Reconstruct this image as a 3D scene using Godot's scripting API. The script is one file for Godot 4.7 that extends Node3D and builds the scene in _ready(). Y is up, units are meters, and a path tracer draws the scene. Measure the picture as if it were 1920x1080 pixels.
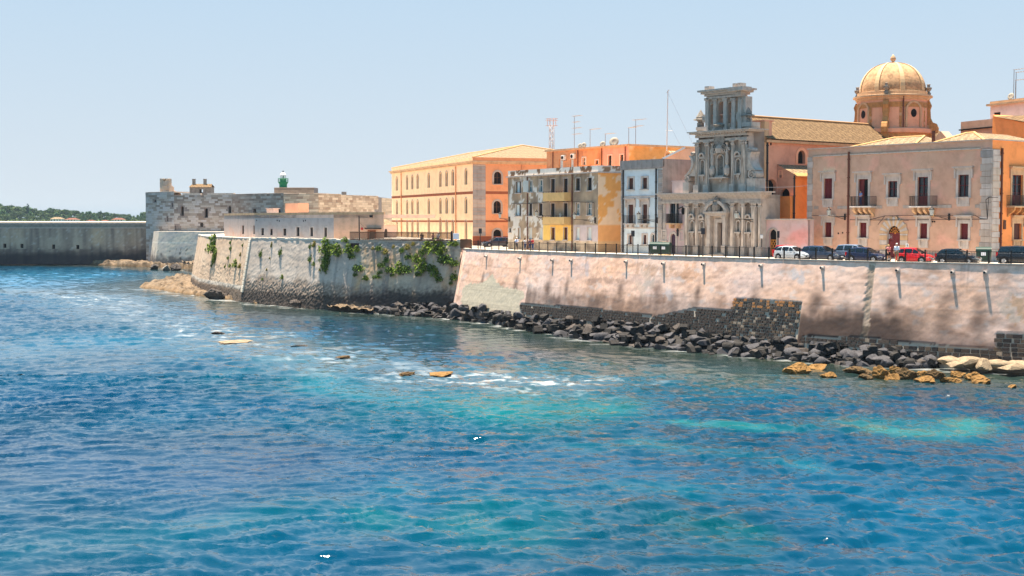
extends Node3D

const F := 2500.0        # focal length in pixels of a 1920 wide frame
const HZ := 413.0        # row of the horizon
const H := 13.5          # eye height above the sea
const ROAD := 9.4
const TOPW := 9.5        # top of the sea wall
const TAN_B := 0.19      # batter of the sea wall
const UP := Vector3(0, 1, 0)

var names := {}
var M := {}
var cache := {}
var rng := RandomNumberGenerator.new()
var n1 := FastNoiseLite.new()
var n2 := FastNoiseLite.new()
var eye := Vector3(0, H, 0)


class Shape:
	var v := PackedVector3Array()
	var c := PackedColorArray()
	var uv := PackedVector2Array()
	var col := Color.WHITE
	var xf := Transform3D()
	var smooth := false
	var use_col := false

	func tint(k: Color) -> Shape:
		col = k
		use_col = true
		return self

	func tri(a: Vector3, b: Vector3, d: Vector3) -> void:
		v.append(xf * a); v.append(xf * b); v.append(xf * d)
		c.append(col); c.append(col); c.append(col)
		uv.append(Vector2.ZERO); uv.append(Vector2.ZERO); uv.append(Vector2.ZERO)

	func tric(a: Vector3, b: Vector3, d: Vector3, ca: Color, cb: Color, cd: Color) -> void:
		v.append(xf * a); v.append(xf * b); v.append(xf * d)
		c.append(ca); c.append(cb); c.append(cd)
		uv.append(Vector2.ZERO); uv.append(Vector2.ZERO); uv.append(Vector2.ZERO)
		use_col = true

	func quad(a: Vector3, b: Vector3, d: Vector3, e: Vector3) -> void:
		tri(a, d, b)
		tri(a, e, d)

	func quadc(a: Vector3, b: Vector3, d: Vector3, e: Vector3, k: Array) -> void:
		tric(a, d, b, k[0], k[2], k[1])
		tric(a, e, d, k[0], k[3], k[2])

	func quaduv(a: Vector3, b: Vector3, d: Vector3, e: Vector3, ua: Vector2, ub: Vector2, ud: Vector2, ue: Vector2) -> void:
		var at := uv.size()
		quad(a, b, d, e)
		uv[at] = ua; uv[at + 1] = ud; uv[at + 2] = ub; uv[at + 3] = ua; uv[at + 4] = ue; uv[at + 5] = ud

	func box(a: Vector3, b: Vector3) -> Shape:
		var lo := Vector3(minf(a.x, b.x), minf(a.y, b.y), minf(a.z, b.z))
		var hi := Vector3(maxf(a.x, b.x), maxf(a.y, b.y), maxf(a.z, b.z))
		var p := [Vector3(lo.x, lo.y, lo.z), Vector3(hi.x, lo.y, lo.z), Vector3(hi.x, hi.y, lo.z), Vector3(lo.x, hi.y, lo.z), Vector3(lo.x, lo.y, hi.z), Vector3(hi.x, lo.y, hi.z), Vector3(hi.x, hi.y, hi.z), Vector3(lo.x, hi.y, hi.z)]
		quad(p[4], p[5], p[6], p[7]); quad(p[1], p[0], p[3], p[2]); quad(p[5], p[1], p[2], p[6])
		quad(p[0], p[4], p[7], p[3]); quad(p[7], p[6], p[2], p[3]); quad(p[0], p[1], p[5], p[4])
		return self

	func block(a: Vector3, b: Vector3, e: float) -> Shape:
		var f := [Vector3(a.x + e, a.y + e, b.z), Vector3(b.x - e, a.y + e, b.z), Vector3(b.x - e, b.y - e, b.z), Vector3(a.x + e, b.y - e, b.z)]
		var m := [Vector3(a.x, a.y, b.z - e), Vector3(b.x, a.y, b.z - e), Vector3(b.x, b.y, b.z - e), Vector3(a.x, b.y, b.z - e)]
		var k := [Vector3(a.x, a.y, a.z), Vector3(b.x, a.y, a.z), Vector3(b.x, b.y, a.z), Vector3(a.x, b.y, a.z)]
		quad(f[0], f[1], f[2], f[3])
		for i in 4:
			var j := (i + 1) % 4
			quad(m[i], m[j], f[j], f[i])
			quad(k[i], k[j], m[j], m[i])
		return self

	func tube(a: Vector3, b: Vector3, ra: float, rb: float, n := 6, caps := true) -> Shape:
		var d := (b - a).normalized()
		var s := d.cross(Vector3.RIGHT if absf(d.x) < 0.8 else Vector3.UP).normalized()
		var t := d.cross(s)
		for i in n:
			var x := TAU * i / n
			var y := TAU * (i + 1) / n
			var p := s * cos(x) + t * sin(x)
			var q := s * cos(y) + t * sin(y)
			quad(a + p * ra, a + q * ra, b + q * rb, b + p * rb)
			if caps:
				tri(b, b + q * rb, b + p * rb)
				tri(a, a + p * ra, a + q * ra)
		return self

	func lathe(at: Vector3, prof: Array, n := 16, a0 := 0.0, a1 := TAU) -> Shape:
		for i in n:
			var x := a0 + (a1 - a0) * i / n
			var y := a0 + (a1 - a0) * (i + 1) / n
			var p := Vector3(sin(x), 0, cos(x))
			var q := Vector3(sin(y), 0, cos(y))
			for k in prof.size() - 1:
				var lo: Vector2 = prof[k]
				var hi: Vector2 = prof[k + 1]
				var a := at + p * lo.x + Vector3.UP * lo.y
				var b := at + q * lo.x + Vector3.UP * lo.y
				var d := at + q * hi.x + Vector3.UP * hi.y
				var e := at + p * hi.x + Vector3.UP * hi.y
				if lo.x < 0.0005:
					tri(a, e, d)
				elif hi.x < 0.0005:
					tri(a, d, b)
				else:
					quad(a, b, d, e)
		return self

	func prism(pts: PackedVector2Array, z0: float, z1: float, sides := true) -> Shape:
		var idx := Geometry2D.triangulate_polygon(pts)
		for i in range(0, idx.size(), 3):
			var a := pts[idx[i]]
			var b := pts[idx[i + 1]]
			var d := pts[idx[i + 2]]
			if (b - a).cross(d - a) < 0:
				var s := b
				b = d
				d = s
			tri(Vector3(a.x, a.y, z1), Vector3(d.x, d.y, z1), Vector3(b.x, b.y, z1))
			tri(Vector3(a.x, a.y, z0), Vector3(b.x, b.y, z0), Vector3(d.x, d.y, z0))
		if sides:
			for i in pts.size():
				var a := pts[i]
				var b := pts[(i + 1) % pts.size()]
				quad(Vector3(a.x, a.y, z0), Vector3(b.x, b.y, z0), Vector3(b.x, b.y, z1), Vector3(a.x, a.y, z1))
		return self

	static func enc(a: PackedColorArray) -> PackedColorArray:    # linear colours as they are stored
		var r := PackedColorArray()
		r.resize(a.size())
		for i in a.size():
			r[i] = Color(a[i].r, a[i].g, a[i].b).clamp().linear_to_srgb()
		return r

	func mesh() -> ArrayMesh:
		if smooth:
			var st := SurfaceTool.new()
			st.begin(Mesh.PRIMITIVE_TRIANGLES)
			st.set_smooth_group(0)
			for i in v.size():
				if use_col:
					st.set_color(c[i].clamp().linear_to_srgb())
				st.add_vertex(v[i])
			st.index()
			st.generate_normals()
			return st.commit()
		var a := []
		a.resize(Mesh.ARRAY_MAX)
		a[Mesh.ARRAY_VERTEX] = v
		a[Mesh.ARRAY_TEX_UV] = uv
		if use_col:
			a[Mesh.ARRAY_COLOR] = Shape.enc(c)
		var m := ArrayMesh.new()
		if v.size() > 0:
			m.add_surface_from_arrays(Mesh.PRIMITIVE_TRIANGLES, a)
		return m


func numbered(called: String) -> String:
	names[called] = names.get(called, -1) + 1
	return called if names[called] == 0 else "%s_%03d" % [called, names[called]]


func tag(o: Node3D, label: String, category: String, group := "", kind := "") -> void:
	if label != "":
		o.set_meta("label", label)
	if category != "":
		o.set_meta("category", category)
	if group != "":
		o.set_meta("group", group)
	if kind != "":
		o.set_meta("kind", kind)


func thing(called: String, label: String, category: String, t := Transform3D(), group := "") -> Node3D:
	var o := Node3D.new()
	o.name = numbered(called)
	add_child(o)
	o.transform = t
	tag(o, label, category, group)
	return o


func put(called: String, m: Mesh, material: Material, parent: Node3D, t := Transform3D()) -> MeshInstance3D:
	var o := MeshInstance3D.new()
	o.mesh = m
	o.material_override = material
	o.transform = t
	if parent == self:
		o.name = numbered(called)
		add_child(o)
	else:
		o.name = called
		parent.add_child(o, true)
	return o


func part(called: String, sh: Shape, material: Material, parent: Node3D, t := Transform3D()) -> MeshInstance3D:
	return put(called, sh.mesh(), material, parent, t)


func stuff(o: Node3D) -> Node3D:
	o.set_meta("kind", "stuff")
	return o


func struct(o: Node3D, label: String, category: String) -> Node3D:
	tag(o, label, category, "", "structure")
	return o


func copy_of(o: Node3D, t: Transform3D, label := "") -> Node3D:
	var base: String = o.name
	if base.length() > 4 and base[-4] == "_":
		base = base.left(-4)
	var r: Node3D = o.duplicate()
	r.name = numbered(base)
	add_child(r)
	r.transform = t
	if label != "":
		r.set_meta("label", label)
	return r


func lin(r: float, g: float, b: float, k := 1.0) -> Color:   # sRGB 0..255 to a linear colour
	var q := Color(r / 255.0, g / 255.0, b / 255.0).srgb_to_linear()
	return Color(q.r * k, q.g * k, q.b * k)


func mat(key: String, q: Color, rough := 0.9, tex: Texture2D = null, size := 4.0, bump: Texture2D = null, bump_cm := 1.0) -> StandardMaterial3D:
	var m := StandardMaterial3D.new()
	m.resource_name = key
	m.albedo_color = q.linear_to_srgb()
	m.roughness = rough
	m.metallic_specular = 0.35
	if tex:
		m.albedo_texture = tex
	if bump:
		m.heightmap_enabled = true
		m.heightmap_texture = bump
		m.heightmap_scale = bump_cm
	if tex or bump:
		m.uv1_triplanar = true
		m.uv1_triplanar_sharpness = 8.0
		m.uv1_scale = Vector3.ONE / size
	M[key] = m
	return m


func vmat(key: String, rough := 0.9, tex: Texture2D = null, size := 4.0, bump: Texture2D = null, bump_cm := 1.0) -> StandardMaterial3D:
	var m := mat(key, Color.WHITE, rough, tex, size, bump, bump_cm)
	m.vertex_color_use_as_albedo = true
	m.vertex_color_is_srgb = true
	return m


func noise_img(seed_: int, freq: float, oct: int, size := 512, type := FastNoiseLite.TYPE_SIMPLEX_SMOOTH) -> Image:
	var n := FastNoiseLite.new()
	n.noise_type = type
	n.seed = seed_
	n.frequency = freq
	n.fractal_type = FastNoiseLite.FRACTAL_FBM
	n.fractal_octaves = oct
	return n.get_seamless_image(size, size, false, false, 0.15)


func graded(parts_: Array, lo: float, hi: float, tint_lo := Color.WHITE, size := 512) -> ImageTexture:
	var out := Image.create(size, size, false, Image.FORMAT_RGB8)
	var data := []
	for p in parts_:
		data.append((p[0] as Image).get_data())
	var bytes := PackedByteArray()
	bytes.resize(size * size * 3)
	var at := 0
	for y in size:
		for x in size:
			var s := 0.0
			for i in parts_.size():
				var p: Array = parts_[i]
				var xx: int = (x * int(p[2])) % size
				var yy: int = (y * int(p[3])) % size
				s += float(data[i][yy * size + xx]) / 255.0 * float(p[1])
			var k := clampf(lo + (hi - lo) * s, 0.0, 1.0)
			var w := 1.0 - s
			bytes[at] = int(255.0 * k * lerpf(1.0, tint_lo.r, w))
			bytes[at + 1] = int(255.0 * k * lerpf(1.0, tint_lo.g, w))
			bytes[at + 2] = int(255.0 * k * lerpf(1.0, tint_lo.b, w))
			at += 3
	out = Image.create_from_data(size, size, false, Image.FORMAT_RGB8, bytes)
	return ImageTexture.create_from_image(out)


func ray(x: float, y: float) -> Vector3:
	var p := atan((540.0 - HZ) / F)
	var a := (x - 960.0) / F
	var b := (540.0 - y) / F
	return Vector3(a, b * cos(p) - sin(p), -cos(p) - b * sin(p))


func at_level(x: float, y: float, lv: float) -> Vector3:
	var d := ray(x, y)
	return eye + d * ((lv - H) / d.y)


func at_depth(x: float, y: float, z: float) -> Vector3:
	var d := ray(x, y)
	return eye + d * (z / -d.z)


func ground_at(x: float, z: float, lv: float) -> Vector3:    # the point of that level, that far off, in that column
	var p := at_depth(x, HZ + (H - lv) * F / z, z)
	p.y = lv
	return p


func frame_from(a: Vector3, b: Vector3) -> Transform3D:      # x runs from a to b, z out of the facade
	var r := b - a
	r.y = 0
	r = r.normalized()
	return Transform3D(Basis(r, UP, r.cross(UP)), a)


func fuv(t: Transform3D, x: float, y: float, z0 := 0.0) -> Vector2:
	var i := t.affine_inverse()
	var o := i * eye
	var d := i.basis * ray(x, y)
	var p := o + d * ((z0 - o.z) / d.z)
	return Vector2(p.x, p.y)


func op(t: Transform3D, x0: float, y0: float, x1: float, y1: float, arch := false) -> Array:
	var m := (x0 + x1) / 2
	var u0 := fuv(t, x0, (y0 + y1) / 2).x
	var u1 := fuv(t, x1, (y0 + y1) / 2).x
	var v1 := fuv(t, m, y0).y
	var v0 := fuv(t, m, y1).y
	return [u0, v0, u1, v1, arch]


func right_side(w: float) -> Transform3D:                    # the face that turns back from the right end of the facade
	return Transform3D(Basis(Vector3(0, 0, -1), UP, Vector3(1, 0, 0)), Vector3(w, 0, 0))


func left_side(depth: float) -> Transform3D:
	return Transform3D(Basis(Vector3(0, 0, 1), UP, Vector3(-1, 0, 0)), Vector3(0, 0, -depth))


func sorted_unique(a: Array) -> Array:
	a.sort()
	var r := []
	for x in a:
		if r.is_empty() or x - r[-1] > 0.004:
			r.append(x)
	return r


func panel(sh: Shape, t: Transform3D, u0: float, u1: float, v0: float, v1: float, ops := [], depth := 0.28, cell := 0.0, paint = null) -> void:
	var old := sh.xf
	sh.xf = old * t
	var us := [u0, u1]
	var vs := [v0, v1]
	for o in ops:
		us.append_array([clampf(o[0], u0, u1), clampf(o[2], u0, u1)])
		vs.append_array([clampf(o[1], v0, v1), clampf(o[3], v0, v1)])
	if cell > 0:
		var nu := int(ceil((u1 - u0) / cell))
		var nv := int(ceil((v1 - v0) / cell))
		for i in nu:
			us.append(u0 + (u1 - u0) * i / nu)
		for i in nv:
			vs.append(v0 + (v1 - v0) * i / nv)
	us = sorted_unique(us)
	vs = sorted_unique(vs)
	var painted: bool = paint != null
	var cols := {}
	if painted:
		for i in us.size():
			for j in vs.size():
				cols[i * 1000 + j] = paint.call(us[i], vs[j])
	for i in us.size() - 1:
		var mu: float = (us[i] + us[i + 1]) / 2
		for j in vs.size() - 1:
			var mv: float = (vs[j] + vs[j + 1]) / 2
			var gone := false
			for o in ops:
				if mu > o[0] and mu < o[2] and mv > o[1] and mv < o[3]:
					gone = true
					break
			if gone:
				continue
			var a := Vector3(us[i], vs[j], 0)
			var b := Vector3(us[i + 1], vs[j], 0)
			var d := Vector3(us[i + 1], vs[j + 1], 0)
			var e := Vector3(us[i], vs[j + 1], 0)
			if painted:
				sh.quadc(a, b, d, e, [cols[i * 1000 + j], cols[(i + 1) * 1000 + j], cols[(i + 1) * 1000 + j + 1], cols[i * 1000 + j + 1]])
			else:
				sh.quad(a, b, d, e)
	for o in ops:
		if painted:
			sh.col = paint.call(o[0] - 0.1, o[1])
		var z := -depth
		sh.quad(Vector3(o[0], o[1], z), Vector3(o[0], o[1], 0), Vector3(o[0], o[3], 0), Vector3(o[0], o[3], z))
		sh.quad(Vector3(o[2], o[1], 0), Vector3(o[2], o[1], z), Vector3(o[2], o[3], z), Vector3(o[2], o[3], 0))
		sh.quad(Vector3(o[0], o[1], z), Vector3(o[2], o[1], z), Vector3(o[2], o[1], 0), Vector3(o[0], o[1], 0))
		if not o[4]:
			sh.quad(Vector3(o[0], o[3], 0), Vector3(o[2], o[3], 0), Vector3(o[2], o[3], z), Vector3(o[0], o[3], z))
		else:
			var r: float = (o[2] - o[0]) / 2
			var m: float = (o[0] + o[2]) / 2
			var s: float = o[3] - r
			for k in 10:
				var x := PI - PI * k / 10
				var y := PI - PI * (k + 1) / 10
				var p := Vector3(m + r * cos(x), s + r * sin(x), 0)
				var q := Vector3(m + r * cos(y), s + r * sin(y), 0)
				sh.quad(p, q, Vector3(q.x, o[3], 0), Vector3(p.x, o[3], 0))
				sh.quad(p, q, Vector3(q.x, q.y, z), Vector3(p.x, p.y, z))
	sh.xf = old


func window(parent: Node3D, t: Transform3D, o: Array, st: Dictionary, called := "window") -> Node3D:
	var w: float = o[2] - o[0]
	var h: float = o[3] - o[1]
	var kind: String = st.get("kind", "glass")
	var z: float = -st.get("deep", 0.2)
	var sp := Transform3D(Basis(), Vector3((o[0] + o[2]) / 2, o[1], 0))
	var key := "%s %.2f %.2f %s" % [kind, w, h, o[4]]
	var a := w / 2
	if not cache.has(key):
		var pane := Shape.new()
		var bars := Shape.new()
		var leaves := Shape.new()
		pane.box(Vector3(-a, 0, z - 0.05), Vector3(a, h, z - 0.03))
		var f := 0.07
		for s in [-1, 1]:
			bars.box(Vector3(s * a, 0, z - 0.03), Vector3(s * (a - f), h, z + 0.03))
		bars.box(Vector3(-a + f, h - f, z - 0.03), Vector3(a - f, h, z + 0.03))
		bars.box(Vector3(-a + f, 0, z - 0.03), Vector3(a - f, f, z + 0.03))
		if kind == "glass" or kind == "door_glass":
			bars.box(Vector3(-0.045, f, z - 0.03), Vector3(0.045, h - f, z + 0.035))
			for k in [0.52] if h < 2.6 else [0.42, 0.7]:
				bars.box(Vector3(-a + f, h * k - 0.035, z - 0.03), Vector3(a - f, h * k + 0.035, z + 0.025))
			if kind == "door_glass":
				leaves.box(Vector3(-a + f, f, z - 0.03), Vector3(a - f, h * 0.36, z + 0.015))
		elif kind == "grille":
			for k in range(1, 6):
				bars.box(Vector3(-a + w * k / 6 - 0.02, f, z + 0.05), Vector3(-a + w * k / 6 + 0.02, h - f, z + 0.09))
			for k in range(1, 8):
				bars.box(Vector3(-a + f, h * k / 8 - 0.02, z + 0.02), Vector3(a - f, h * k / 8 + 0.02, z + 0.05))
		elif kind == "shutter":
			for s in [-1, 1]:
				var x0: float = minf(s * 0.015, s * (a - f))
				var x1: float = maxf(s * 0.015, s * (a - f))
				leaves.box(Vector3(x0, f, z - 0.02), Vector3(x1, h - f, z))
				for e in [x0, x1 - 0.07]:
					leaves.box(Vector3(e, f, z), Vector3(e + 0.07, h - f, z + 0.03))
				var n := int(h / 0.16)
				for k in n:
					var y := f + (h - 2 * f) * k / n
					leaves.quad(Vector3(x0 + 0.07, y, z + 0.025), Vector3(x1 - 0.07, y, z + 0.025), Vector3(x1 - 0.07, y + 0.12, z + 0.003), Vector3(x0 + 0.07, y + 0.12, z + 0.003))
				leaves.box(Vector3(x0 + 0.07, h * 0.5 - 0.05, z), Vector3(x1 - 0.07, h * 0.5 + 0.05, z + 0.032))
		elif kind == "half":
			leaves.box(Vector3(-a + f, f, z - 0.02), Vector3(-0.02, h - f, z + 0.01))
		elif kind == "plank":
			var n := maxi(3, int(w / 0.18))
			for k in n:
				leaves.box(Vector3(-a + f + (w - 2 * f) * k / n + 0.01, 0.02, z - 0.02), Vector3(-a + f + (w - 2 * f) * (k + 1) / n - 0.01, h - f, z + 0.01))
			for k in [0.2, 0.5, 0.8]:
				leaves.box(Vector3(-a + f, h * k - 0.08, z + 0.01), Vector3(a - f, h * k + 0.08, z + 0.035))
		cache[key] = [pane.mesh(), bars.mesh(), leaves.mesh()]
	var ms: Array = cache[key]
	var win := put(called, ms[0], M[st.get("pane", "glass")], parent, t * sp)
	put("frame", ms[1], M[st.get("frame", "frame_white")], win)
	if (ms[2] as ArrayMesh).get_surface_count() > 0:
		put({"shutter": "shutter", "half": "shutter", "plank": "leaf", "door_glass": "leaf"}.get(kind, "leaf"), ms[2], M[st.get("leaf", "maroon")], win)
	if st.has("surround"):
		var g: float = st.get("band", 0.2)
		var q := Shape.new()
		var d: float = st.get("proud", 0.07)
		if o[4]:
			for s in [-1, 1]:
				q.box(Vector3(s * a, 0, 0.002), Vector3(s * (a + g), h - a, d))
			arch_ring(q, 0, h - a, a, a + g, 0.002, d, 10)
		else:
			for s in [-1, 1]:
				q.box(Vector3(s * a, 0, 0.002), Vector3(s * (a + g), h, d))
			q.box(Vector3(-a - g, h, 0.002), Vector3(a + g, h + g, d))
		part("surround", q, M[st.surround], win)
	if st.has("sill"):
		var q := Shape.new()
		var g: float = st.get("sill_out", 0.28)
		q.box(Vector3(-a - g, -0.14, 0.002), Vector3(a + g, 0, st.get("sill_proud", 0.2)))
		part("sill", q, M[st.sill], win)
	if st.has("hood"):
		var q := Shape.new()
		var g: float = st.get("band", 0.2)
		q.box(Vector3(-a - g, h + g, 0.002), Vector3(a + g, h + g + 0.32, 0.05))
		q.box(Vector3(-a - g - 0.28, h + g + 0.44, 0.002), Vector3(a + g + 0.28, h + g + 0.56, 0.42))
		q.box(Vector3(-a - g - 0.16, h + g + 0.32, 0.002), Vector3(a + g + 0.16, h + g + 0.44, 0.26))
		for s in [-1, 1]:
			q.box(Vector3(s * (a + g + 0.02), h - 0.35, 0.002), Vector3(s * (a + g + 0.2), h + g + 0.32, 0.16))
		part("hood", q, M[st.hood], win)
	if st.has("apron"):
		var q := Shape.new()
		q.box(Vector3(-a - 0.12, -0.95, 0.002), Vector3(a + 0.12, -0.141, 0.05))
		for s in [-1, 1]:
			q.box(Vector3(s * (a - 0.12), -0.7, 0.051), Vector3(s * (a + 0.12), -0.141, 0.14))
		part("apron", q, M[st.apron], win)
	return win


func arch_ring(q: Shape, cx: float, cy: float, r0: float, r1: float, z0: float, z1: float, n := 10, from := PI, to := 0.0) -> void:
	for k in n:
		var x := from + (to - from) * k / n
		var y := from + (to - from) * (k + 1) / n
		var a := Vector2(cos(x), sin(x))
		var b := Vector2(cos(y), sin(y))
		var c := Vector2(cx, cy)
		q.prism(PackedVector2Array([c + b * r0, c + b * r1, c + a * r1, c + a * r0]), z0, z1)


func shell(sh: Shape, w: float, depth: float, h: float, faces := "blrt") -> void:
	if "b" in faces:
		sh.quad(Vector3(w, 0, -depth), Vector3(0, 0, -depth), Vector3(0, h, -depth), Vector3(w, h, -depth))
	if "l" in faces:
		sh.quad(Vector3(0, 0, -depth), Vector3(0, 0, 0), Vector3(0, h, 0), Vector3(0, h, -depth))
	if "r" in faces:
		sh.quad(Vector3(w, 0, 0), Vector3(w, 0, -depth), Vector3(w, h, -depth), Vector3(w, h, 0))
	if "t" in faces:
		sh.quad(Vector3(0, h, 0), Vector3(w, h, 0), Vector3(w, h, -depth), Vector3(0, h, -depth))


func slope(sh: Shape, a: Vector3, b: Vector3, d: Vector3, e: Vector3) -> void:
	var x := (b - a).normalized()
	var n := x.cross(e - a).normalized()
	var y := n.cross(x)
	var f := func(p: Vector3) -> Vector2: return Vector2((p - a).dot(x), (p - a).dot(y))
	sh.quaduv(a, b, d, e, f.call(a), f.call(b), f.call(d), f.call(e))


class Rampart:
	var c: Array = []      # corners of the top edge
	var m: Array = []      # outward at each corner, so scaled that the faces meet
	var s: Array = []      # length up to each corner
	var lv := 0.0
	var tb := 0.0

	func setup(pts: Array, level: float, batter: float) -> Rampart:
		c = pts
		lv = level
		tb = batter
		var run := 0.0
		for i in c.size():
			if i > 0:
				run += c[i].distance_to(c[i - 1])
			s.append(run)
			var a := out(i - 1) if i > 0 else out(0)
			var b := out(i) if i < c.size() - 1 else out(c.size() - 2)
			var q := (a + b).normalized()
			m.append(q / maxf(0.4, q.dot(a)))
		return self

	func out(i: int) -> Vector3:
		var r: Vector3 = c[i + 1] - c[i]
		r.y = 0
		return r.normalized().cross(Vector3.UP)

	func seg(u: float) -> int:
		for i in c.size() - 1:
			if u <= s[i + 1]:
				return i
		return c.size() - 2

	func at(u: float, y: float, proud := 0.0) -> Vector3:
		var i := seg(u)
		var t: float = (u - s[i]) / (s[i + 1] - s[i])
		var p: Vector3 = c[i].lerp(c[i + 1], t)
		var q: Vector3 = m[i].lerp(m[i + 1], t)
		p += q * (lv - y) * tb + out(i) * proud
		p.y = y
		return p

	func hit(eye: Vector3, d: Vector3) -> Vector2:
		var best := Vector2(-1, 0)
		for i in c.size() - 1:
			var n := out(i)
			var a: Vector3 = c[i]
			var k := d.dot(n) + d.y * tb
			if absf(k) < 1e-9:
				continue
			var t := -((eye - a).dot(n) - (lv - eye.y) * tb) / k
			var p := eye + d * t
			var o := (lv - p.y) * tb
			var pa: Vector3 = a + m[i] * o
			var pb: Vector3 = c[i + 1] + m[i + 1] * o
			var r: Vector3 = c[i + 1] - a
			r.y = 0
			r = r.normalized()
			var w := (p - pa).dot(r) / (pb - pa).dot(r)
			if w >= -0.001 and w <= 1.001:
				return Vector2(lerpf(s[i], s[i + 1], clampf(w, 0, 1)), p.y)
		return best

	func frame(u: float, y: float, proud := 0.0) -> Transform3D:   # x along, y up the slope, z out
		var i := seg(u)
		var r: Vector3 = c[i + 1] - c[i]
		r.y = 0
		r = r.normalized()
		var n := (out(i) + Vector3.UP * tb).normalized()
		return Transform3D(Basis(r, n.cross(r), n), at(u, y) + n * proud)


func rampart_mesh(w: Rampart, s0: float, s1: float, y0: float, y1: float, cell: float, paint: Callable, bump: Callable, breaks: Array) -> ArrayMesh:
	var us := [s0, s1]
	for b in breaks:
		if b > s0 and b < s1:
			us.append(b)
	us.sort()
	var cols := []
	for i in us.size() - 1:
		var n := maxi(1, int(round((us[i + 1] - us[i]) / cell)))
		for k in n:
			cols.append(us[i] + (us[i + 1] - us[i]) * k / n)
	cols.append(s1)
	var rows := int(ceil((y1 - y0) / cell)) + 1
	var v := PackedVector3Array()
	var c := PackedColorArray()
	var idx := PackedInt32Array()
	for i in cols.size():
		for j in rows:
			var y := y0 + (y1 - y0) * j / (rows - 1)
			var u: float = cols[i]
			v.append(w.at(u, y, bump.call(u, y)))
			c.append(paint.call(u, y))
	for i in cols.size() - 1:
		for j in rows - 1:
			var a := i * rows + j
			var b := a + rows
			idx.append_array([a, b + 1, b, a, a + 1, b + 1])
	var arr := []
	arr.resize(Mesh.ARRAY_MAX)
	arr[Mesh.ARRAY_VERTEX] = v
	arr[Mesh.ARRAY_COLOR] = Shape.enc(c)
	arr[Mesh.ARRAY_INDEX] = idx
	var me := ArrayMesh.new()
	me.add_surface_from_arrays(Mesh.PRIMITIVE_TRIANGLES, arr)
	var st := SurfaceTool.new()
	st.create_from(me, 0)
	st.generate_normals()
	return st.commit()


func fb(x: float, y: float, f := 1.0) -> float:       # about -1..1
	return n1.get_noise_2d(x * f, y * f)


func sstep(a: float, b: float, x: float) -> float:
	return smoothstep(a, b, x)


func _ready() -> void:
	rng.seed = 41
	n1.seed = 7
	n1.noise_type = FastNoiseLite.TYPE_SIMPLEX_SMOOTH
	n1.frequency = 1.0
	n1.fractal_octaves = 4
	n2.seed = 23
	n2.noise_type = FastNoiseLite.TYPE_SIMPLEX_SMOOTH
	n2.frequency = 1.0
	n2.fractal_octaves = 2

	var cam := Camera3D.new()
	cam.name = "camera"
	add_child(cam)
	cam.position = eye
	cam.rotation.x = -atan((540.0 - HZ) / F)
	cam.fov = rad_to_deg(2.0 * atan(540.0 / F))
	cam.near = 0.5
	cam.far = 6000.0
	cam.current = true

	var env := Environment.new()
	env.background_mode = Environment.BG_SKY
	var sky := Sky.new()
	var sm := ProceduralSkyMaterial.new()
	sm.sky_top_color = Color(0.25, 0.73, 0.98)
	sm.sky_horizon_color = Color(0.868, 0.907, 0.937)
	sm.sky_curve = 0.36
	sm.ground_bottom_color = Color(0.10, 0.25, 0.35)
	sm.ground_horizon_color = Color(0.55, 0.68, 0.76)
	sm.sun_angle_max = 12.0
	sm.sun_curve = 0.1
	sky.sky_material = sm
	env.sky = sky
	env.background_energy_multiplier = SKY_E
	env.tonemap_mode = Environment.TONE_MAPPER_LINEAR
	env.tonemap_exposure = EXPOSURE
	env.fog_enabled = true
	env.fog_density = 0.00005
	env.fog_light_color = Color(0.76, 0.85, 0.94)
	env.sdfgi_enabled = true
	env.ssao_enabled = true
	env.ssil_enabled = true
	var we := WorldEnvironment.new()
	we.name = "world_environment"
	we.environment = env
	add_child(we)

	var sun := DirectionalLight3D.new()
	sun.name = "sun"
	add_child(sun)
	sun.look_at_from_position(Vector3(-0.12, 0.978, -0.17) * 500.0, Vector3.ZERO, Vector3(1, 0, 0))
	sun.light_energy = SUN_E
	sun.light_color = Color(1.0, 0.95, 0.87)
	sun.light_angular_distance = 0.5
	sun.shadow_enabled = true

	materials()
	sea()
	land()
	sea_wall()
	bastion()
	far_shore()
	castle()
	low_building()
	yellow_building()
	ochre_block()
	upper_block()
	white_house()
	church()
	convent()
	palace()
	back_houses()
	boulders()
	bushes()
	promenade()
	cars()
	people()


const SKY_E := 0.31
const SUN_E := 1.6
const EXPOSURE := 3.2


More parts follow.
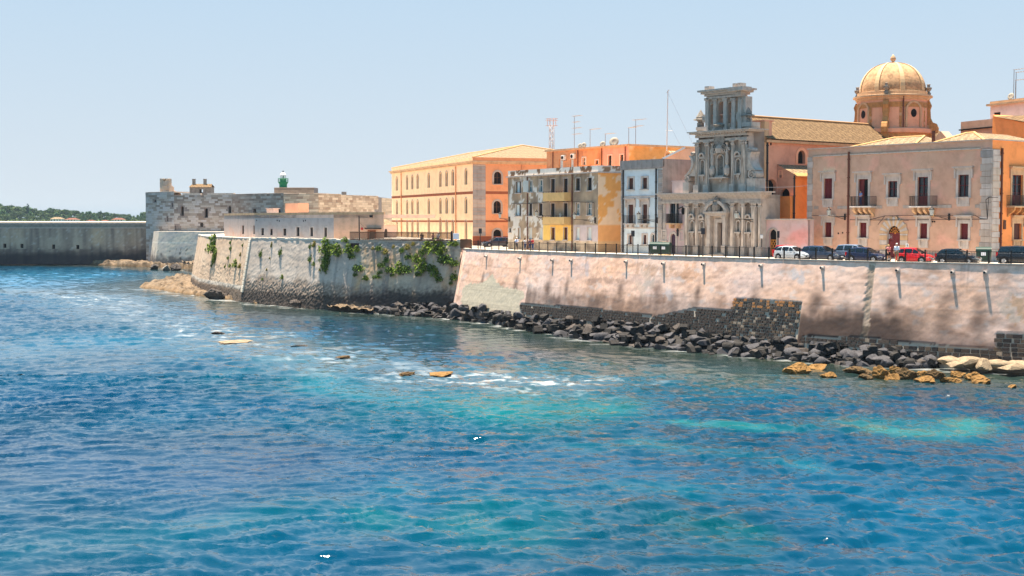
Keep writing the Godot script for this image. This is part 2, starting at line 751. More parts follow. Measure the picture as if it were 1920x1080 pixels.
func materials() -> void:
	var coarse := noise_img(3, 0.006, 5)
	var mid := noise_img(5, 0.025, 4)
	var fine := noise_img(9, 0.12, 3)
	var t_plaster := graded([[coarse, 0.55, 1, 1], [mid, 0.3, 1, 1], [fine, 0.15, 1, 1]], 0.88, 1.10, Color(1, 0.98, 0.96))
	var t_streak := graded([[coarse, 0.4, 1, 1], [mid, 0.4, 3, 0.0], [fine, 0.2, 1, 1]], 0.72, 1.22, Color(1, 0.97, 0.95))
	var t_rock := graded([[coarse, 0.3, 1, 1], [mid, 0.4, 1, 1], [fine, 0.3, 1, 1]], 0.45, 1.4)
	var t_soft := graded([[mid, 0.5, 1, 1], [fine, 0.5, 1, 1]], 0.84, 1.16)
	var t_fine := graded([[mid, 0.5, 1, 1], [fine, 0.5, 1, 1]], 0.0, 1.0)
	var t_leaf := graded([[fine, 1.0, 1, 1]], 0.6, 1.3)
	var tile := Image.create(256, 256, false, Image.FORMAT_RGB8)
	var tbump := Image.create(256, 256, false, Image.FORMAT_RGB8)
	var r := RandomNumberGenerator.new()
	r.seed = 4
	var tone := []
	for i in 60:
		tone.append(r.randf_range(0.72, 1.0))
	for y in 256:
		for x in 256:
			var cx := x * 8.0 / 256.0
			var cy := y * 5.0 / 256.0
			var k: float = tone[(int(cx) * 7 + int(cy) * 11) % 60]
			var fx := cx - floorf(cx)
			var fy := cy - floorf(cy)
			var arc := sqrt(maxf(0.0, 1.0 - pow((fx - 0.5) * 2.0, 2)))
			var e := 0.36 if fx < 0.16 or fx > 0.84 else (0.7 if fy < 0.12 else 1.0)
			tile.set_pixel(x, y, Color(k * e, k * e * lerpf(0.93, 1.0, k), k * e * lerpf(0.82, 1.0, k)))
			var hgt := arc * 0.75 + fy * 0.25
			tbump.set_pixel(x, y, Color(hgt, hgt, hgt))
	var t_tile := ImageTexture.create_from_image(tile)
	var t_tileb := ImageTexture.create_from_image(tbump)
	for e in [["tiles", 186, 158, 124], ["tiles_old", 156, 124, 88], ["tiles_red", 164, 104, 84]]:
		var m := mat(e[0], lin(e[1], e[2], e[3]), 0.9)
		m.albedo_texture = t_tile
		m.uv1_scale = Vector3(0.5, 0.5, 1)
		m.heightmap_enabled = true
		m.heightmap_texture = t_tileb
		m.heightmap_scale = 9.0
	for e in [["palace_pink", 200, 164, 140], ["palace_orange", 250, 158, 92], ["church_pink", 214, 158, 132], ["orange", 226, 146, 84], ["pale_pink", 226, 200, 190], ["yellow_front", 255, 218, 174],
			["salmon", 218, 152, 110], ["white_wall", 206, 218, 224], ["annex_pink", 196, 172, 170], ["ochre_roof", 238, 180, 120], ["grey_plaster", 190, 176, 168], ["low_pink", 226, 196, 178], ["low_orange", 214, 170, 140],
			["balcony_yellow", 214, 178, 120], ["penthouse", 236, 214, 204], ["gable", 240, 178, 142], ["annex_wall", 206, 186, 182]]:
		mat(e[0], lin(e[1], e[2], e[3]), 0.93, t_plaster, 7.0, t_fine, 0.6)
	for e in [["stone", 178, 166, 156], ["stone_pale", 196, 186, 178], ["stone_grey", 156, 150, 146], ["stone_warm", 204, 170, 134], ["coping", 196, 182, 168], ["castle_plain", 140, 130, 124]]:
		mat(e[0], lin(e[1], e[2], e[3]), 0.92, t_streak, 5.0, t_fine, 1.2)
	mat("stone_dark", lin(150, 140, 130), 0.95, t_rock, 3.0, t_fine, 2.0)
	mat("band_brown", lin(146, 84, 58), 0.9, t_plaster, 4.0)
	vmat("painted", 0.93, t_plaster, 6.0, t_fine, 0.8)
	vmat("painted_plain", 0.93)
	vmat("wall_paint", 0.95, t_soft, 4.0, t_fine, 0.35)
	vmat("blocks", 0.93, t_soft, 4.0, t_fine, 1.0)
	vmat("rock", 0.95, t_rock, 5.0, t_fine, 6.0)
	mat("basalt", lin(74, 71, 74), 0.8, t_rock, 2.2, t_fine, 2.0)
	mat("basalt_brown", lin(82, 73, 68), 0.85, t_rock, 2.2, t_fine, 2.0)
	mat("rubble_bed", lin(54, 50, 48), 0.9, t_rock, 2.0, t_fine, 5.0)
	mat("weed_rock", lin(136, 100, 54), 0.9, t_rock, 1.6, t_fine, 6.0)
	mat("ledge_stone", lin(150, 130, 106), 0.92, t_rock, 1.6, t_fine, 4.0)
	mat("weed_rock_dark", lin(96, 74, 46), 0.9, t_rock, 1.6, t_fine, 6.0)
	mat("street_stone", lin(196, 184, 170), 0.92, t_plaster, 5.0, t_fine, 0.4)
	mat("paving", lin(200, 190, 178), 0.9, t_plaster, 5.0, t_fine, 0.5)
	var lf := vmat("leaf", 0.75)
	lf.backlight_enabled = true
	lf.backlight = Color(0.25, 0.3, 0.1)
	mat("bark", lin(84, 68, 52), 0.95)
	mat("glass", lin(26, 32, 38), 0.08).metallic_specular = 0.5
	mat("glass_blue", lin(60, 96, 104), 0.08).metallic_specular = 0.5
	mat("dark", lin(24, 21, 22), 0.8)
	mat("frame_white", lin(216, 212, 204), 0.6)
	mat("frame_red", lin(92, 30, 30), 0.5)
	mat("frame_brown", lin(84, 54, 40), 0.6)
	mat("frame_dark", lin(52, 46, 44), 0.6)
	mat("maroon", lin(104, 36, 38), 0.55)
	mat("brown_shutter", lin(92, 56, 46), 0.6)
	mat("pale_shutter", lin(206, 214, 212), 0.6)
	mat("purple_door", lin(78, 54, 72), 0.65)
	mat("blue_door", lin(40, 58, 70), 0.6)
	mat("lattice", lin(198, 132, 62), 0.7)
	mat("iron", lin(44, 38, 36), 0.6)
	mat("iron_brown", lin(120, 84, 62), 0.7)
	mat("pipe_brown", lin(104, 62, 48), 0.6)
	mat("pipe_dark", lin(52, 50, 52), 0.6)
	mat("cable", lin(50, 46, 46), 0.7)
	mat("steel", lin(150, 150, 154), 0.4).metallic = 0.6
	mat("mast_red", lin(226, 186, 172), 0.6)
	mat("dish", lin(150, 140, 126), 0.6)
	mat("ac", lin(226, 224, 218), 0.6)
	mat("bronze", lin(46, 92, 92), 0.5)
	mat("lighthouse_green", lin(24, 120, 78), 0.5)
	mat("white", lin(206, 206, 206), 0.5)
	mat("sign_dark", lin(36, 38, 46), 0.5)
	mat("sign_red", lin(196, 40, 40), 0.5)
	mat("bin_green", lin(30, 58, 50), 0.45)
	mat("board_white", lin(226, 230, 238), 0.5)
	mat("wood", lin(206, 176, 130), 0.8)
	mat("rubber", lin(30, 30, 32), 0.85)
	mat("rim", lin(170, 172, 176), 0.35).metallic = 0.5
	mat("lamp_clear", lin(176, 180, 176), 0.15)
	var lpane := mat("lantern_pane", lin(220, 230, 235), 0.05)
	lpane.transparency = BaseMaterial3D.TRANSPARENCY_ALPHA
	lpane.albedo_color.a = 0.15
	mat("lamp_red", lin(190, 30, 28), 0.2)
	mat("car_glass", lin(20, 25, 29), 0.06).metallic_specular = 0.6
	vmat("skin_cloth", 0.8)
	var wn := NoiseTexture2D.new()
	wn.width = 512
	wn.height = 512
	wn.seamless = true
	wn.as_normal_map = true
	wn.bump_strength = 3.0
	var nn := FastNoiseLite.new()
	nn.seed = 77
	nn.frequency = 0.018
	nn.fractal_octaves = 4
	wn.noise = nn
	var w := vmat("sea", 0.04)
	w.metallic_specular = 0.52
	w.normal_enabled = true
	w.normal_texture = wn
	w.normal_scale = 0.5
	w.uv1_triplanar = true
	w.uv1_world_triplanar = true
	w.uv1_scale = Vector3.ONE / 3.6


var reef: Array = []
var shore: Array = []


func dist_line(p: Vector2, line: Array) -> Vector2:    # distance, and how far along (0..1)
	var best := Vector2(1e9, 0)
	for i in line.size() - 1:
		var a: Vector2 = line[i]
		var b: Vector2 = line[i + 1]
		var t := clampf((p - a).dot(b - a) / (b - a).length_squared(), 0, 1)
		var d := p.distance_to(a.lerp(b, t))
		if d < best.x:
			best = Vector2(d, (i + t) / (line.size() - 1))
	return best


func flat(x: float, y: float, lv := 0.0) -> Vector2:
	var p := at_level(x, y, lv)
	return Vector2(p.x, p.z)


func sea() -> void:
	for q in [[-90, 549], [30, 545], [150, 553], [290, 600], [420, 635], [560, 665], [700, 690], [830, 706], [930, 714], [1040, 717]]:
		reef.append(flat(q[0], q[1]))
	for q in [[-200, 494], [0, 496], [270, 500], [372, 512], [262, 541], [340, 553], [480, 572], [600, 579], [690, 587], [800, 594], [930, 607], [1020, 624], [1130, 642], [1280, 657], [1400, 666], [1500, 675], [1600, 685], [1760, 692], [1920, 700], [2200, 712]]:
		shore.append(flat(q[0], q[1]))
	var blobs := []
	for q in [[120, 520, 420, 22, Color(0, 176, 236), 0.95], [250, 650, 330, 34, Color(0, 136, 172), 0.65], [900, 745, 330, 46, Color(10, 156, 158), 0.9], [640, 700, 130, 26, Color(56, 160, 176), 0.6],
			[1330, 700, 420, 26, Color(70, 128, 136), 0.7], [1750, 792, 110, 22, Color(84, 170, 164), 0.8], [1490, 778, 70, 9, Color(70, 170, 170), 0.8], [1380, 845, 90, 14, Color(54, 156, 172), 0.7], [1160, 752, 120, 16, Color(60, 172, 170), 0.7],
			[1240, 825, 80, 9, Color(64, 166, 172), 0.55], [1120, 930, 130, 26, Color(34, 142, 156), 0.6], [1000, 1020, 170, 46, Color(0, 124, 130), 0.85], [560, 1010, 320, 60, Color(0, 114, 136), 0.75], [150, 1070, 260, 40, Color(18, 104, 140), 0.5],
			[330, 850, 420, 50, Color(0, 76, 126), 0.65], [100, 760, 260, 30, Color(0, 84, 134), 0.5], [760, 880, 260, 40, Color(0, 90, 132), 0.5], [1550, 940, 420, 110, Color(8, 118, 158), 0.75], [1850, 1050, 260, 60, Color(8, 112, 148), 0.6], [650, 800, 200, 30, Color(24, 118, 160), 0.5]]:
		var c := at_level(q[0], q[1], 0)
		var rx := absf(at_level(q[0] + q[2], q[1], 0).x - c.x)
		var rz := absf(at_level(q[0], q[1] - q[3], 0).z - at_level(q[0], q[1] + q[3], 0).z) / 2
		blobs.append([c.x, c.z, rx, rz, lin(q[4].r, q[4].g, q[4].b), q[5]])
	var waves := []
	var r := RandomNumberGenerator.new()
	r.seed = 12
	for i in 13:
		var l := 1.0 * pow(1.15, i) * r.randf_range(0.9, 1.1)
		var ang := deg_to_rad(76.0 + r.randf_range(-50, 50))
		waves.append([cos(ang), sin(ang), TAU / l, 0.0075 * pow(l, 0.85), r.randf() * TAU])
	var wdir := Vector2(cos(1.36), sin(1.36))
	var v := PackedVector3Array()
	var nor := PackedVector3Array()
	var col := PackedColorArray()
	var idx := PackedInt32Array()
	var deep := lin(0, 92, 126)
	var brown := lin(96, 106, 82)
	var foam_c := Color(0.46, 0.47, 0.47)
	for g in [[-62.0, 66.0, -116.0, -34.0, 0.27, 0.25], [-125.0, 78.0, -242.0, -115.5, 0.52, 0.5], [-260.0, 10.0, -480.0, -241.0, 1.2, 1.0]]:
		var nx := int((g[1] - g[0]) / g[4]) + 1
		var nz := int((g[3] - g[2]) / g[5]) + 1
		var base := v.size()
		for j in nz:
			var z: float = g[2] + (g[3] - g[2]) * j / (nz - 1)
			for i in nx:
				var x: float = g[0] + (g[1] - g[0]) * i / (nx - 1)
				var gust := 0.9 + 0.45 * n2.get_noise_2d(x * 0.035, z * 0.022) + 0.35 * n2.get_noise_2d(x * 0.012 + 7.0, z * 0.03)
				var wx := x + 1.1 * n2.get_noise_2d(x * 0.13, z * 0.13)
				var wz := z + 1.1 * n2.get_noise_2d(x * 0.13 + 40.0, z * 0.13)
				var sd := dist_line(Vector2(x, z), shore).x if z < -95.0 else 60.0
				gust *= lerpf(0.4, 1.0, sstep(0.0, 30.0, sd))
				var h := 0.0
				for w in waves:
					h += w[3] * sin((wx * w[0] + wz * w[1]) * w[2] + w[4])
				var across := wx * wdir.x + wz * wdir.y
				var crest := wz * wdir.x - wx * wdir.y
				var n0 := n2.get_noise_2d(across * 0.64, crest * 0.27)
				h += 0.21 * n2.get_noise_2d((across - 0.75 * n0) * 0.64, crest * 0.27)
				if g[4] < 1.0:
					n0 = n2.get_noise_2d(across * 1.45 + 30.0, crest * 0.62)
					h += 0.105 * n2.get_noise_2d((across - 0.32 * n0) * 1.45 + 30.0, crest * 0.62)
				if g[4] < 0.3:
					h += 0.05 * n2.get_noise_2d(across * 2.2 + 70.0, crest * 1.1)
				h *= gust
				var qx := x + 16.0 * n1.get_noise_2d(x * 0.035, z * 0.02)
				var qz := z + 20.0 * n1.get_noise_2d(x * 0.02 + 9.0, z * 0.012 + 5.0)
				var c := deep
				for b in blobs:
					var e: float = pow((qx - b[0]) / b[2], 2) + pow((qz - b[1]) / b[3], 2)
					if e < 4.0:
						c = c.lerp(b[4], b[5] * exp(-e * 1.1))
				var patch := n1.get_noise_2d(x * 0.05 + 70.0, z * 0.035)
				c = c * (1.0 + 0.4 * patch)
				var weed := sstep(0.05, 0.45, n1.get_noise_2d(x * 0.09 - 30.0, z * 0.06))
				if x > -5.0:
					c = c.lerp(brown, 0.42 * weed * sstep(62.0, 18.0, sd))
				c = c.lerp(brown, 0.72 * sstep(20.0, 1.5, sd))
				var rf := dist_line(Vector2(x, z), reef) if z < -95.0 else Vector2(90, 0)
				var rw := 6.5 + 3.0 * n1.get_noise_2d(x * 0.08, z * 0.08)
				var near_reef := sstep(rw * 1.8, 0.0, rf.x)
				c = c.lerp(lin(140, 160, 172), 0.8 * near_reef * (0.7 + 0.5 * n1.get_noise_2d(x * 0.2, z * 0.12)))
				var streak := n1.get_noise_2d(x * 0.2 + 11.0, z * 0.30)
				var fo := 0.75 * sstep(0.13, 0.5, streak + 0.55 * n1.get_noise_2d(x * 0.8, z * 1.1)) * near_reef * lerpf(0.4, 1.0, sstep(-0.3, 0.4, n2.get_noise_2d(x * 0.025, z * 0.025)))
				fo = maxf(fo, sstep(0.0, 0.35, streak + 0.3 * n1.get_noise_2d(x * 1.3, z * 1.3)) * sstep(3.4, 0.4, sd) * 0.85)
				c = Color(c.r * WK, c.g * WK, c.b * WK).lerp(foam_c, clampf(fo, 0, 1))
				v.append(Vector3(x, h, z))
				col.append(c)
		var kx: float = (g[1] - g[0]) / (nx - 1)
		var kz: float = (g[3] - g[2]) / (nz - 1)
		for j in nz:
			for i in nx:
				var a := base + j * nx + i
				var l := a if i == 0 else a - 1
				var rr := a if i == nx - 1 else a + 1
				var u := a if j == 0 else a - nx
				var d := a if j == nz - 1 else a + nx
				nor.append(Vector3((v[l].y - v[rr].y) / (2.0 * kx), 1.0, (v[u].y - v[d].y) / (2.0 * kz)).normalized())
		for j in nz - 1:
			for i in nx - 1:
				var a := base + j * nx + i
				idx.append_array([a, a + 1, a + nx + 1, a, a + nx + 1, a + nx])
	var arr := []
	arr.resize(Mesh.ARRAY_MAX)
	arr[Mesh.ARRAY_VERTEX] = v
	arr[Mesh.ARRAY_NORMAL] = nor
	arr[Mesh.ARRAY_COLOR] = Shape.enc(col)
	arr[Mesh.ARRAY_INDEX] = idx
	var me := ArrayMesh.new()
	me.add_surface_from_arrays(Mesh.PRIMITIVE_TRIANGLES, arr)
	struct(put("sea", me, M.sea, self), "rippled blue and turquoise sea with foam along a shallow reef", "sea")
	var far := Shape.new().tint(Color(deep.r * WK, deep.g * WK, deep.b * WK))
	far.quad(Vector3(-3000, -0.45, 400), Vector3(3000, -0.45, 400), Vector3(3000, -0.45, -3500), Vector3(-3000, -0.45, -3500))
	struct(part("open_water", far, M.sea, self), "flat open water out beyond the bay", "sea")


const WK := 0.26


var PW: Rampart      # the pink sea wall
var BW: Rampart      # the bastion


func sheet(pts: PackedVector2Array, y: float, thick: float) -> Shape:
	var sh := Shape.new()
	sh.xf = Transform3D(Basis(Vector3(1, 0, 0), Vector3(0, 0, 1), Vector3(0, -1, 0)), Vector3(0, y, 0))
	sh.prism(pts, 0.0, thick)
	return sh


func land() -> void:
	var top := []
	top.append(ground_at(861.5, 197.0, TOPW))
	for q in [[874, 467.4], [930, 469.7], [1000, 472.3], [1070, 474.8], [1140, 477.1], [1220, 479.8], [1300, 482.2], [1380, 484.6], [1500, 488.0], [1570, 489.9], [1640, 491.6], [1710, 493.2], [1780, 494.6], [1850, 495.9], [1920, 497.0], [2050, 499.0], [2250, 501.8], [2600, 505.5]]:
		top.append(at_level(q[0], q[1], TOPW))
	PW = Rampart.new().setup(top, TOPW, TAN_B)
	var bt := []
	for q in [[372, 440.5], [387, 443.0], [470, 447.0], [605, 450.0], [866, 452.6]]:
		bt.append(at_level(q[0], q[1], 10.5))
	BW = Rampart.new().setup(bt, 10.5, 0.175)
	var pts := PackedVector2Array()
	for p in top:
		pts.append(Vector2(p.x, p.z))
	pts.append_array(PackedVector2Array([Vector2(150, -160), Vector2(150, -420), Vector2(-60, -420), Vector2(-58, -345), Vector2(-20, -205)]))
	struct(part("street", sheet(pts, ROAD, 2.0), M.street_stone, self), "pale street and promenade along the top of the sea wall", "street")
	var pp := PackedVector2Array()
	for p in bt:
		pp.append(Vector2(p.x, p.z))
	pp.append_array(PackedVector2Array([Vector2(-8.4, -194), Vector2(-10, -214), Vector2(-27, -262), Vector2(-45, -330), Vector2(-66, -330)]))
	struct(part("bastion_terrace", sheet(pp, 10.48, 1.5), M.paving, self), "sunlit terrace on top of the old bastion", "terrace")
	var walk := Shape.new()
	for i in range(1, top.size() - 1):
		var a: Vector3 = top[i] - PW.m[i] * 0.62
		var b: Vector3 = top[i + 1] - PW.m[i + 1] * 0.62
		var d: Vector3 = top[i + 1] - PW.m[i + 1] * 2.4
		var e: Vector3 = top[i] - PW.m[i] * 2.4
		for p in [0]:
			var u := UP * 0.004
			walk.quad(a + u, b + u, d + u, e + u)
			walk.quad(e + u, d + u, d - UP * 0.15, e - UP * 0.15)
	struct(part("pavement", walk, M.paving, self), "narrow bright pavement behind the railing of the sea wall", "pavement")
	shelf([[258, 541], [300, 546], [345, 553], [400, 560], [440, 565], [480, 571], [540, 574], [600, 577], [650, 580], [700, 583]], [[340, 512], [372, 516], [385, 530], [400, 537], [430, 543], [460, 549], [500, 556], [560, 563], [620, 572], [700, 579]], 0.85, 5, "rock_shelf", "flat brown rock shelf at the foot of the bastion")
	shelf([[372, 513], [378, 509], [386, 505]], [[340, 490], [380, 488], [400, 486]], 2.4, 9, "rock_ledge", "stepped rock ledge between the bastion and the castle")
	shelf([[-160, 493], [-60, 494], [0, 494.5], [60, 496], [130, 497], [200, 499], [270, 502], [330, 504], [385, 506]], [[-160, 484], [-60, 484], [0, 484.5], [60, 485], [130, 486], [200, 487], [270, 488], [330, 489], [385, 490]], 1.6, 13, "shore_rocks", "ochre shore rocks below the long dark breakwater")
	shelf([[1740, 690], [1800, 692], [1860, 694], [1920, 699], [2000, 704], [2100, 710]], [[1740, 668], [1800, 668], [1860, 669], [1920, 670], [2000, 672], [2100, 676]], 1.05, 17, "sandstone_ledge", "pale sandstone ledge below the right end of the sea wall")


func shelf(outer: Array, inner: Array, top: float, sd: int, called: String, label: String) -> void:
	var sh_v := PackedVector3Array()
	var cols := PackedColorArray()
	var idx := PackedInt32Array()
	var nu := (inner.size() - 1) * 18 + 1
	if outer.size() > inner.size():
		nu = (outer.size() - 1) * 18 + 1
	var nv := 22
	for i in nu:
		var t := float(i) / (nu - 1)
		var a := along(outer, t, -0.1)
		var b := along(inner, t, top)
		if sd == 5:
			b.y = lerpf(0.75, 0.8, t)
		var wob := 1.2 * n1.get_noise_2d(a.x * 0.22 + sd, a.z * 0.22)
		var dirv := (a - b)
		dirv.y = 0
		a += dirv.normalized() * wob
		for j in nv:
			var k := float(j) / (nv - 1)
			var p := a.lerp(b, k)
			var d := a.distance_to(p)
			var rise := sstep(0.0, 1.0, clampf(d / 2.2, 0, 1))
			var ns := n1.get_noise_2d(p.x * 0.25 + sd, p.z * 0.25)
			var y := b.y * (0.3 + 0.7 * rise) + 0.55 * ns * rise + 0.34 * n1.get_noise_2d(p.x * 0.9, p.z * 0.9 + sd)
			y = lerpf(y, floorf(y / 0.26) * 0.26, 0.92)
			if j == 0:
				y = -0.7
			if j == 1:
				y = minf(y, 0.22)
			p.y = y
			sh_v.append(p)
			var wet := sstep(0.55, 0.05, y)
			var w := 0.5 + 0.5 * n1.get_noise_2d(p.x * 0.5, p.z * 0.5)
			var c := (lin(112, 94, 78).lerp(lin(66, 56, 48), w) * (1.0 + 0.6 * n1.get_noise_2d(p.x * 1.4, p.z * 1.4)))
			c = c.lerp(lin(150, 128, 104), 0.5) * (0.32 + 0.68 * sstep(0.02, 0.09, absf(n1.get_noise_2d(p.x * 0.16 + sd, p.z * 0.09))))
			cols.append(c.lerp(lin(112, 84, 50), wet * 0.6) * (1.0 - 0.5 * sstep(0.2, -0.05, y)))
	for i in nu - 1:
		for j in nv - 1:
			var a := i * nv + j
			var b := a + nv
			idx.append_array([a, b + 1, b, a, a + 1, b + 1])
	var arr := []
	arr.resize(Mesh.ARRAY_MAX)
	arr[Mesh.ARRAY_VERTEX] = sh_v
	arr[Mesh.ARRAY_COLOR] = Shape.enc(cols)
	arr[Mesh.ARRAY_INDEX] = idx
	var me := ArrayMesh.new()
	me.add_surface_from_arrays(Mesh.PRIMITIVE_TRIANGLES, arr)
	struct(put(called, me, M.rock, self), label, "rock shelf")


func along(line: Array, t: float, lv: float) -> Vector3:
	var f := t * (line.size() - 1)
	var i := mini(int(f), line.size() - 2)
	var k := f - i
	return at_level(lerpf(line[i][0], line[i + 1][0], k), lerpf(line[i][1], line[i + 1][1], k), lv)


func rhit(w: Rampart, x: float, y: float) -> Vector2:
	return w.hit(eye, ray(x, y))


func sea_wall() -> void:
	var bare := PackedVector2Array()
	for q in [[868, 538], [884, 531], [900, 532], [912, 525], [923, 513], [930, 527], [941, 538], [962, 541], [981, 545], [984, 556], [975, 566], [974, 600], [862, 600]]:
		bare.append(rhit(PW, q[0], q[1]))
	var spouts := []
	for q in [[913, 480.5], [976, 484.5], [1037, 487.5], [1072, 488.3], [1175, 490.5], [1245, 494], [1320, 495.5], [1427.6, 498], [1542.7, 502], [1683.5, 507], [1786, 510.5], [1847.5, 511]]:
		spouts.append(rhit(PW, q[0], q[1]))
	var s_dark0 := rhit(PW, 985, 560).x
	var s_mid := rhit(PW, 1140, 560).x
	var s_heavy0 := rhit(PW, 1500, 600).x
	var s_heavy1 := rhit(PW, 1740, 600).x
	var seam := rhit(PW, 1628, 560).x
	var bands := []
	for q in [[976, 1130, 569, 580], [1130, 1222, 582, 592], [1222, 1305, 596, 577.5], [1305, 1375, 578, 583], [1375, 1503, 560, 566], [1503, 1620, 630, 634], [1620, 1868, 634, 656], [1868, 1988, 625, 631]]:
		var a := rhit(PW, q[0], q[2])
		var b := rhit(PW, q[1], q[3])
		bands.append([a.x, b.x, a.y, b.y])
	var masonry := func(s: float) -> float:
		for b in bands:
			if s >= b[0] and s < b[1]:
				return lerpf(b[2], b[3], (s - b[0]) / (b[1] - b[0]))
		return 0.4
	var pink := lin(230, 196, 180)
	var warm := lin(228, 180, 152)
	var stain := lin(62, 50, 46)
	var patches := []
	for q in [[1497, 517.5, 0.9, 0.8, Color(186, 190, 196)], [1230, 505, 3.0, 0.7, Color(178, 140, 112)], [1295, 512, 1.2, 1.0, Color(206, 150, 112)], [1210, 530, 1.3, 1.7, Color(186, 166, 150)], [1100, 505, 0.4, 1.0, Color(176, 172, 180)], [1895, 578, 1.1, 1.2, Color(180, 170, 156)], [1915, 575, 1.0, 1.4, Color(196, 140, 90)], [1255, 553, 0.8, 0.5, Color(190, 190, 196)], [1130, 525, 2.6, 0.4, Color(150, 120, 108)]]:
		var p := rhit(PW, q[0], q[1])
		patches.append([p.x, p.y, q[2], q[3], lin(q[4].r, q[4].g, q[4].b)])
	var paint := func(s: float, y: float) -> Color:
		var big := n1.get_noise_2d(s * 0.10, y * 0.18)
		var c := pink.lerp(warm, 0.5 + 0.9 * n1.get_noise_2d(s * 0.06 + 50.0, y * 0.12))
		c = c.lerp(lin(206, 176, 168), clampf(0.9 * big, 0, 0.7))
		var fine := n1.get_noise_2d(s * 1.1, y * 1.6)
		c = c * (1.0 + 0.24 * fine)
		c = c.lerp(lin(176, 138, 118), 0.7 * sstep(0.1, 0.55, n1.get_noise_2d(s * 0.23 + 90.0, y * 0.45)))
		c = c.lerp(lin(206, 192, 186), 0.6 * sstep(0.2, 0.55, n1.get_noise_2d(s * 0.35 + 20.0, y * 0.7)))
		for k in [3.1, 5.3, 7.4]:
			var yy: float = k + 0.25 * n1.get_noise_2d(s * 0.05, k)
			if absf(y - yy) < 0.09 and n1.get_noise_2d(s * 0.12, k * 3.0) > -0.15:
				c = c * 0.84
			c = c * (1.0 + 0.035 * signf(y - yy))
		for p in patches:
			var e: float = pow((s - p[0]) / p[2], 2) + pow((y - p[1]) / p[3], 2) + 2.2 * n1.get_noise_2d(s * 0.8 + p[0], y * 0.8)
			if e < 1.0:
				c = c.lerp(p[4], 0.5 * sstep(1.0, 0.6, e))
		var n := n1.get_noise_2d(s * 0.16 + 3.0, y * 0.3)
		var v := n1.get_noise_2d(s * 0.9, y * 0.08)
		var lowest := 0.0
		if s > s_dark0 and s < s_heavy0:
			lowest = 0.78 * sstep(5.5, 3.9, y + 1.1 * n + 0.5 * v) * (1.0 if s < s_mid else 0.85)
			lowest *= 0.55 + 0.45 * sstep(-0.35, 0.2, n1.get_noise_2d(s * 0.22, 4.0))
		if s >= s_heavy0 - 0.3 and s < s_heavy1 + 4.0:
			lowest = 0.92 * sstep(6.0, 3.4, y + 1.0 * n + 0.5 * v) * sstep(s_heavy1 + 4.0, s_heavy1 - 4.0, s + 2.0 * n)
		if s >= s_heavy1 - 2.0:
			lowest = maxf(lowest, 0.72 * sstep(3.6, 1.8, y + 0.9 * n))
		for i in spouts.size():
			var q: Vector2 = spouts[i]
			if y < q.y:
				var side := -0.35 if i > 3 else -0.15
				var x: float = s - q.x - side - 0.12 * n1.get_noise_2d(i * 9.0, y * 0.5)
				var wdt: float = 0.2 + (0.06 + 0.05 * fposmod(i * 0.37, 1.0) * 3.0) * (q.y - y) + (0.2 if i > 8 else 0.0)
				var k := exp(-pow(x / wdt, 2)) * sstep(q.y - 1.2, q.y - 3.2, y) * (0.62 + 0.4 * n)
				lowest = maxf(lowest, clampf(k, 0, 0.75))
		c = c.lerp(stain, clampf(lowest, 0, 1))
		c = c * (1.0 - 0.30 * sstep(0.25, 0.6, n1.get_noise_2d(s * 0.8, 3.0)) * sstep(5.5, 9.3, y))
		if s < 0.0:
			return c
		var pj := Vector2(s + 0.35 * n1.get_noise_2d(s * 1.4, y * 1.4), y + 0.3 * n1.get_noise_2d(s * 1.4 + 8.0, y * 1.4))
		if Geometry2D.is_point_in_polygon(pj, bare):
			c = lin(196, 182, 160) * (1.0 + 0.14 * fine)
			var row := fposmod(y, 0.34)
			var st := fposmod(s + 0.37 * floorf(y / 0.34), 0.72)
			if row < 0.07 or st < 0.07:
				c = c * 0.86
		var sx: float = s - seam - 0.14 * n1.get_noise_2d(y * 1.3, 2.0)
		if absf(sx) < 0.36:
			c = lin(168, 146, 128) * (1.0 + 0.45 * n1.get_noise_2d(s * 3.0, y * 3.0))
			if y < 3.4:
				c = c * 0.35
		var my: float = masonry.call(s)
		if y < my + 0.14 * n1.get_noise_2d(s * 1.8, 1.0):
			c = lin(176, 162, 146)
		return c
	var bump := func(s: float, y: float) -> float:
		var k := 0.016 * n1.get_noise_2d(s * 0.3, y * 0.8) + 0.012 * n1.get_noise_2d(s * 1.2, y * 2.4)
		if y > TOPW - 0.3:
			k *= 0.3
		var my: float = masonry.call(s)
		if y < my:
			k = -0.07
		if absf(s - seam - 0.14 * n1.get_noise_2d(y * 1.3, 2.0)) < 0.34:
			k -= 0.03 + 0.10 * absf(n1.get_noise_2d(s * 2.4, y * 2.4))
		return k
	var w := thing("sea_wall", "long battered sea wall with stained peeling pink plaster below the promenade", "wall")
	var length: float = PW.s[-1]
	put("plaster_face", rampart_mesh(PW, 0.0, length, -0.6, TOPW, 0.16, paint, bump, PW.s), M.wall_paint, w)
	var cap := Shape.new()
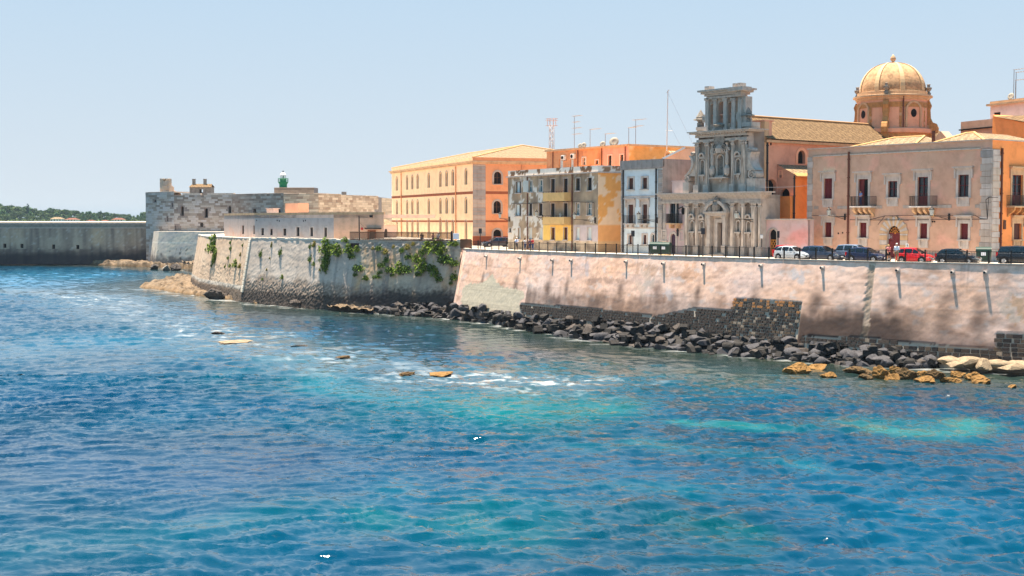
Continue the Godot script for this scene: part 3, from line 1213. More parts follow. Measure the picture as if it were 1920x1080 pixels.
	for i in PW.c.size() - 1:
		var n := maxi(1, int(round((PW.s[i + 1] - PW.s[i]) / 2.0)))
		for k in n:
			var t0 := float(k) / n
			var t1 := float(k + 1) / n - 0.008
			var a: Vector3 = PW.c[i].lerp(PW.c[i + 1], t0)
			var b: Vector3 = PW.c[i].lerp(PW.c[i + 1], t1)
			var na: Vector3 = PW.m[i].lerp(PW.m[i + 1], t0)
			var nb: Vector3 = PW.m[i].lerp(PW.m[i + 1], t1)
			var y0 := UP * -0.02
			var y1 := UP * 0.1
			var ao := a + na * 0.07
			var bo := b + nb * 0.07
			var ai := a - na * 0.6
			var bi := b - nb * 0.6
			cap.quad(ao + y0, bo + y0, bo + y1, ao + y1)
			cap.quad(ao + y1, bo + y1, bi + y1, ai + y1)
			cap.quad(bi - UP * 0.3, ai - UP * 0.3, ai + y1, bi + y1)
			cap.quad(bo + y0, bi + y0, bi + y1, bo + y1)
			cap.quad(ai + y0, ao + y0, ao + y1, ai + y1)
	stuff(part("coping_slabs", cap, M.coping, w))
	var made := 0
	var bm := [Shape.new().block(Vector3(-0.5, -0.5, -0.1), Vector3(0.5, 0.5, 0.075), 0.03).mesh(), Shape.new().block(Vector3(-0.48, -0.49, -0.1), Vector3(0.5, 0.47, 0.06), 0.05).mesh(), Shape.new().block(Vector3(-0.5, -0.46, -0.1), Vector3(0.47, 0.5, 0.085), 0.02).mesh()]
	var bmat := []
	for q in [[58, 50, 48], [70, 60, 55], [86, 74, 66], [48, 44, 44], [100, 84, 70]]:
		bmat.append(mat("brick%d" % bmat.size(), lin(q[0], q[1], q[2]), 0.92, M.basalt.albedo_texture, 1.5))
	var omat := [mat("brick_rust", lin(170, 118, 74), 0.92, M.basalt.albedo_texture, 1.5), mat("brick_pale", lin(150, 134, 118), 0.92, M.basalt.albedo_texture, 1.5)]
	var order := [7, 4, 6, 5, 3, 2, 1, 0]
	var rest := Shape.new()
	for bi in order:
		var b: Array = bands[bi]
		var big: bool = bi >= 6
		var bw := 0.72 if big else 0.52
		var bh := 0.40 if big else 0.30
		var s1: float = minf(b[1], rhit(PW, 1990, 640).x)
		var floor_y := 0.75 if bi >= 6 else (1.55 if bi == 4 else 1.5)
		var y := maxf(b[2], b[3]) - bh * 0.5
		var row := 0
		while y > floor_y:
			var s: float = b[0] + bw * (0.25 if row % 2 else 0.5)
			while s < s1 - 0.1:
				var wd := bw * rng.randf_range(0.72, 1.18)
				var lim: float = lerpf(b[2], b[3], (s - b[0]) / (b[1] - b[0]))
				if y + bh * 0.4 < lim + 0.06 and rng.randf() > 0.03:
					var t := PW.frame(s, y, -0.05 + rng.randf_range(-0.02, 0.02))
					t.basis = t.basis * Basis.from_scale(Vector3(wd - 0.06, bh - 0.055, 1.0))
					var m: Material = bmat[rng.randi() % bmat.size()]
					if bi == 4 and y > lim - 0.8 - 1.2 * maxf(0.0, n1.get_noise_2d(s * 0.3, 1.0)):
						m = omat[0] if rng.randf() < 0.4 else bmat[2]
					elif rng.randf() < 0.08:
						m = omat[1]
					if made < 300:
						put("brick", bm[rng.randi() % 3], m, w, t)
						made += 1
					else:
						rest.xf = t
						rest.block(Vector3(-0.5, -0.5, -0.1), Vector3(0.5, 0.5, 0.075), 0.03)
				s += wd
			y -= bh
			row += 1
	stuff(part("small_bricks", rest, bmat[1], w))
	var sp := Shape.new()
	sp.tube(Vector3(0, 0, -0.2), Vector3(0, -0.06, 0.36), 0.16, 0.14, 8)
	sp.box(Vector3(-0.2, -0.2, -0.1), Vector3(0.2, 0.2, 0.06))
	var lip := Shape.new()
	lip.tube(Vector3(0, -0.062, 0.35), Vector3(0, -0.065, 0.375), 0.10, 0.10, 8)
	var lm := lip.mesh()
	var spm := sp.mesh()
	for q in spouts:
		var t := PW.frame(q.x, q.y)
		var o := put("drain_spout", spm, M.stone_pale, w, t)
		put("spout_hole", lm, M.dark, o)


func bastion() -> void:
	var s1: float = BW.s[1]
	var s2: float = BW.s[2]
	var s3: float = BW.s[3]
	var s4: float = BW.s[4]
	var sd := rhit(BW, 662, 500).x
	var paint := func(s: float, y: float) -> Color:
		var big := n1.get_noise_2d(s * 0.12, y * 0.2)
		var fine := n1.get_noise_2d(s * 1.3, y * 1.7)
		var cell := n1.get_noise_2d(s * 2.1 + 20.0, y * 2.6)
		var v := n1.get_noise_2d(s * 0.7, y * 0.05 + 9.0)
		var c: Color
		if s < s2:
			c = lin(214, 188, 162).lerp(lin(180, 150, 126), 0.5 + 0.5 * big)
			var rub := sstep(7.2, 5.0, y + 1.2 * big)
			c = c * (1.0 + 0.12 * fine + rub * 0.45 * cell)
			if y < 2.6 and y > 1.9:
				c = lin(198, 186, 172) * (1.0 + 0.15 * fine)
			c = c.lerp(lin(64, 56, 52), sstep(2.5, 1.5, y + 0.6 * fine + 0.4 * big) * 0.85)
		elif s < sd:
			c = lin(206, 190, 176).lerp(lin(176, 158, 144), 0.5 + 0.6 * big)
			c = c * (1.0 + 0.10 * fine)
			c = c * (1.0 - 0.45 * sstep(0.3, 0.45, cell) * sstep(0.0, 0.3, n1.get_noise_2d(s * 0.5, y * 0.5 + 3.0)))
			c = c.lerp(lin(150, 140, 134), 0.6 * sstep(0.2, 0.5, v) * sstep(s2 + 4.0, s3, s))
			var rub := sstep(4.6, 3.4, y + 1.5 * n1.get_noise_2d(s * 0.18, 6.0) + 0.5 * fine)
			c = c.lerp(lin(150, 132, 118) * (1.0 + 0.75 * cell), rub)
			c = c.lerp(lin(56, 50, 48), sstep(2.9, 1.7, y + 0.8 * fine + 0.5 * big) * 0.85)
		else:
			c = lin(200, 182, 160).lerp(lin(146, 132, 120), 0.5 + 0.8 * big)
			c = c.lerp(lin(200, 160, 120), 0.75 * sstep(0.05, 0.5, n1.get_noise_2d(s * 0.25, y * 0.12 + 30.0)))
			c = c.lerp(lin(112, 104, 104), 0.55 * sstep(0.05, 0.5, v))
			c = c * (1.0 + 0.16 * fine + 0.22 * cell * sstep(8.0, 9.6, y))
			if y > 9.4:
				c = c.lerp(lin(170, 166, 162), 0.5) * (1.0 + 0.4 * cell)
			var dk := sstep(4.2, 2.4, y + 1.2 * big + 0.7 * fine)
			c = c.lerp(lin(52, 46, 46) * (1.0 + 0.6 * maxf(0.0, cell)), dk * 0.92)
			c = c.lerp(lin(128, 118, 102) * (1.0 + 0.7 * cell), sstep(1.5, 0.8, y + 0.4 * fine) * 0.7 * sstep(s3 + 14.0, s3 + 4.0, s))
		return c
	var bump := func(s: float, y: float) -> float:
		var k := 0.035 * n1.get_noise_2d(s * 0.4, y * 0.9)
		var cell := n1.get_noise_2d(s * 2.1 + 20.0, y * 2.6)
		if s < s2:
			k += 0.10 * cell * sstep(7.2, 5.0, y)
		else:
			k += 0.13 * cell * sstep(4.6, 3.0, y) + 0.03 * cell
			if s > sd:
				k += 0.04 * n1.get_noise_2d(s * 1.2, y * 1.4) + (0.09 * cell if y > 9.2 else 0.0)
		return k
	var b := thing("bastion", "weathered stone bastion with bushes growing out of its stained battered walls", "bastion")
	put("battered_wall", rampart_mesh(BW, 0.0, s4, -0.5, 10.5, 0.17, paint, bump, BW.s), M.wall_paint, b)
	var cap := Shape.new()
	for i in BW.c.size() - 1:
		var n := int((BW.s[i + 1] - BW.s[i]) / 0.9) + 1
		for k in n:
			var t := (k + 0.5) / n
			var p: Vector3 = BW.c[i].lerp(BW.c[i + 1], t)
			var r: Vector3 = (BW.c[i + 1] - BW.c[i]).normalized()
			var o := BW.out(i)
			cap.xf = Transform3D(Basis(r, UP, o), p)
			var hh := 0.08 if i < 2 else rng.randf_range(0.1, 0.28)
			var ww: float = (BW.s[i + 1] - BW.s[i]) / n
			cap.tint(lin(226, 212, 196) * rng.randf_range(0.8, 1.05))
			cap.block(Vector3(-ww * 0.49, -0.12, -0.7), Vector3(ww * 0.47, hh, 0.06 + rng.randf_range(-0.03, 0.05)), 0.03)
	stuff(part("edge_stones", cap, M.blocks, b))
	var ridge := Shape.new()
	for k in 14:
		var y0 := 1.6 + k * 0.63
		var t := BW.frame(s2 - 0.01, y0)
		var p := BW.at(s2, y0)
		var q := BW.at(s2, y0 + 0.6)
		var o: Vector3 = BW.m[2].normalized()
		var r := o.cross(UP) * -1.0
		ridge.tint(lin(222, 206, 186) * rng.randf_range(0.85, 1.05))
		ridge.xf = Transform3D(Basis(r, (q - p).normalized(), r.cross((q - p).normalized())), p)
		ridge.block(Vector3(-0.42, 0, -0.8), Vector3(0.42, 0.6, 0.16), 0.05)
	part("corner_ridge", ridge, M.blocks, b)
	var hole := Shape.new().box(Vector3(-0.8, -0.5, -0.3), Vector3(0.8, 0.3, 0.13))
	var hp := rhit(BW, 665, 460)
	part("drain_opening", hole, M.dark, b, BW.frame(hp.x, hp.y))


func line_box(sh: Shape, t: Transform3D, u0: float, u1: float, v0: float, v1: float, z0: float, z1: float) -> void:
	var old := sh.xf
	sh.xf = old * t
	sh.box(Vector3(u0, v0, z0), Vector3(u1, v1, z1))
	sh.xf = old


func quoins(parent: Node3D, t: Transform3D, u0: float, u1: float, v0: float, v1: float, mats: Array, h := 0.5, proud := 0.05, ragged := 0.0, right := true) -> void:
	var y := v0
	var k := 0
	while y < v1 - 0.1:
		var hh := minf(h * rng.randf_range(0.85, 1.15), v1 - y)
		var e := ragged * (1.0 if k % 2 == 0 else 0.0)
		var a := u0 - (0.0 if right else e)
		var b := u1 + (e if right else 0.0)
		var sh := Shape.new().block(Vector3(a, y + 0.012, -0.05), Vector3(b, y + hh - 0.012, proud + rng.randf_range(0.0, 0.015)), 0.02)
		part("quoin", sh, mats[rng.randi() % mats.size()], parent, t)
		y += hh
		k += 1


func pipe(parent: Node3D, t: Transform3D, u: float, v0: float, v1: float, m: String, r := 0.07) -> void:
	var sh := Shape.new()
	sh.tube(Vector3(u, v0, 0.12), Vector3(u, v1, 0.12), r, r, 6)
	var y := v0 + 0.6
	while y < v1:
		sh.tube(Vector3(u, y, 0.12), Vector3(u, y + 0.1, 0.12), r * 1.5, r * 1.5, 6)
		y += 2.0
	part("downpipe", sh, M[m], parent, t)


func railing(parent: Node3D, t: Transform3D, u0: float, u1: float, v0: float, h: float, z: float, gap := 0.13, m := "iron") -> void:
	var sh := Shape.new()
	for y in [0.06, h]:
		sh.box(Vector3(u0, v0 + y - 0.025, z - 0.02), Vector3(u1, v0 + y, z + 0.02))
		for x in [u0, u1]:
			sh.box(Vector3(x - 0.02, v0 + y - 0.025, 0.0), Vector3(x + 0.02, v0 + y, z))
	var n := int((u1 - u0) / gap)
	for k in n + 1:
		var x := u0 + (u1 - u0) * k / n
		sh.box(Vector3(x - 0.012, v0 + 0.06, z - 0.012), Vector3(x + 0.012, v0 + h, z + 0.012))
	for k in int(z / gap):
		for x in [u0, u1]:
			sh.box(Vector3(x - 0.012, v0 + 0.06, k * gap), Vector3(x + 0.012, v0 + h, k * gap + 0.02))
	part("railing", sh, M[m], parent, t)


func hip(parent: Node3D, w: float, d: float, y: float, rise: float, inset: float, over: float, m: String, tip0: float, tip1: float, called := "roof") -> Node3D:
	var sh := Shape.new()
	var a := Vector3(-over, y, over)
	var b := Vector3(w + over, y, over)
	var c := Vector3(w + over, y, -d - over)
	var e := Vector3(-over, y, -d - over)
	var p := Vector3(tip0, y + rise, -inset)
	var q := Vector3(tip1, y + rise, -inset)
	slope(sh, a, b, q, p)
	slope(sh, b, c, q, q)
	slope(sh, c, e, p, q)
	slope(sh, e, a, p, p)
	var r := part(called, sh, M[m], parent)
	var rd := Shape.new()
	for s in [[a, p], [b, q], [c, q], [e, p], [p, q]]:
		rd.tube(s[0] + UP * 0.02, s[1] + UP * 0.02, 0.13, 0.13, 6)
	part("ridge_tiles", rd, M[m + "_ridge"], r)
	return r


func yellow_building() -> void:
	mat("tiles_ridge", lin(206, 164, 110), 0.9, M.stone.albedo_texture, 1.5)
	mat("tiles_old_ridge", lin(170, 132, 92), 0.9, M.stone.albedo_texture, 1.5)
	mat("tiles_red_ridge", lin(180, 110, 84), 0.9, M.stone.albedo_texture, 1.5)
	var t := frame_from(ground_at(735, 263.0, ROAD), ground_at(886.5, 216.7, ROAD))
	var w := ground_at(735, 263.0, ROAD).distance_to(ground_at(886.5, 216.7, ROAD))
	var b := thing("yellow_building", "long three storey cream yellow building with brown bands and a tiled hip roof", "building", t)
	var top := fuv(t, 886.5, 294.5).y
	var cor := fuv(t, 886.5, 302.5).y
	var d := 26.0
	var ops := []
	var X := [98, 197, 247, 299, 406, 518, 578, 638, 765]
	var T1 := [393, 385, 377, 370, 358, 345, 340, 333, 320]
	var B1 := [500, 492, 488, 483, 474, 464, 460, 452, 443]
	for i in 9:
		var x: float = 725 + X[i] / 5.143
		var u := fuv(t, x, 340).x
		var v0 := fuv(t, x, 260 + B1[i] / 5.143).y
		ops.append([u - 0.55, v0, u + 0.55, v0 + 2.6, true])
		var m0 := fuv(t, x, 260 + (730.0 - 10.0 * X[i] / 765.0) / 5.143).y
		ops.append([u - 0.55, m0, u + 0.55, m0 + 2.6, true])
		var tall: bool = i == 4 or i == 5
		ops.append([u - 0.5, 0.9 if not tall else 0.0, u + 0.5, 4.1 if not tall else 4.5, true])
	var sh := Shape.new()
	panel(sh, Transform3D(), 0, w, 0, top, ops, 0.35)
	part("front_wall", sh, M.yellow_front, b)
	var rs := right_side(w)
	var tr := t * rs
	var wn := {"kind": "glass", "pane": "dark", "frame": "frame_brown", "surround": "stone", "band": 0.3, "deep": 0.25, "sill": "stone", "sill_out": 0.2}
	var so := []
	so.append(op(tr, 725 + 1034 / 5.143, 260 + 318 / 5.143, 725 + 1106 / 5.143, 260 + 437 / 5.143, true))
	so.append(op(tr, 725 + 1030 / 5.143, 260 + 600 / 5.143, 725 + 1102 / 5.143, 260 + 720 / 5.143, true))
	so.append(op(tr, 725 + 1028 / 5.143, 260 + 876 / 5.143, 725 + 1104 / 5.143, 260 + 1010 / 5.143, true))
	var s2 := Shape.new()
	panel(s2, rs, 0, d, 0, top, so, 0.35)
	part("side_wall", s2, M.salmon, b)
	var s3 := Shape.new()
	shell(s3, w, d, top, "bl")
	part("rear_walls", s3, M.yellow_front, b)
	for i in ops.size():
		var o: Array = ops[i]
		window(b, Transform3D(), o, {"kind": "plain", "pane": "dark" if i % 3 != 1 else "glass", "frame": "frame_dark", "surround": "stone", "band": 0.14, "deep": 0.25, "proud": 0.04})
	for i in 3:
		if i < 2:
			window(b, rs, so[i], wn)
		else:
			window(b, rs, so[i], {"kind": "plank", "leaf": "dark", "pane": "dark", "frame": "frame_dark", "surround": "stone", "band": 0.3}, "door")
	var bands := [fuv(t, 886.5, 358.5).y, fuv(t, 886.5, 363.5).y, fuv(t, 886.5, 413.2).y, fuv(t, 886.5, 416.6).y]
	var q := Shape.new()
	for k in [0, 2]:
		q.box(Vector3(0, bands[k], 0), Vector3(w + 0.03, bands[k + 1], 0.03))
		q.box(Vector3(w, bands[k], 0.03), Vector3(w + 0.03, bands[k + 1], -d))
	q.box(Vector3(w, 0, 0.03), Vector3(w + 0.04, 1.5, -d))
	part("brown_band", q, M.band_brown, b)
	var c := Shape.new()
	c.box(Vector3(-0.5, cor - 0.12, -d), Vector3(w + 0.5, cor + 0.12, 0.5))
	c.box(Vector3(-0.25, cor - 0.4, -d), Vector3(w + 0.25, cor - 0.12, 0.25))
	part("cornice", c, M.stone_warm, b)
	quoins(b, rs, 0.02, 2.2, 1.55, bands[0] - 0.05, [M.stone_grey, M.stone], 0.62, 0.035)
	quoins(b, rs, 0.02, 2.2, bands[1] + 0.05, cor - 0.45, [M.stone_grey, M.stone], 0.62, 0.035)
	for x in [145, 671]:
		pipe(b, Transform3D(), fuv(t, 725 + x / 5.143, 360).x, 0.2, cor - 0.4, "salmon", 0.09)
	pipe(b, rs, fuv(tr, 725 + 1306 / 5.143, 310).x, 4.0, cor - 0.4, "salmon", 0.09)
	hip(b, w, d, top - 0.02, 2.6, 12.0, 0.0, "tiles", 13.0, w - 9.0)


func peel(s: float, y: float, base: Color, under: Color, amount: float, off: float) -> Color:
	var n := n1.get_noise_2d(s * 0.32 + off, y * 0.3 + off) + 0.25 * n1.get_noise_2d(s * 1.5, y * 1.5 + off)
	return under if n > amount else base


func ochre_block() -> void:
	var t := frame_from(ground_at(952.5, 190.5, ROAD), ground_at(1121.0, 170.8, ROAD))
	var w := ground_at(952.5, 190.5, ROAD).distance_to(ground_at(1121.0, 170.8, ROAD))
	var b := thing("apartment_block", "decayed three storey apartment block with peeling plaster and yellow balconies", "building", t)
	var f := func(x: float, y: float) -> Vector2: return fuv(t, 940 + x / 6.0, 300 + y / 6.0)
	var top: float = f.call(1085, 60).y
	var cor: float = f.call(1085, 138).y
	var d := 13.0
	var rows := []
	var ops := []
	var kinds := []
	var dx := {"kind": "plain", "pane": "dark", "frame": "frame_dark", "surround": "stone_pale", "band": 0.1, "proud": 0.04, "sill": "stone_pale", "sill_out": 0.1}
	var open := dx.duplicate(); open.kind = "half"; open.leaf = "pale_shutter"
	var pale := dx.duplicate(); pale.kind = "shutter"; pale.leaf = "pale_shutter"; pale.frame = "frame_white"
	var gl := dx.duplicate(); gl.kind = "glass"; gl.pane = "glass_blue"; gl.frame = "frame_white"
	var dd := dx.duplicate(); dd.kind = "shutter"; dd.leaf = "frame_dark"
	var brown := dx.duplicate(); brown.kind = "shutter"; brown.leaf = "brown_shutter"
	for q in [[165, 222, 242, 370, open], [308, 350, 232, 360, gl], [426, 468, 222, 360, gl], [560, 603, 212, 366, dd], [702, 748, 208, 366, dd], [840, 886, 205, 345, dd], [970, 1018, 200, 342, dd],
			[160, 222, 498, 628, open], [308, 348, 492, 627, dd], [424, 464, 490, 627, dd], [560, 602, 488, 640, dd], [702, 746, 486, 640, dd], [838, 884, 482, 622, gl], [968, 1018, 480, 620, gl],
			[190, 216, 768, 888, pale], [315, 344, 766, 890, pale], [428, 459, 766, 892, pale], [560, 602, 762, 897, brown], [702, 744, 760, 897, brown], [838, 882, 760, 898, pale], [966, 1016, 760, 900, pale],
			[86, 112, 768, 812, dx]]:
		ops.append(op(t, 940 + q[0] / 6.0, 300 + q[2] / 6.0, 940 + q[1] / 6.0, 300 + q[3] / 6.0))
		kinds.append(q[4])
	var yb: float = f.call(600, 730).y
	var yp: float = f.call(600, 903).y
	var u1: float = f.call(470, 800).x
	var u2: float = f.call(803, 800).x
	var u0: float = f.call(262, 400).x
	var ymid: float = f.call(100, 470).y
	var paint := func(s: float, y: float) -> Color:
		var fine := n1.get_noise_2d(s * 1.2, y * 1.2)
		var c := lin(184, 160, 132).lerp(lin(132, 116, 100), 0.5 + 0.8 * n1.get_noise_2d(s * 0.4, y * 0.35 + 4.0))
		var white := lin(212, 206, 196)
		var am := 0.26
		if s < u0:
			am = 0.04 if y < ymid else 0.24
		elif s < u1:
			am = 0.02 if y < ymid else 0.2
		if s > u1:
			am = 0.42
		c = peel(s, y, c, white, am, 3.0)
		if y < yb and s > u1 and s < u2:
			c = lin(228, 188, 104)
		elif y < yb and s >= u2:
			c = lin(196, 180, 178)
		if y < yp:
			c = lin(206, 186, 160).lerp(lin(140, 124, 108), clampf(0.4 + 1.2 * n1.get_noise_2d(s * 0.5, y * 0.9), 0, 1))
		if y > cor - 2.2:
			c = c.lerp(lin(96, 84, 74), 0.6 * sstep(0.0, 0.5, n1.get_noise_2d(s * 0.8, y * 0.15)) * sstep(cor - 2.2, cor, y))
		if y > cor:
			c = peel(s, y * 1.5, lin(236, 222, 206), lin(128, 96, 72), 0.22, 9.0)
		return c * (1.0 + 0.12 * fine)
	var sh := Shape.new()
	panel(sh, Transform3D(), 0, w, 0, top, ops, 0.25, 0.26, paint)
	part("front_wall", sh, M.painted_plain, b)
	var rs := right_side(w)
	var yl: float = f.call(1085, 725).y
	var paint2 := func(s: float, y: float) -> Color:
		var c := peel(s, y, lin(226, 164, 96), lin(230, 200, 168), 0.12 if y > yl + 4.2 else -0.12, 17.0)
		if y < yl:
			c = lin(226, 164, 106)
		if y < yp:
			c = lin(222, 176, 128)
		if y > cor:
			c = peel(s, y * 1.5, lin(232, 220, 208), lin(150, 116, 90), 0.25, 9.0)
		return c * (1.0 + 0.1 * n1.get_noise_2d(s * 1.1, y * 1.1))
	var s2 := Shape.new()
	panel(s2, rs, 0, d, 0, top, [], 0.25, 0.26, paint2)
	part("side_wall", s2, M.painted_plain, b)
	var s3 := Shape.new()
	shell(s3, w, d, top - 0.4, "blt")
	part("rear_walls", s3, M.ochre_roof, b)
	var lin_ := Shape.new()
	lin_.box(Vector3(-0.15, cor - 0.06, 0.002), Vector3(w + 0.25, cor + 0.1, 0.28))
	lin_.box(Vector3(w + 0.002, cor - 0.06, 0.002), Vector3(w + 0.25, cor + 0.1, -d))
	part("cornice", lin_, M.stone_pale, b)
	var wt := Shape.new()
	wt.box(Vector3(0, top - 0.4, -d), Vector3(w, top, -d + 0.25))
	wt.box(Vector3(0, top - 0.4, -0.001), Vector3(0.25, top, -d + 0.25))
	part("parapet", wt, M.stone_pale, b)
	for i in ops.size():
		window(b, Transform3D(), ops[i], kinds[i])
	for q in [[468, 708, 372, 458], [463, 705, 642, 724]]:
		var a: Vector2 = fuv(t, 940 + q[0] / 6.0, 300 + q[2] / 6.0, 1.1)
		var e: Vector2 = fuv(t, 940 + q[1] / 6.0, 300 + q[3] / 6.0, 1.1)
		var s := Shape.new()
		s.box(Vector3(a.x, e.y, 0), Vector3(e.x, e.y + 0.16, 1.1))
		for z in [0]:
			s.box(Vector3(a.x, e.y + 0.16, 1.0), Vector3(e.x, a.y, 1.1))
			s.box(Vector3(a.x, e.y + 0.16, 0), Vector3(a.x + 0.1, a.y, 1.0))
			s.box(Vector3(e.x - 0.1, e.y + 0.16, 0), Vector3(e.x, a.y, 1.0))
		var o := part("balcony", s, M.balcony_yellow, b)
		var h := Shape.new()
		h.box(Vector3(a.x, a.y + 0.16, 1.03), Vector3(e.x, a.y + 0.2, 1.07))
		for k in 9:
			var x := lerpf(a.x + 0.05, e.x - 0.05, k / 8.0)
			h.box(Vector3(x - 0.015, a.y, 1.035), Vector3(x + 0.015, a.y + 0.16, 1.065))
		part("handrail", h, M.iron, o)
	for x in [300, 803]:
		pipe(b, Transform3D(), f.call(x, 600).x, 0.1, cor - 0.05, "pipe_brown", 0.08)
	var cb := Shape.new()
	for q in [[[120, 490], [300, 492], [470, 480], [560, 462], [800, 470], [1050, 478], [1055, 710], [1080, 716]]]:
		for i in q.size() - 1:
			var a: Vector2 = f.call(q[i][0], q[i][1])
			var e: Vector2 = f.call(q[i + 1][0], q[i + 1][1])
			cb.tube(Vector3(a.x, a.y, 0.1), Vector3(e.x, e.y, 0.1), 0.03, 0.03, 4)
	part("cable", cb, M.cable, b)
	var lf := Shape.new()
	var lo: Array = ops[1]
	lf.xf = Transform3D(Basis(UP, -1.9), Vector3(lo[0], lo[1], 0.05))
	lf.box(Vector3(0, 0, -0.02), Vector3(0.75, lo[3] - lo[1], 0.02))
	part("open_shutter", lf, M.pale_shutter, b)


func upper_block() -> void:
	var t := frame_from(ground_at(1025, 203.0, ROAD), ground_at(1179, 186.5, ROAD))
	var w := ground_at(1025, 203.0, ROAD).distance_to(ground_at(1179, 186.5, ROAD))
	var b := thing("terraced_house", "orange and pink flat roofed house rising behind the decayed apartment block", "building", t)
	var f := func(x: float, y: float) -> Vector2: return fuv(t, 720 + x / 3.724, 200 + y / 3.724)
	var top := fuv(t, 1179, 270.3).y
	var d := 13.0
	var um: float = f.call(1520, 350).x
	var ops := []
	var ks := []
	var pale := {"kind": "shutter", "leaf": "pale_shutter", "frame": "frame_white", "pane": "dark"}
	var wh := {"kind": "glass", "pane": "glass", "frame": "frame_white", "surround": "frame_white", "band": 0.12}
	var dk := {"kind": "shutter", "leaf": "frame_dark", "frame": "frame_dark", "pane": "dark", "surround": "pale_pink", "band": 0.15}
	for q in [[1225, 1250, 366, 430, pale], [1300, 1323, 362, 428, pale], [1386, 1410, 355, 408, wh], [1478, 1497, 374, 402, dk], [1566, 1591, 340, 416, dk], [1650, 1673, 335, 412, dk]]:
		ops.append(op(t, 720 + q[0] / 3.724, 200 + q[2] / 3.724, 720 + q[1] / 3.724, 200 + q[3] / 3.724))
		ks.append(q[4])
	var paint := func(s: float, y: float) -> Color:
		var c := peel(s, y, lin(214, 152, 110), lin(196, 134, 98), 0.2, 31.0) if s < um else lin(214, 160, 144)
		return c * (1.0 + 0.12 * n1.get_noise_2d(s * 0.8, y * 0.8))
	var sh := Shape.new()
	panel(sh, Transform3D(), 0, w, 0, top, ops, 0.25, 0.6, paint)
	part("front_wall", sh, M.painted, b)
	var paint2 := func(s: float, y: float) -> Color:
		return peel(s, y, lin(220, 162, 96), lin(230, 196, 156), 0.1 + 0.25 * sstep(top - 0.3, top - 2.0, y), 41.0)
	var s2 := Shape.new()
	panel(s2, right_side(w), 0, d, 0, top, [], 0.25, 0.5, paint2)
	part("side_wall", s2, M.painted, b)
	var s3 := Shape.new()
	shell(s3, w, d, top - 0.3, "blt")
	part("rear_walls", s3, M.ochre_roof, b)
	for i in ops.size():
		window(b, Transform3D(), ops[i], ks[i])
	var c := Shape.new()
	c.box(Vector3(-0.2, top - 0.25, 0.002), Vector3(w + 0.25, top + 0.02, 0.25))
	c.box(Vector3(w + 0.002, top - 0.25, 0.002), Vector3(w + 0.25, top + 0.02, -d))
	c.box(Vector3(-0.2, top - 0.25, -0.3), Vector3(w + 0.0, top + 0.015, -0.002))
	part("cornice", c, M.stone_warm, b)
	for x in [1183, 1357, 1523, 1688]:
		pipe(b, Transform3D(), f.call(x, 370).x, top - 5.5, top - 0.3, "pipe_brown", 0.07)
	for i in 2:
		var p: Vector2 = f.call([1262, 1328][i], [357, 347][i])
		var o := thing("air_conditioner", ["white air conditioner box left of the two on the orange house wall", "white air conditioner box beside the brown pipe on the orange house wall"][i], "air conditioner", t * Transform3D(Basis(), Vector3(p.x, p.y - 0.35, 0)), "air conditioners on the orange house")
		part("casing", Shape.new().block(Vector3(-0.45, 0, 0.05), Vector3(0.45, 0.7, 0.4), 0.03), M.ac, o)
		part("fan_grille", Shape.new().tube(Vector3(-0.1, 0.35, 0.401), Vector3(-0.1, 0.35, 0.42), 0.27, 0.27, 12), M.dark, o)
		part("bracket", Shape.new().box(Vector3(-0.4, -0.08, 0), Vector3(-0.34, -0.001, 0.4)).box(Vector3(0.34, -0.08, 0), Vector3(0.4, -0.001, 0.4)), M.steel, o)
	var dl := ["first small satellite dish on the parapet of the orange house", "second small satellite dish close beside the first on the orange house", "satellite dish half hidden behind the parapet of the pink house part", "large pale satellite dish standing on the roof of the pink house part"]
	for i in 4:
		var q: Array = [[1088, 273.5, 0.34], [1094.8, 272.5, 0.42], [1130.5, 270.5, 0.44], [1151.8, 266.5, 0.7]][i]
		var p := fuv(t, q[0], q[1], -1.0)
		satellite_dish(t * Transform3D(Basis(UP, 0.6), Vector3(p.x, top - 0.4, -1.0)), p.y - top + 0.4, q[2], dl[i], "satellite dishes on the orange house")
	var al := ["tall thin television aerial on the orange house roof", "short aerial with one arm left of the first small dish", "shortest aerial between two dishes on the orange house", "thin aerial near the right end of the pink house roof", "tall aerial at the right end of the pink house roof"]
	for i in 5:
		var q: Array = [[1077, 217, 4, 1.6], [1106.5, 242, 1, 2.4], [1135, 250.5, 1, 2.2], [1179, 239, 1, 1.5], [1192, 224, 2, 2.2]][i]
		var z := -2.5
		var p := fuv(t, q[0], q[1], z)
		aerial(t * Transform3D(Basis(), Vector3(p.x, top - 0.4, z)), p.y - top + 0.4, q[2], q[3], al[i], "aerials on the orange house")
	var mp := ground_at(1034, 232.0, ROAD)
	var mh := at_depth(1034, 223, 232.0).y - ROAD
	var mo := thing("lattice_mast", "slender red and white lattice mast with a cage at its top", "mast", Transform3D(Basis(UP, 0.4), mp))
	var a := Shape.new()
	var br := Shape.new()
	for s in [[-1, -1], [1, -1], [1, 1], [-1, 1]]:
		a.tube(Vector3(s[0] * 0.38, 0, s[1] * 0.38), Vector3(s[0] * 0.30, mh - 1.2, s[1] * 0.30), 0.06, 0.05, 4)
	var y := 8.0
	var flip := 1.0
	while y < mh - 1.4:
		for k in 4:
			var g := Basis(UP, k * PI / 2)
			br.tube(g * Vector3(-0.34 * flip, y, 0.34), g * Vector3(0.34 * flip, y + 0.7, 0.34), 0.04, 0.04, 4)
		y += 0.7
		flip = -flip
	part("legs", a, M.mast_red, mo)
	part("braces", br, M.white, mo)
	var cg := Shape.new()
	for yy in [mh - 1.2, mh - 0.3, mh]:
		for k in 4:
			cg.xf = Transform3D(Basis(UP, k * PI / 2), Vector3.ZERO)
			cg.box(Vector3(-0.8, yy, 0.76), Vector3(0.8, yy + 0.06, 0.8))
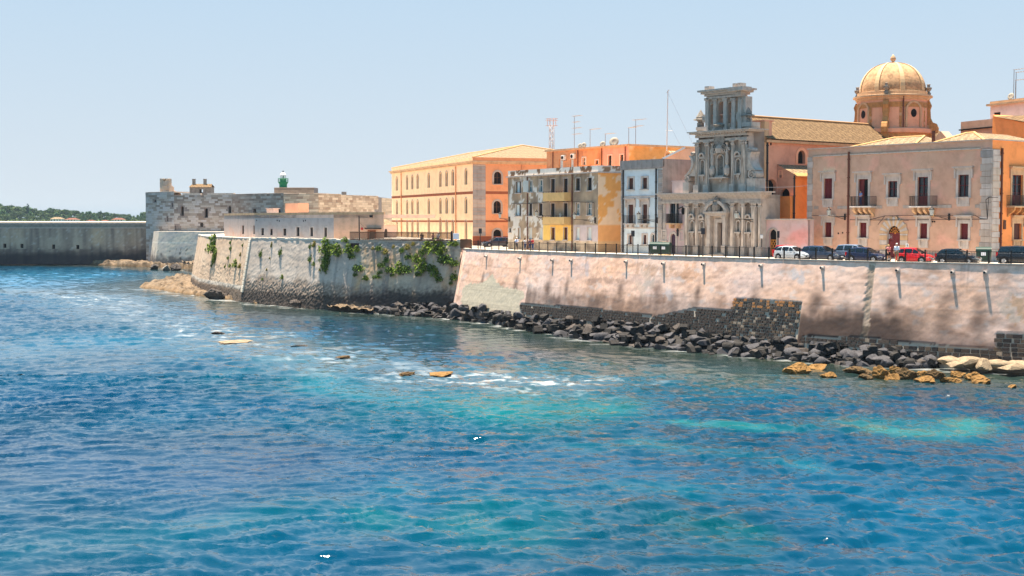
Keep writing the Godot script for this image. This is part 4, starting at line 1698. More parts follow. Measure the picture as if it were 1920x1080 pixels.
	for k in 8:
		cg.xf = Transform3D(Basis(UP, k * PI / 4), Vector3.ZERO)
		cg.box(Vector3(-0.04, mh - 1.2, 0.74), Vector3(0.04, mh, 0.8))
	part("cage", cg, M.mast_red, mo)


func satellite_dish(t: Transform3D, h: float, r: float, label: String, group := "") -> void:
	var o := thing("satellite_dish", label, "satellite dish", t, group)
	part("pole", Shape.new().tube(Vector3(0, 0, -0.1), Vector3(0, h, -0.1), 0.04, 0.04, 5), M.steel, o)
	var s := Shape.new()
	s.smooth = true
	s.xf = Transform3D(Basis(Vector3(1, 0, 0), PI / 2 - 0.35), Vector3(0, h, 0))
	s.lathe(Vector3.ZERO, [Vector2(0.0, 0.0), Vector2(r * 0.5, r * 0.05), Vector2(r, r * 0.2), Vector2(r, r * 0.23), Vector2(r * 0.5, r * 0.09), Vector2(0, 0.03)], 18)
	part("reflector", s, M.dish, o)
	part("feed_arm", Shape.new().tube(Vector3(0, h - r * 0.8, 0.1), Vector3(0, h + 0.05, r * 0.8), 0.03, 0.03, 4).box(Vector3(-0.08, h, r * 0.75), Vector3(0.08, h + 0.14, r * 0.9)), M.steel, o)


func aerial(t: Transform3D, h: float, n: int, arm: float, label: String, group := "") -> void:
	var o := thing("tv_aerial", label, "aerial", t, group)
	part("pole", Shape.new().tube(Vector3.ZERO, Vector3(0, h, 0), 0.05, 0.04, 5), M.steel, o)
	for k in n:
		var y := h - 0.05 - k * 0.9
		var l: float = arm * (1.0 if k != 1 else 0.7)
		var s := Shape.new()
		s.tube(Vector3(-l * (0.25 if n > 1 else 0.0), y, 0), Vector3(l, y, 0), 0.035, 0.035, 4)
		for i in 7:
			var x := lerpf(-l * 0.2 if n > 1 else 0.1, l, i / 6.0)
			s.tube(Vector3(x, y, -0.35), Vector3(x, y, 0.35), 0.02, 0.02, 4)
		part("antenna", s, M.steel, o)


func wall_lamp(t: Transform3D, out: float, label: String, side := -1.0) -> void:
	var o := thing("wall_lamp", label, "wall lamp", t, "lantern brackets on the facades")
	var br := Shape.new()
	br.box(Vector3(-0.1, -0.35, 0), Vector3(0.1, 0.35, 0.06))
	br.tube(Vector3(0, 0, 0.05), Vector3(side * 0.35 * out, 0.12, out), 0.045, 0.035, 6)
	br.tube(Vector3(0, -0.25, 0.05), Vector3(side * 0.2 * out, 0.02, out * 0.55), 0.035, 0.03, 6)
	part("bracket", br, M.iron, o)
	var at := Vector3(side * 0.35 * out, 0.12, out)
	var ln := Shape.new()
	ln.lathe(at, [Vector2(0.1, 0.06), Vector2(0.17, 0.12), Vector2(0.26, 0.62)], 6)
	part("lantern_glass", ln, M.lamp_clear, o)
	var cp := Shape.new()
	cp.lathe(at, [Vector2(0.0, 0.0), Vector2(0.08, 0.0), Vector2(0.1, 0.07)], 6)
	cp.lathe(at, [Vector2(0.31, 0.61), Vector2(0.22, 0.74), Vector2(0.08, 0.86), Vector2(0.05, 0.95), Vector2(0.0, 1.02)], 6)
	part("cap", cp, M.iron, o)


func white_house() -> void:
	var t := frame_from(ground_at(1164, 168.0, ROAD), ground_at(1241.5, 162.0, ROAD))
	var w := ground_at(1164, 168.0, ROAD).distance_to(ground_at(1241.5, 162.0, ROAD))
	var b := thing("white_house", "narrow three storey pale blue white house with brown shutters", "house", t)
	var f := func(x: float, y: float) -> Vector2: return fuv(t, 1140 + x / 4.694, 260 + y / 4.694)
	var top: float = f.call(200, 192).y
	var cor: float = f.call(200, 262).y
	var d := 12.0
	var sh_b := {"kind": "shutter", "leaf": "brown_shutter", "frame": "frame_brown", "pane": "dark", "surround": "stone_pale", "band": 0.22, "sill": "stone_pale"}
	var hood := sh_b.duplicate(); hood.hood = "stone_pale"; hood.erase("sill")
	var ops := []
	var ks := []
	for q in [[180, 224, 347, 446, sh_b], [301, 346, 343, 442, sh_b], [176, 225, 580, 746, hood], [301, 347, 578, 746, hood], [181, 213, 850, 930, sh_b], [308, 340, 848, 930, sh_b]]:
		ops.append(op(t, 1140 + q[0] / 4.694, 260 + q[2] / 4.694, 1140 + q[1] / 4.694, 260 + q[3] / 4.694))
		ks.append(q[4])
	var dop: Array = op(t, 1140 + 385 / 4.694, 260 + 842 / 4.694, 1140 + 411 / 4.694, 260 + 1003 / 4.694, true)
	dop[1] = 0.1
	ops.append(dop)
	var sh := Shape.new()
	panel(sh, Transform3D(), 0, w, 0, cor, ops, 0.28)
	part("front_wall", sh, M.white_wall, b)
	var s3 := Shape.new()
	shell(s3, w, d, top, "blr")
	shell(s3, w, d, top - 0.5, "t")
	part("side_walls", s3, M.stone_grey, b)
	var pr := Shape.new()
	pr.box(Vector3(0, cor, -0.3), Vector3(w, top, 0.06))
	pr.box(Vector3(-0.05, cor - 0.16, 0.002), Vector3(w + 0.05, cor + 0.02, 0.2))
	for k in 5:
		pr.box(Vector3(w * k / 4.0 - 0.12, cor + 0.05, 0.061), Vector3(w * k / 4.0 + 0.12, top + 0.03, 0.1))
	part("parapet", pr, M.stone_grey, b)
	var st := Shape.new()
	var ys: float = f.call(250, 510).y
	st.box(Vector3(0.4, ys - 0.12, 0.002), Vector3(w - 0.4, ys + 0.12, 0.06))
	var y2: float = f.call(250, 785).y
	st.box(Vector3(0.4, y2 - 0.08, 0.002), Vector3(w - 0.4, y2 + 0.1, 0.06))
	part("string_course", st, M.stone_pale, b)
	quoins(b, Transform3D(), 0.01, 0.55, 0, cor - 0.2, [M.stone_grey, M.stone], 0.55, 0.05)
	quoins(b, Transform3D(), w - 0.75, w - 0.01, 0, cor - 0.2, [M.stone_grey, M.stone], 0.55, 0.05)
	for i in 6:
		window(b, Transform3D(), ops[i], ks[i])
		if i == 2 or i == 3:
			var o: Array = ops[i]
			part("balcony_slab", Shape.new().box(Vector3(o[0] - 0.4, o[1] - 0.14, 0), Vector3(o[2] + 0.4, o[1], 0.5)).box(Vector3(o[0] - 0.1, o[1] - 0.5, 0), Vector3(o[0] + 0.15, o[1] - 0.141, 0.36)).box(Vector3(o[2] - 0.15, o[1] - 0.5, 0), Vector3(o[2] + 0.1, o[1] - 0.141, 0.36)), M.stone_pale, b)
			railing(b, Transform3D(), o[0] - 0.36, o[2] + 0.36, o[1], 1.0, 0.46, 0.12)
	window(b, Transform3D(), ops[6], {"kind": "plank", "leaf": "blue_door", "frame": "frame_dark", "pane": "dark", "surround": "stone_pale", "band": 0.25}, "door")
	for x in [138, 427]:
		pipe(b, Transform3D(), f.call(x, 600).x, 0.1, cor - 0.15, "pipe_dark", 0.1)
	var lp: Vector2 = f.call(437, 718)
	wall_lamp(t * Transform3D(Basis(), Vector3(lp.x, lp.y, 0.1)), 1.3, "iron lantern bracket on the white house beside its dark downpipe", -4.2)
	var g := thing("gabled_house", "salmon gabled house between the white house and the church", "house", t * Transform3D(Basis(), Vector3(w - 0.6, 0, -6.0)))
	var tg := g.transform
	var gu := fuv(tg, 1245, 300).x
	var ge := fuv(tg, 1304, 300).x
	var p1 := fuv(tg, 1245.5, 298.5).y
	var p2 := fuv(tg, 1284, 278.3).y
	var um := fuv(tg, 1284, 300).x
	var q := Shape.new()
	var pts := PackedVector2Array([Vector2(gu, 0), Vector2(ge, 0), Vector2(ge, p2), Vector2(um, p2), Vector2(gu, p1)])
	q.prism(pts, -9.0, 0.0)
	part("wall", q, M.gable, g)
	var rf := Shape.new()
	slope(rf, Vector3(gu - 0.2, p1 - 0.1, 0.15), Vector3(gu - 0.2, p1 - 0.1, -9.0), Vector3(um, p2 + 0.12, -9.0), Vector3(um, p2 + 0.12, 0.15))
	part("roof", rf, M.tiles, g)
	part("verge", Shape.new().prism(PackedVector2Array([Vector2(gu - 0.1, p1 - 0.05), Vector2(um + 0.1, p2 - 0.02), Vector2(um + 0.1, p2 + 0.2), Vector2(gu - 0.1, p1 + 0.18)]), 0.002, 0.2), M.white, g)
	var lh := thing("pale_house", "pale roofed house with a small dormer just behind the white parapet", "house", t * Transform3D(Basis(), Vector3(w * 0.5, 0, -13.5)))
	var tl := lh.transform
	var l0 := fuv(tl, 1205, 290).x
	var l1 := fuv(tl, 1286, 290).x
	var lt := fuv(tl, 1260, 280.5).y
	part("wall", Shape.new().box(Vector3(l0, 0, -8), Vector3(l1, lt - 2.0, 0)), M.pale_pink, lh)
	var lr := Shape.new()
	slope(lr, Vector3(l0 - 0.3, lt - 2.6, 0.4), Vector3(l1, lt - 2.6, 0.4), Vector3(l1, lt, -4), Vector3(l0 + 4.4, lt, -4))
	slope(lr, Vector3(l1, lt - 2.6, -8.4), Vector3(l0 - 0.3, lt - 2.6, -8.4), Vector3(l0 + 4.4, lt, -4), Vector3(l1, lt, -4))
	slope(lr, Vector3(l0 - 0.3, lt - 2.6, -8.4), Vector3(l0 - 0.3, lt - 2.6, 0.4), Vector3(l0 + 4.4, lt, -4), Vector3(l0 + 4.4, lt, -4))
	part("roof", lr, M.tiles, lh)
	var dm := fuv(tl, 1253.5, 291, -0.6)
	var ds := Shape.new()
	ds.lathe(Vector3(dm.x, dm.y, -0.6), [Vector2(0.0, 0.0)], 4)
	arch_ring(ds, dm.x, dm.y, 0.35, 0.6, -2.2, -0.4, 8)
	ds.box(Vector3(dm.x - 0.6, dm.y - 0.6, -2.2), Vector3(dm.x - 0.35, dm.y, -0.4))
	ds.box(Vector3(dm.x + 0.35, dm.y - 0.6, -2.2), Vector3(dm.x + 0.6, dm.y, -0.4))
	part("dormer", ds, M.stone_warm, lh)
	part("dormer_pane", Shape.new().box(Vector3(dm.x - 0.35, dm.y - 0.6, -1.0), Vector3(dm.x + 0.35, dm.y + 0.35, -0.9)), M.dark, lh)
	var ap := ground_at(1246.5, 182.0, ROAD)
	var ah := at_depth(1249, 169.5, 182.0).y - ROAD
	var am := thing("aerial_mast", "very tall thin aerial mast with guy wires behind the white house", "aerial", Transform3D(Basis(), ap))
	part("pole", Shape.new().tube(Vector3.ZERO, Vector3(0.3, ah, 0), 0.10, 0.07, 6), M.white, am)
	part("cross_arm", Shape.new().tube(Vector3(0, ah - 5.4, 0), Vector3(1.0, ah - 5.45, 0), 0.03, 0.03, 4).tube(Vector3(0.15, ah - 0.3, 0), Vector3(0.45, ah + 0.1, 0), 0.06, 0.06, 4), M.steel, am)
	part("guy_wire", Shape.new().tube(Vector3(0.3, ah - 0.3, 0), Vector3(4.6, ah - 9.5, 1.5), 0.012, 0.012, 4).tube(Vector3(0.2, ah - 4.0, 0), Vector3(3.2, ah - 10.0, 1.5), 0.012, 0.012, 4), M.steel, am)


func spiral(sh: Shape, c: Vector2, r0: float, turns: float, wdt: float, z0: float, z1: float, dirn := 1.0, from := 0.0) -> void:
	var n := int(turns * 14)
	for k in n:
		var a := from + dirn * TAU * turns * k / n
		var b := from + dirn * TAU * turns * (k + 1) / n
		var ra := r0 * (1.0 - 0.86 * k / n)
		var rb := r0 * (1.0 - 0.86 * (k + 1) / n)
		var wa := wdt * (1.0 - 0.5 * k / n)
		var p := [c + Vector2(cos(a), sin(a)) * ra, c + Vector2(cos(b), sin(b)) * rb, c + Vector2(cos(b), sin(b)) * maxf(0.02, rb - wa), c + Vector2(cos(a), sin(a)) * maxf(0.02, ra - wa)]
		sh.prism(PackedVector2Array([p[0], p[1], p[2], p[3]]), z0, z1)


func niche(parent: Node3D, t: Transform3D, o: Array, wm: Dictionary) -> void:
	var w: float = o[2] - o[0]
	var a := w / 2
	var h: float = o[3] - o[1]
	var sp := t * Transform3D(Basis(), Vector3(o[0] + a, o[1], 0))
	var s := Shape.new()
	for k in 8:
		var x := PI * k / 8
		var y := PI * (k + 1) / 8
		var p := Vector3(-cos(x) * a, 0, -sin(x) * a * 0.9)
		var q := Vector3(-cos(y) * a, 0, -sin(y) * a * 0.9)
		s.quad(p, q, q + UP * h, p + UP * h)
		s.tri(Vector3(0, 0.01, 0), q + UP * 0.01, p + UP * 0.01)
	var n := part("niche", s, M.stone_dark, parent, sp)
	var f := Shape.new()
	for e in [-1, 1]:
		f.box(Vector3(e * a, 0, 0.002), Vector3(e * (a + 0.14), h - a, 0.12))
	arch_ring(f, 0, h - a, a, a + 0.14, 0.002, 0.12, 8)
	part("surround", f, M.church_trim, n)
	if wm.get("hood", true):
		var g := Shape.new()
		arch_ring(g, 0, h + 0.42, a + 0.02, a + 0.2, 0.002, 0.35, 8)
		g.box(Vector3(-a - 0.2, h + 0.2, 0.002), Vector3(a + 0.2, h + 0.42, 0.22))
		part("hood", g, M.church_trim, n)
	var b := Shape.new()
	b.box(Vector3(-a - 0.22, -0.2, 0.002), Vector3(a + 0.22, 0, 0.3))
	b.box(Vector3(-a * 0.8, -0.45, 0.002), Vector3(a * 0.8, -0.2, 0.18))
	b.box(Vector3(-a * 0.4, -0.7, 0.002), Vector3(a * 0.4, -0.45, 0.1))
	part("sill", b, M.church_trim, n)
	if wm.get("statue", false):
		var st := Shape.new()
		st.smooth = true
		st.lathe(Vector3(0, 0, -a * 0.2), [Vector2(0.3, 0), Vector2(0.34, 0.4), Vector2(0.26, 1.2), Vector2(0.36, 1.7), Vector2(0.12, 1.95), Vector2(0.17, 2.15), Vector2(0.0, 2.35)], 10)
		part("figure", st, M.church_stone, n)


func church() -> void:
	mat("church_stone", lin(186, 176, 166), 0.93, M.stone.albedo_texture, 5.0, M.stone.heightmap_texture, 3.0)
	mat("church_trim", lin(188, 178, 168), 0.93, M.stone.albedo_texture, 3.0, M.stone.heightmap_texture, 3.0)
	var d0 := 154.1 * 2312.0
	var L := ground_at(1242.5, d0 / 2202.5, ROAD)
	var R := ground_at(1428, d0 / 2388.0, ROAD)
	var t := frame_from(L, R)
	var b := thing("church", "grey baroque stone church front with scrolls and an open bell tower", "church", t)
	var g := func(x: float, y: float, z := 0.0) -> Vector2: return fuv(t, 1270 + x / 6.75, 330 + y / 6.75, z)    # lower order
	var k := func(x: float, y: float, z := 0.0) -> Vector2: return fuv(t, 1270 + x / 6.0, 150 + y / 6.0, z)       # upper order
	var w := L.distance_to(R)
	var x0: float = g.call(95, 600).x
	var mid: float = g.call(565, 600).x
	var h1: float = g.call(560, 205).y          # top of the lower cornice
	var door: Array = op(t, 1270 + 520 / 6.75, 330 + 590 / 6.75, 1270 + 612 / 6.75, 330 + 995 / 6.75)
	door[1] = 0.35
	var low := [door]
	var nich := []
	for q in [[172, 216, 572, 700], [298, 338, 580, 700], [758, 796, 568, 706], [888, 930, 578, 708]]:
		var o: Array = op(t, 1270 + q[0] / 6.75, 330 + q[2] / 6.75, 1270 + q[1] / 6.75, 330 + q[3] / 6.75, true)
		low.append(o)
		nich.append(o)
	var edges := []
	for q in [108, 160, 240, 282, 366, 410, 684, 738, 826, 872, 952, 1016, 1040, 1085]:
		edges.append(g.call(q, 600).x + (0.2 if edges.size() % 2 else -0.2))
	var tone := func(s: float, y: float) -> Color:
		var row := floorf(y / 0.55)
		var colm := floorf((s + 0.5 * fposmod(row, 2.0)) / 1.05)
		var kk := 0.86 + 0.26 * fposmod(sin(row * 12.9 + colm * 78.2) * 43758.5, 1.0)
		var c := lin(226, 210, 196).lerp(lin(164, 148, 134), 0.5 + 0.8 * n1.get_noise_2d(s * 0.3, y * 0.25))
		c = c.lerp(lin(96, 78, 66), 0.6 * sstep(0.1, 0.5, n1.get_noise_2d(s * 1.1, y * 0.10 + 3.0)))
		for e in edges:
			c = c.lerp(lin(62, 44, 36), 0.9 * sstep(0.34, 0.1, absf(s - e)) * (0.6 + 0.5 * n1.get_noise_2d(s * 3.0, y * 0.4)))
		return c * kk
	var grime := func(s: float, y: float) -> Color:
		var c := lin(222, 206, 190).lerp(lin(150, 132, 118), clampf(0.45 + 1.1 * n1.get_noise_2d(s * 1.6, y * 0.3 + 11.0), 0, 1))
		return c.lerp(lin(74, 56, 46), 0.85 * sstep(0.12, 0.5, n1.get_noise_2d(s * 2.4 + 5.0, y * 0.13)))
	var sh := Shape.new()
	panel(sh, Transform3D(), x0, w, 0, h1 - 0.3, low, 0.75, 0.35, tone)
	part("lower_front", sh, M.painted, b)
	var side := Shape.new()
	side.box(Vector3(x0, 0, -3.0), Vector3(w, h1 - 0.35, -0.8))
	side.box(Vector3(w - 0.02, 0, -3.0), Vector3(w, h1 - 0.35, -0.002))
	side.box(Vector3(x0, 0, -3.0), Vector3(x0 + 0.02, h1 - 0.35, -0.002))
	part("lower_block", side, M.church_stone, b)
	for o in nich:
		niche(b, Transform3D(), o, {})
	var cap0: float = g.call(560, 400).y
	var cap1: float = g.call(560, 345).y
	for q in [[108, 160], [240, 282], [366, 410], [684, 738], [826, 872], [952, 1016], [1040, 1085]]:
		var a: float = g.call(q[0], 600).x
		var e: float = minf(g.call(q[1], 600).x, w + 0.1)
		var s := Shape.new()
		s.box(Vector3(a, 1.1, 0.002), Vector3(e, cap0, 0.22))
		s.box(Vector3(a + 0.12, 1.1, 0.221), Vector3(e - 0.12, cap0, 0.34))
		s.box(Vector3(a - 0.1, 0, 0.002), Vector3(e + 0.1, 1.1, 0.42))
		var p := part("pilaster", s, M.church_trim, b)
		var pf := Shape.new()
		panel(pf, Transform3D(Basis(), Vector3(0, 0, 0.345)), a + 0.13, e - 0.13, 1.1, cap0, [], 0.0, 0.2, grime)
		part("pilaster_face", pf, M.painted, p)
		var c := Shape.new()
		c.box(Vector3(a - 0.05, cap0, 0.002), Vector3(e + 0.05, cap0 + 0.12, 0.36))
		for i in 3:
			var xx := lerpf(a + 0.02, e - 0.22, i / 2.0)
			c.lathe(Vector3(xx + 0.1, cap0 + 0.12, 0.24), [Vector2(0.08, 0), Vector2(0.16, 0.22), Vector2(0.12, 0.42), Vector2(0.2, 0.5)], 6)
		c.box(Vector3(a - 0.12, cap1 - 0.1, 0.002), Vector3(e + 0.12, cap1 + 0.04, 0.42))
		part("capital", c, M.church_trim, p)
	var ent := Shape.new()
	ent.box(Vector3(0.15, cap1 + 0.041, -0.5), Vector3(w + 0.1, cap1 + 0.3, 0.36))
	ent.box(Vector3(0.2, cap1 + 0.3, -0.5), Vector3(w + 0.05, h1 - 0.62, 0.28))
	ent.box(Vector3(0.05, h1 - 0.62, -0.6), Vector3(w + 0.25, h1 - 0.4, 0.5))
	ent.box(Vector3(-0.2, h1 - 0.4, -1.0), Vector3(w + 0.5, h1 - 0.16, 0.78))
	ent.box(Vector3(-0.35, h1 - 0.16, -1.4), Vector3(w + 0.7, h1, 0.98))
	part("cornice", ent, M.church_trim, b)
	window(b, Transform3D(), door, {"kind": "plank", "leaf": "purple_door", "frame": "frame_dark", "pane": "dark", "deep": 0.5}, "door")
	var st := Shape.new()
	st.box(Vector3(door[0] - 0.6, 0.004, 0), Vector3(door[2] + 0.6, 0.18, 1.1))
	st.box(Vector3(door[0] - 0.4, 0.18, 0), Vector3(door[2] + 0.4, 0.35, 0.7))
	part("steps", st, M.coping, b)
	var por := Shape.new()
	var pa: float = g.call(410, 600).x
	var pe: float = g.call(655, 600).x
	var dt: float = door[3]
	for s in [[door[0] - 0.42, door[0]], [door[2], door[2] + 0.42]]:
		por.box(Vector3(s[0], 0.3, 0.002), Vector3(s[1], dt, 0.2))
	por.box(Vector3(door[0] - 0.42, dt, 0.002), Vector3(door[2] + 0.42, dt + 0.4, 0.2))
	for s in [[pa, pa + 0.62], [pe - 0.62, pe]]:
		por.box(Vector3(s[0], 0.0, 0.002), Vector3(s[1], 1.2, 0.7))
		por.box(Vector3(s[0] + 0.08, 1.2, 0.002), Vector3(s[1] - 0.08, dt + 0.5, 0.55))
		por.box(Vector3(s[0], dt + 0.5, 0.002), Vector3(s[1], dt + 0.75, 0.66))
	var ph0: float = g.call(540, 540).y
	var ph1: float = g.call(540, 436).y
	por.box(Vector3(pa - 0.1, maxf(ph0, dt + 0.75), 0.002), Vector3(pe + 0.1, ph1 - 0.35, 0.6))
	por.box(Vector3(pa - 0.3, ph1 - 0.35, 0.002), Vector3(pe + 0.3, ph1 - 0.12, 0.85))
	part("doorway", por, M.church_trim, b)
	var ped := Shape.new()
	var half := (pe - pa) / 2 + 0.3
	arch_ring(ped, (pa + pe) / 2, ph1 - 0.12 - half * 0.35, half * 0.88, half * 1.06, 0.002, 0.8, 12, PI - 0.33, PI * 0.56)
	arch_ring(ped, (pa + pe) / 2, ph1 - 0.12 - half * 0.35, half * 0.88, half * 1.06, 0.002, 0.8, 12, PI * 0.44, 0.33)
	part("broken_pediment", ped, M.church_trim, b)
	var cr := Shape.new()
	cr.lathe(Vector3((pa + pe) / 2, ph1 - 0.1, 0.45), [Vector2(0.0, 0), Vector2(0.5, 0.05), Vector2(0.55, 0.7), Vector2(0.3, 1.1), Vector2(0.42, 1.3), Vector2(0.12, 1.8), Vector2(0.3, 1.95), Vector2(0.0, 2.1)], 8)
	cr.lathe(Vector3((pa + pe) / 2 - 1.0, ph1 - 0.1, 0.4), [Vector2(0.0, 0), Vector2(0.42, 0.05), Vector2(0.3, 0.7), Vector2(0.0, 0.95)], 8)
	part("carved_crest", cr, M.stone_dark, b)
	var ua: float = k.call(238, 700).x
	var ub: float = k.call(800, 700).x
	var h2: float = k.call(520, 567).y
	var cn: Array = op(t, 1270 + 458 / 6.0, 150 + 845 / 6.0, 1270 + 522 / 6.0, 150 + 1075 / 6.0, true)
	var sn := [op(t, 1270 + 268 / 6.0, 150 + 905 / 6.0, 1270 + 308 / 6.0, 150 + 1065 / 6.0, true), op(t, 1270 + 668 / 6.0, 150 + 890 / 6.0, 1270 + 710 / 6.0, 150 + 1050 / 6.0, true)]
	var sh2 := Shape.new()
	var tone2 := func(s: float, y: float) -> Color: return tone.call(s, y) * Color(0.93, 0.88, 0.84)
	panel(sh2, Transform3D(), ua, ub, h1, h2, [cn, sn[0], sn[1]], 0.8, 0.35, tone2)
	part("upper_front", sh2, M.painted, b)
	part("upper_block", Shape.new().box(Vector3(ua, h1, -2.6), Vector3(ub, h2 - 0.05, -0.85)).box(Vector3(ub - 0.02, h1, -2.6), Vector3(ub, h2 - 0.05, -0.002)).box(Vector3(ua, h1, -2.6), Vector3(ua + 0.02, h2 - 0.05, -0.002)), M.church_stone, b)
	for o in sn:
		niche(b, Transform3D(), o, {})
	niche(b, Transform3D(), cn, {"statue": false})
	var orn := Shape.new()
	var cu: float = (cn[0] + cn[2]) / 2
	for e in [-1, 1]:
		orn.lathe(Vector3(cu + e * 1.15, cn[1] - 0.1, 0.2), [Vector2(0.12, 0), Vector2(0.32, 0.3), Vector2(0.36, 0.9), Vector2(0.16, 1.3), Vector2(0.22, 1.7), Vector2(0.1, 3.6), Vector2(0.25, 3.8)], 8)
		spiral(orn, Vector2(cu + e * 1.1, cn[3] + 0.5), 0.5, 1.5, 0.16, 0.002, 0.3, e)
	orn.lathe(Vector3(cu, cn[3] + 0.25, 0.1), [Vector2(0.5, 0), Vector2(0.62, 0.5), Vector2(0.3, 0.9), Vector2(0.2, 1.2)], 8)
	orn.box(Vector3(cn[0] - 0.9, cn[1] - 0.34, 0.002), Vector3(cn[2] + 0.9, cn[1] - 0.2, 0.6))
	part("niche_carving", orn, M.church_trim, b)
	var arms := Shape.new()
	var am: Vector2 = k.call(492, 690)
	arms.prism(PackedVector2Array([am + Vector2(-0.75, 0.9), am + Vector2(-0.85, 0.1), am + Vector2(-0.3, -1.0), am + Vector2(0.3, -1.0), am + Vector2(0.85, 0.1), am + Vector2(0.75, 0.9), am + Vector2(0, 1.15)]), 0.002, 0.35)
	arms.lathe(Vector3(am.x, am.y + 1.25, 0.3), [Vector2(0.7, 0), Vector2(0.5, 0.3), Vector2(0.8, 0.62), Vector2(0.3, 0.85), Vector2(0, 0.95)], 10)
	spiral(arms, am + Vector2(-0.7, -0.6), 0.5, 1.4, 0.16, 0.002, 0.4, 1.0)
	spiral(arms, am + Vector2(0.7, -0.6), 0.5, 1.4, 0.16, 0.002, 0.4, -1.0)
	part("coat_of_arms", arms, M.stone_dark, b)
	var c20: float = k.call(500, 742).y
	var c21: float = k.call(500, 688).y
	for q in [[206, 262], [318, 376], [612, 662], [720, 800]]:
		var a: float = k.call(q[0], 800).x
		var e: float = k.call(q[1], 800).x
		var s := Shape.new()
		s.box(Vector3(a + 0.1, h1 + 0.9, 0.002), Vector3(e - 0.1, c20, 0.2))
		s.box(Vector3(a + 0.25, h1 + 0.9, 0.201), Vector3(e - 0.25, c20, 0.3))
		s.box(Vector3(a, h1, 0.002), Vector3(e, h1 + 0.9, 0.4))
		var p := part("pilaster", s, M.church_trim, b)
		var pf := Shape.new()
		panel(pf, Transform3D(Basis(), Vector3(0, 0, 0.305)), a + 0.26, e - 0.26, h1 + 0.9, c20, [], 0.0, 0.2, grime)
		part("pilaster_face", pf, M.painted, p)
		var c := Shape.new()
		for i in 3:
			c.lathe(Vector3(lerpf(a + 0.2, e - 0.2, i / 2.0), c20, 0.22), [Vector2(0.08, 0), Vector2(0.16, 0.2), Vector2(0.1, 0.4), Vector2(0.2, 0.5)], 6)
		c.box(Vector3(a - 0.05, c21 - 0.12, 0.002), Vector3(e + 0.05, c21 + 0.02, 0.4))
		part("capital", c, M.church_trim, p)
	var en2 := Shape.new()
	en2.box(Vector3(ua - 0.05, c21 + 0.021, -0.3), Vector3(ub + 0.05, c21 + 0.3, 0.3))
	en2.box(Vector3(ua - 0.15, h2 - 0.7, -0.5), Vector3(ub + 0.15, h2 - 0.45, 0.42))
	en2.box(Vector3(ua - 0.7, h2 - 0.3, -1.8), Vector3(ub + 0.75, h2 - 0.12, 0.85))
	en2.box(Vector3(ua - 0.9, h2 - 0.12, -2.2), Vector3(ub + 1.0, h2, 1.05))
	var n := int((ub - ua) / 0.42)
	for i in n:
		var x := lerpf(ua, ub, (i + 0.5) / n)
		en2.box(Vector3(x - 0.11, h2 - 0.45, 0.1), Vector3(x + 0.11, h2 - 0.3, 0.66))
	part("upper_cornice", en2, M.church_trim, b)
	for q in [[Vector2(130, 1120), Vector2(185, 830), 1.0, 40.0, 24.0], [Vector2(862, 1062), Vector2(828, 785), -1.0, 52.0, 26.0]]:
		var c: Vector2 = k.call(q[0].x, q[0].y)
		var c2: Vector2 = k.call(q[1].x, q[1].y)
		var e: float = q[2]
		var r1: float = q[3] / 6.0 * 150.0 / F * 1.15
		var r2: float = q[4] / 6.0 * 150.0 / F * 1.1
		var s := Shape.new()
		s.xf = Transform3D()
		spiral(s, c, r1, 1.9, r1 * 0.26, -1.1, 0.45, -e, PI / 2)
		s.xf = Transform3D(Basis(Vector3(1, 0, 0), PI / 2), Vector3(c.x, c.y, -1.0)) 
		s.lathe(Vector3.ZERO, [Vector2(0, 0.0), Vector2(r1 * 0.92, 0.0), Vector2(r1 * 0.92, 1.25), Vector2(0, 1.25)], 20)
		s.xf = Transform3D()
		spiral(s, c2, r2, 1.6, r2 * 0.3, -1.0, 0.4, e, -PI / 2)
		s.xf = Transform3D(Basis(Vector3(1, 0, 0), PI / 2), Vector3(c2.x, c2.y, -0.9))
		s.lathe(Vector3.ZERO, [Vector2(0, 0.0), Vector2(r2 * 0.9, 0.0), Vector2(r2 * 0.9, 1.15), Vector2(0, 1.15)], 16)
		s.xf = Transform3D()
		var edge: float = ua if e > 0 else ub
		for i in 10:
			var a := i / 10.0
			var z := (i + 1) / 10.0
			var xa := edge - e * (absf(c.x - edge) * pow(1.0 - a, 2.6) + absf(c2.x - edge) * pow(a, 3.0) + 0.12)
			var xb := edge - e * (absf(c.x - edge) * pow(1.0 - z, 2.6) + absf(c2.x - edge) * pow(z, 3.0) + 0.12)
			var ya := lerpf(c.y + r1 * 0.8, c2.y - r2 * 0.8, a)
			var yb := lerpf(c.y + r1 * 0.8, c2.y - r2 * 0.8, z)
			var l := PackedVector2Array([Vector2(xa - e * 0.15, ya), Vector2(edge, ya), Vector2(edge, yb), Vector2(xb - e * 0.15, yb)])
			if e < 0:
				l.reverse()
			s.prism(l, -0.9, 0.2)
			var m := PackedVector2Array([Vector2(xa - e * 0.35, ya), Vector2(xa, ya), Vector2(xb, yb), Vector2(xb - e * 0.35, yb)])
			if e < 0:
				m.reverse()
			s.prism(m, -1.0, 0.4)
		s.box(Vector3(c.x - r1 * 1.05, h1, -1.2), Vector3(c.x + r1 * 1.05, c.y - r1 * 0.75, 0.5))
		part("scroll", s, M.church_trim, b)
	var b0: float = k.call(346, 300).x
	var b1: float = k.call(668, 300).x
	var a0: float = k.call(212, 520).x
	var a1: float = k.call(830, 520).x
	var ha: float = k.call(560, 470).y
	var h3: float = k.call(560, 92).y
	var att := Shape.new()
	att.box(Vector3(a0, h2, -1.5), Vector3(a1, ha - 0.7, -0.1))
	att.box(Vector3(a0, ha - 0.7, -1.4), Vector3(k.call(352, 500).x, ha - 0.35, 0.05))
	att.box(Vector3(k.call(700, 500).x, ha - 0.7, -1.4), Vector3(a1 + 0.1, ha - 0.2, 0.05))
	part("attic", att, M.church_stone, b)
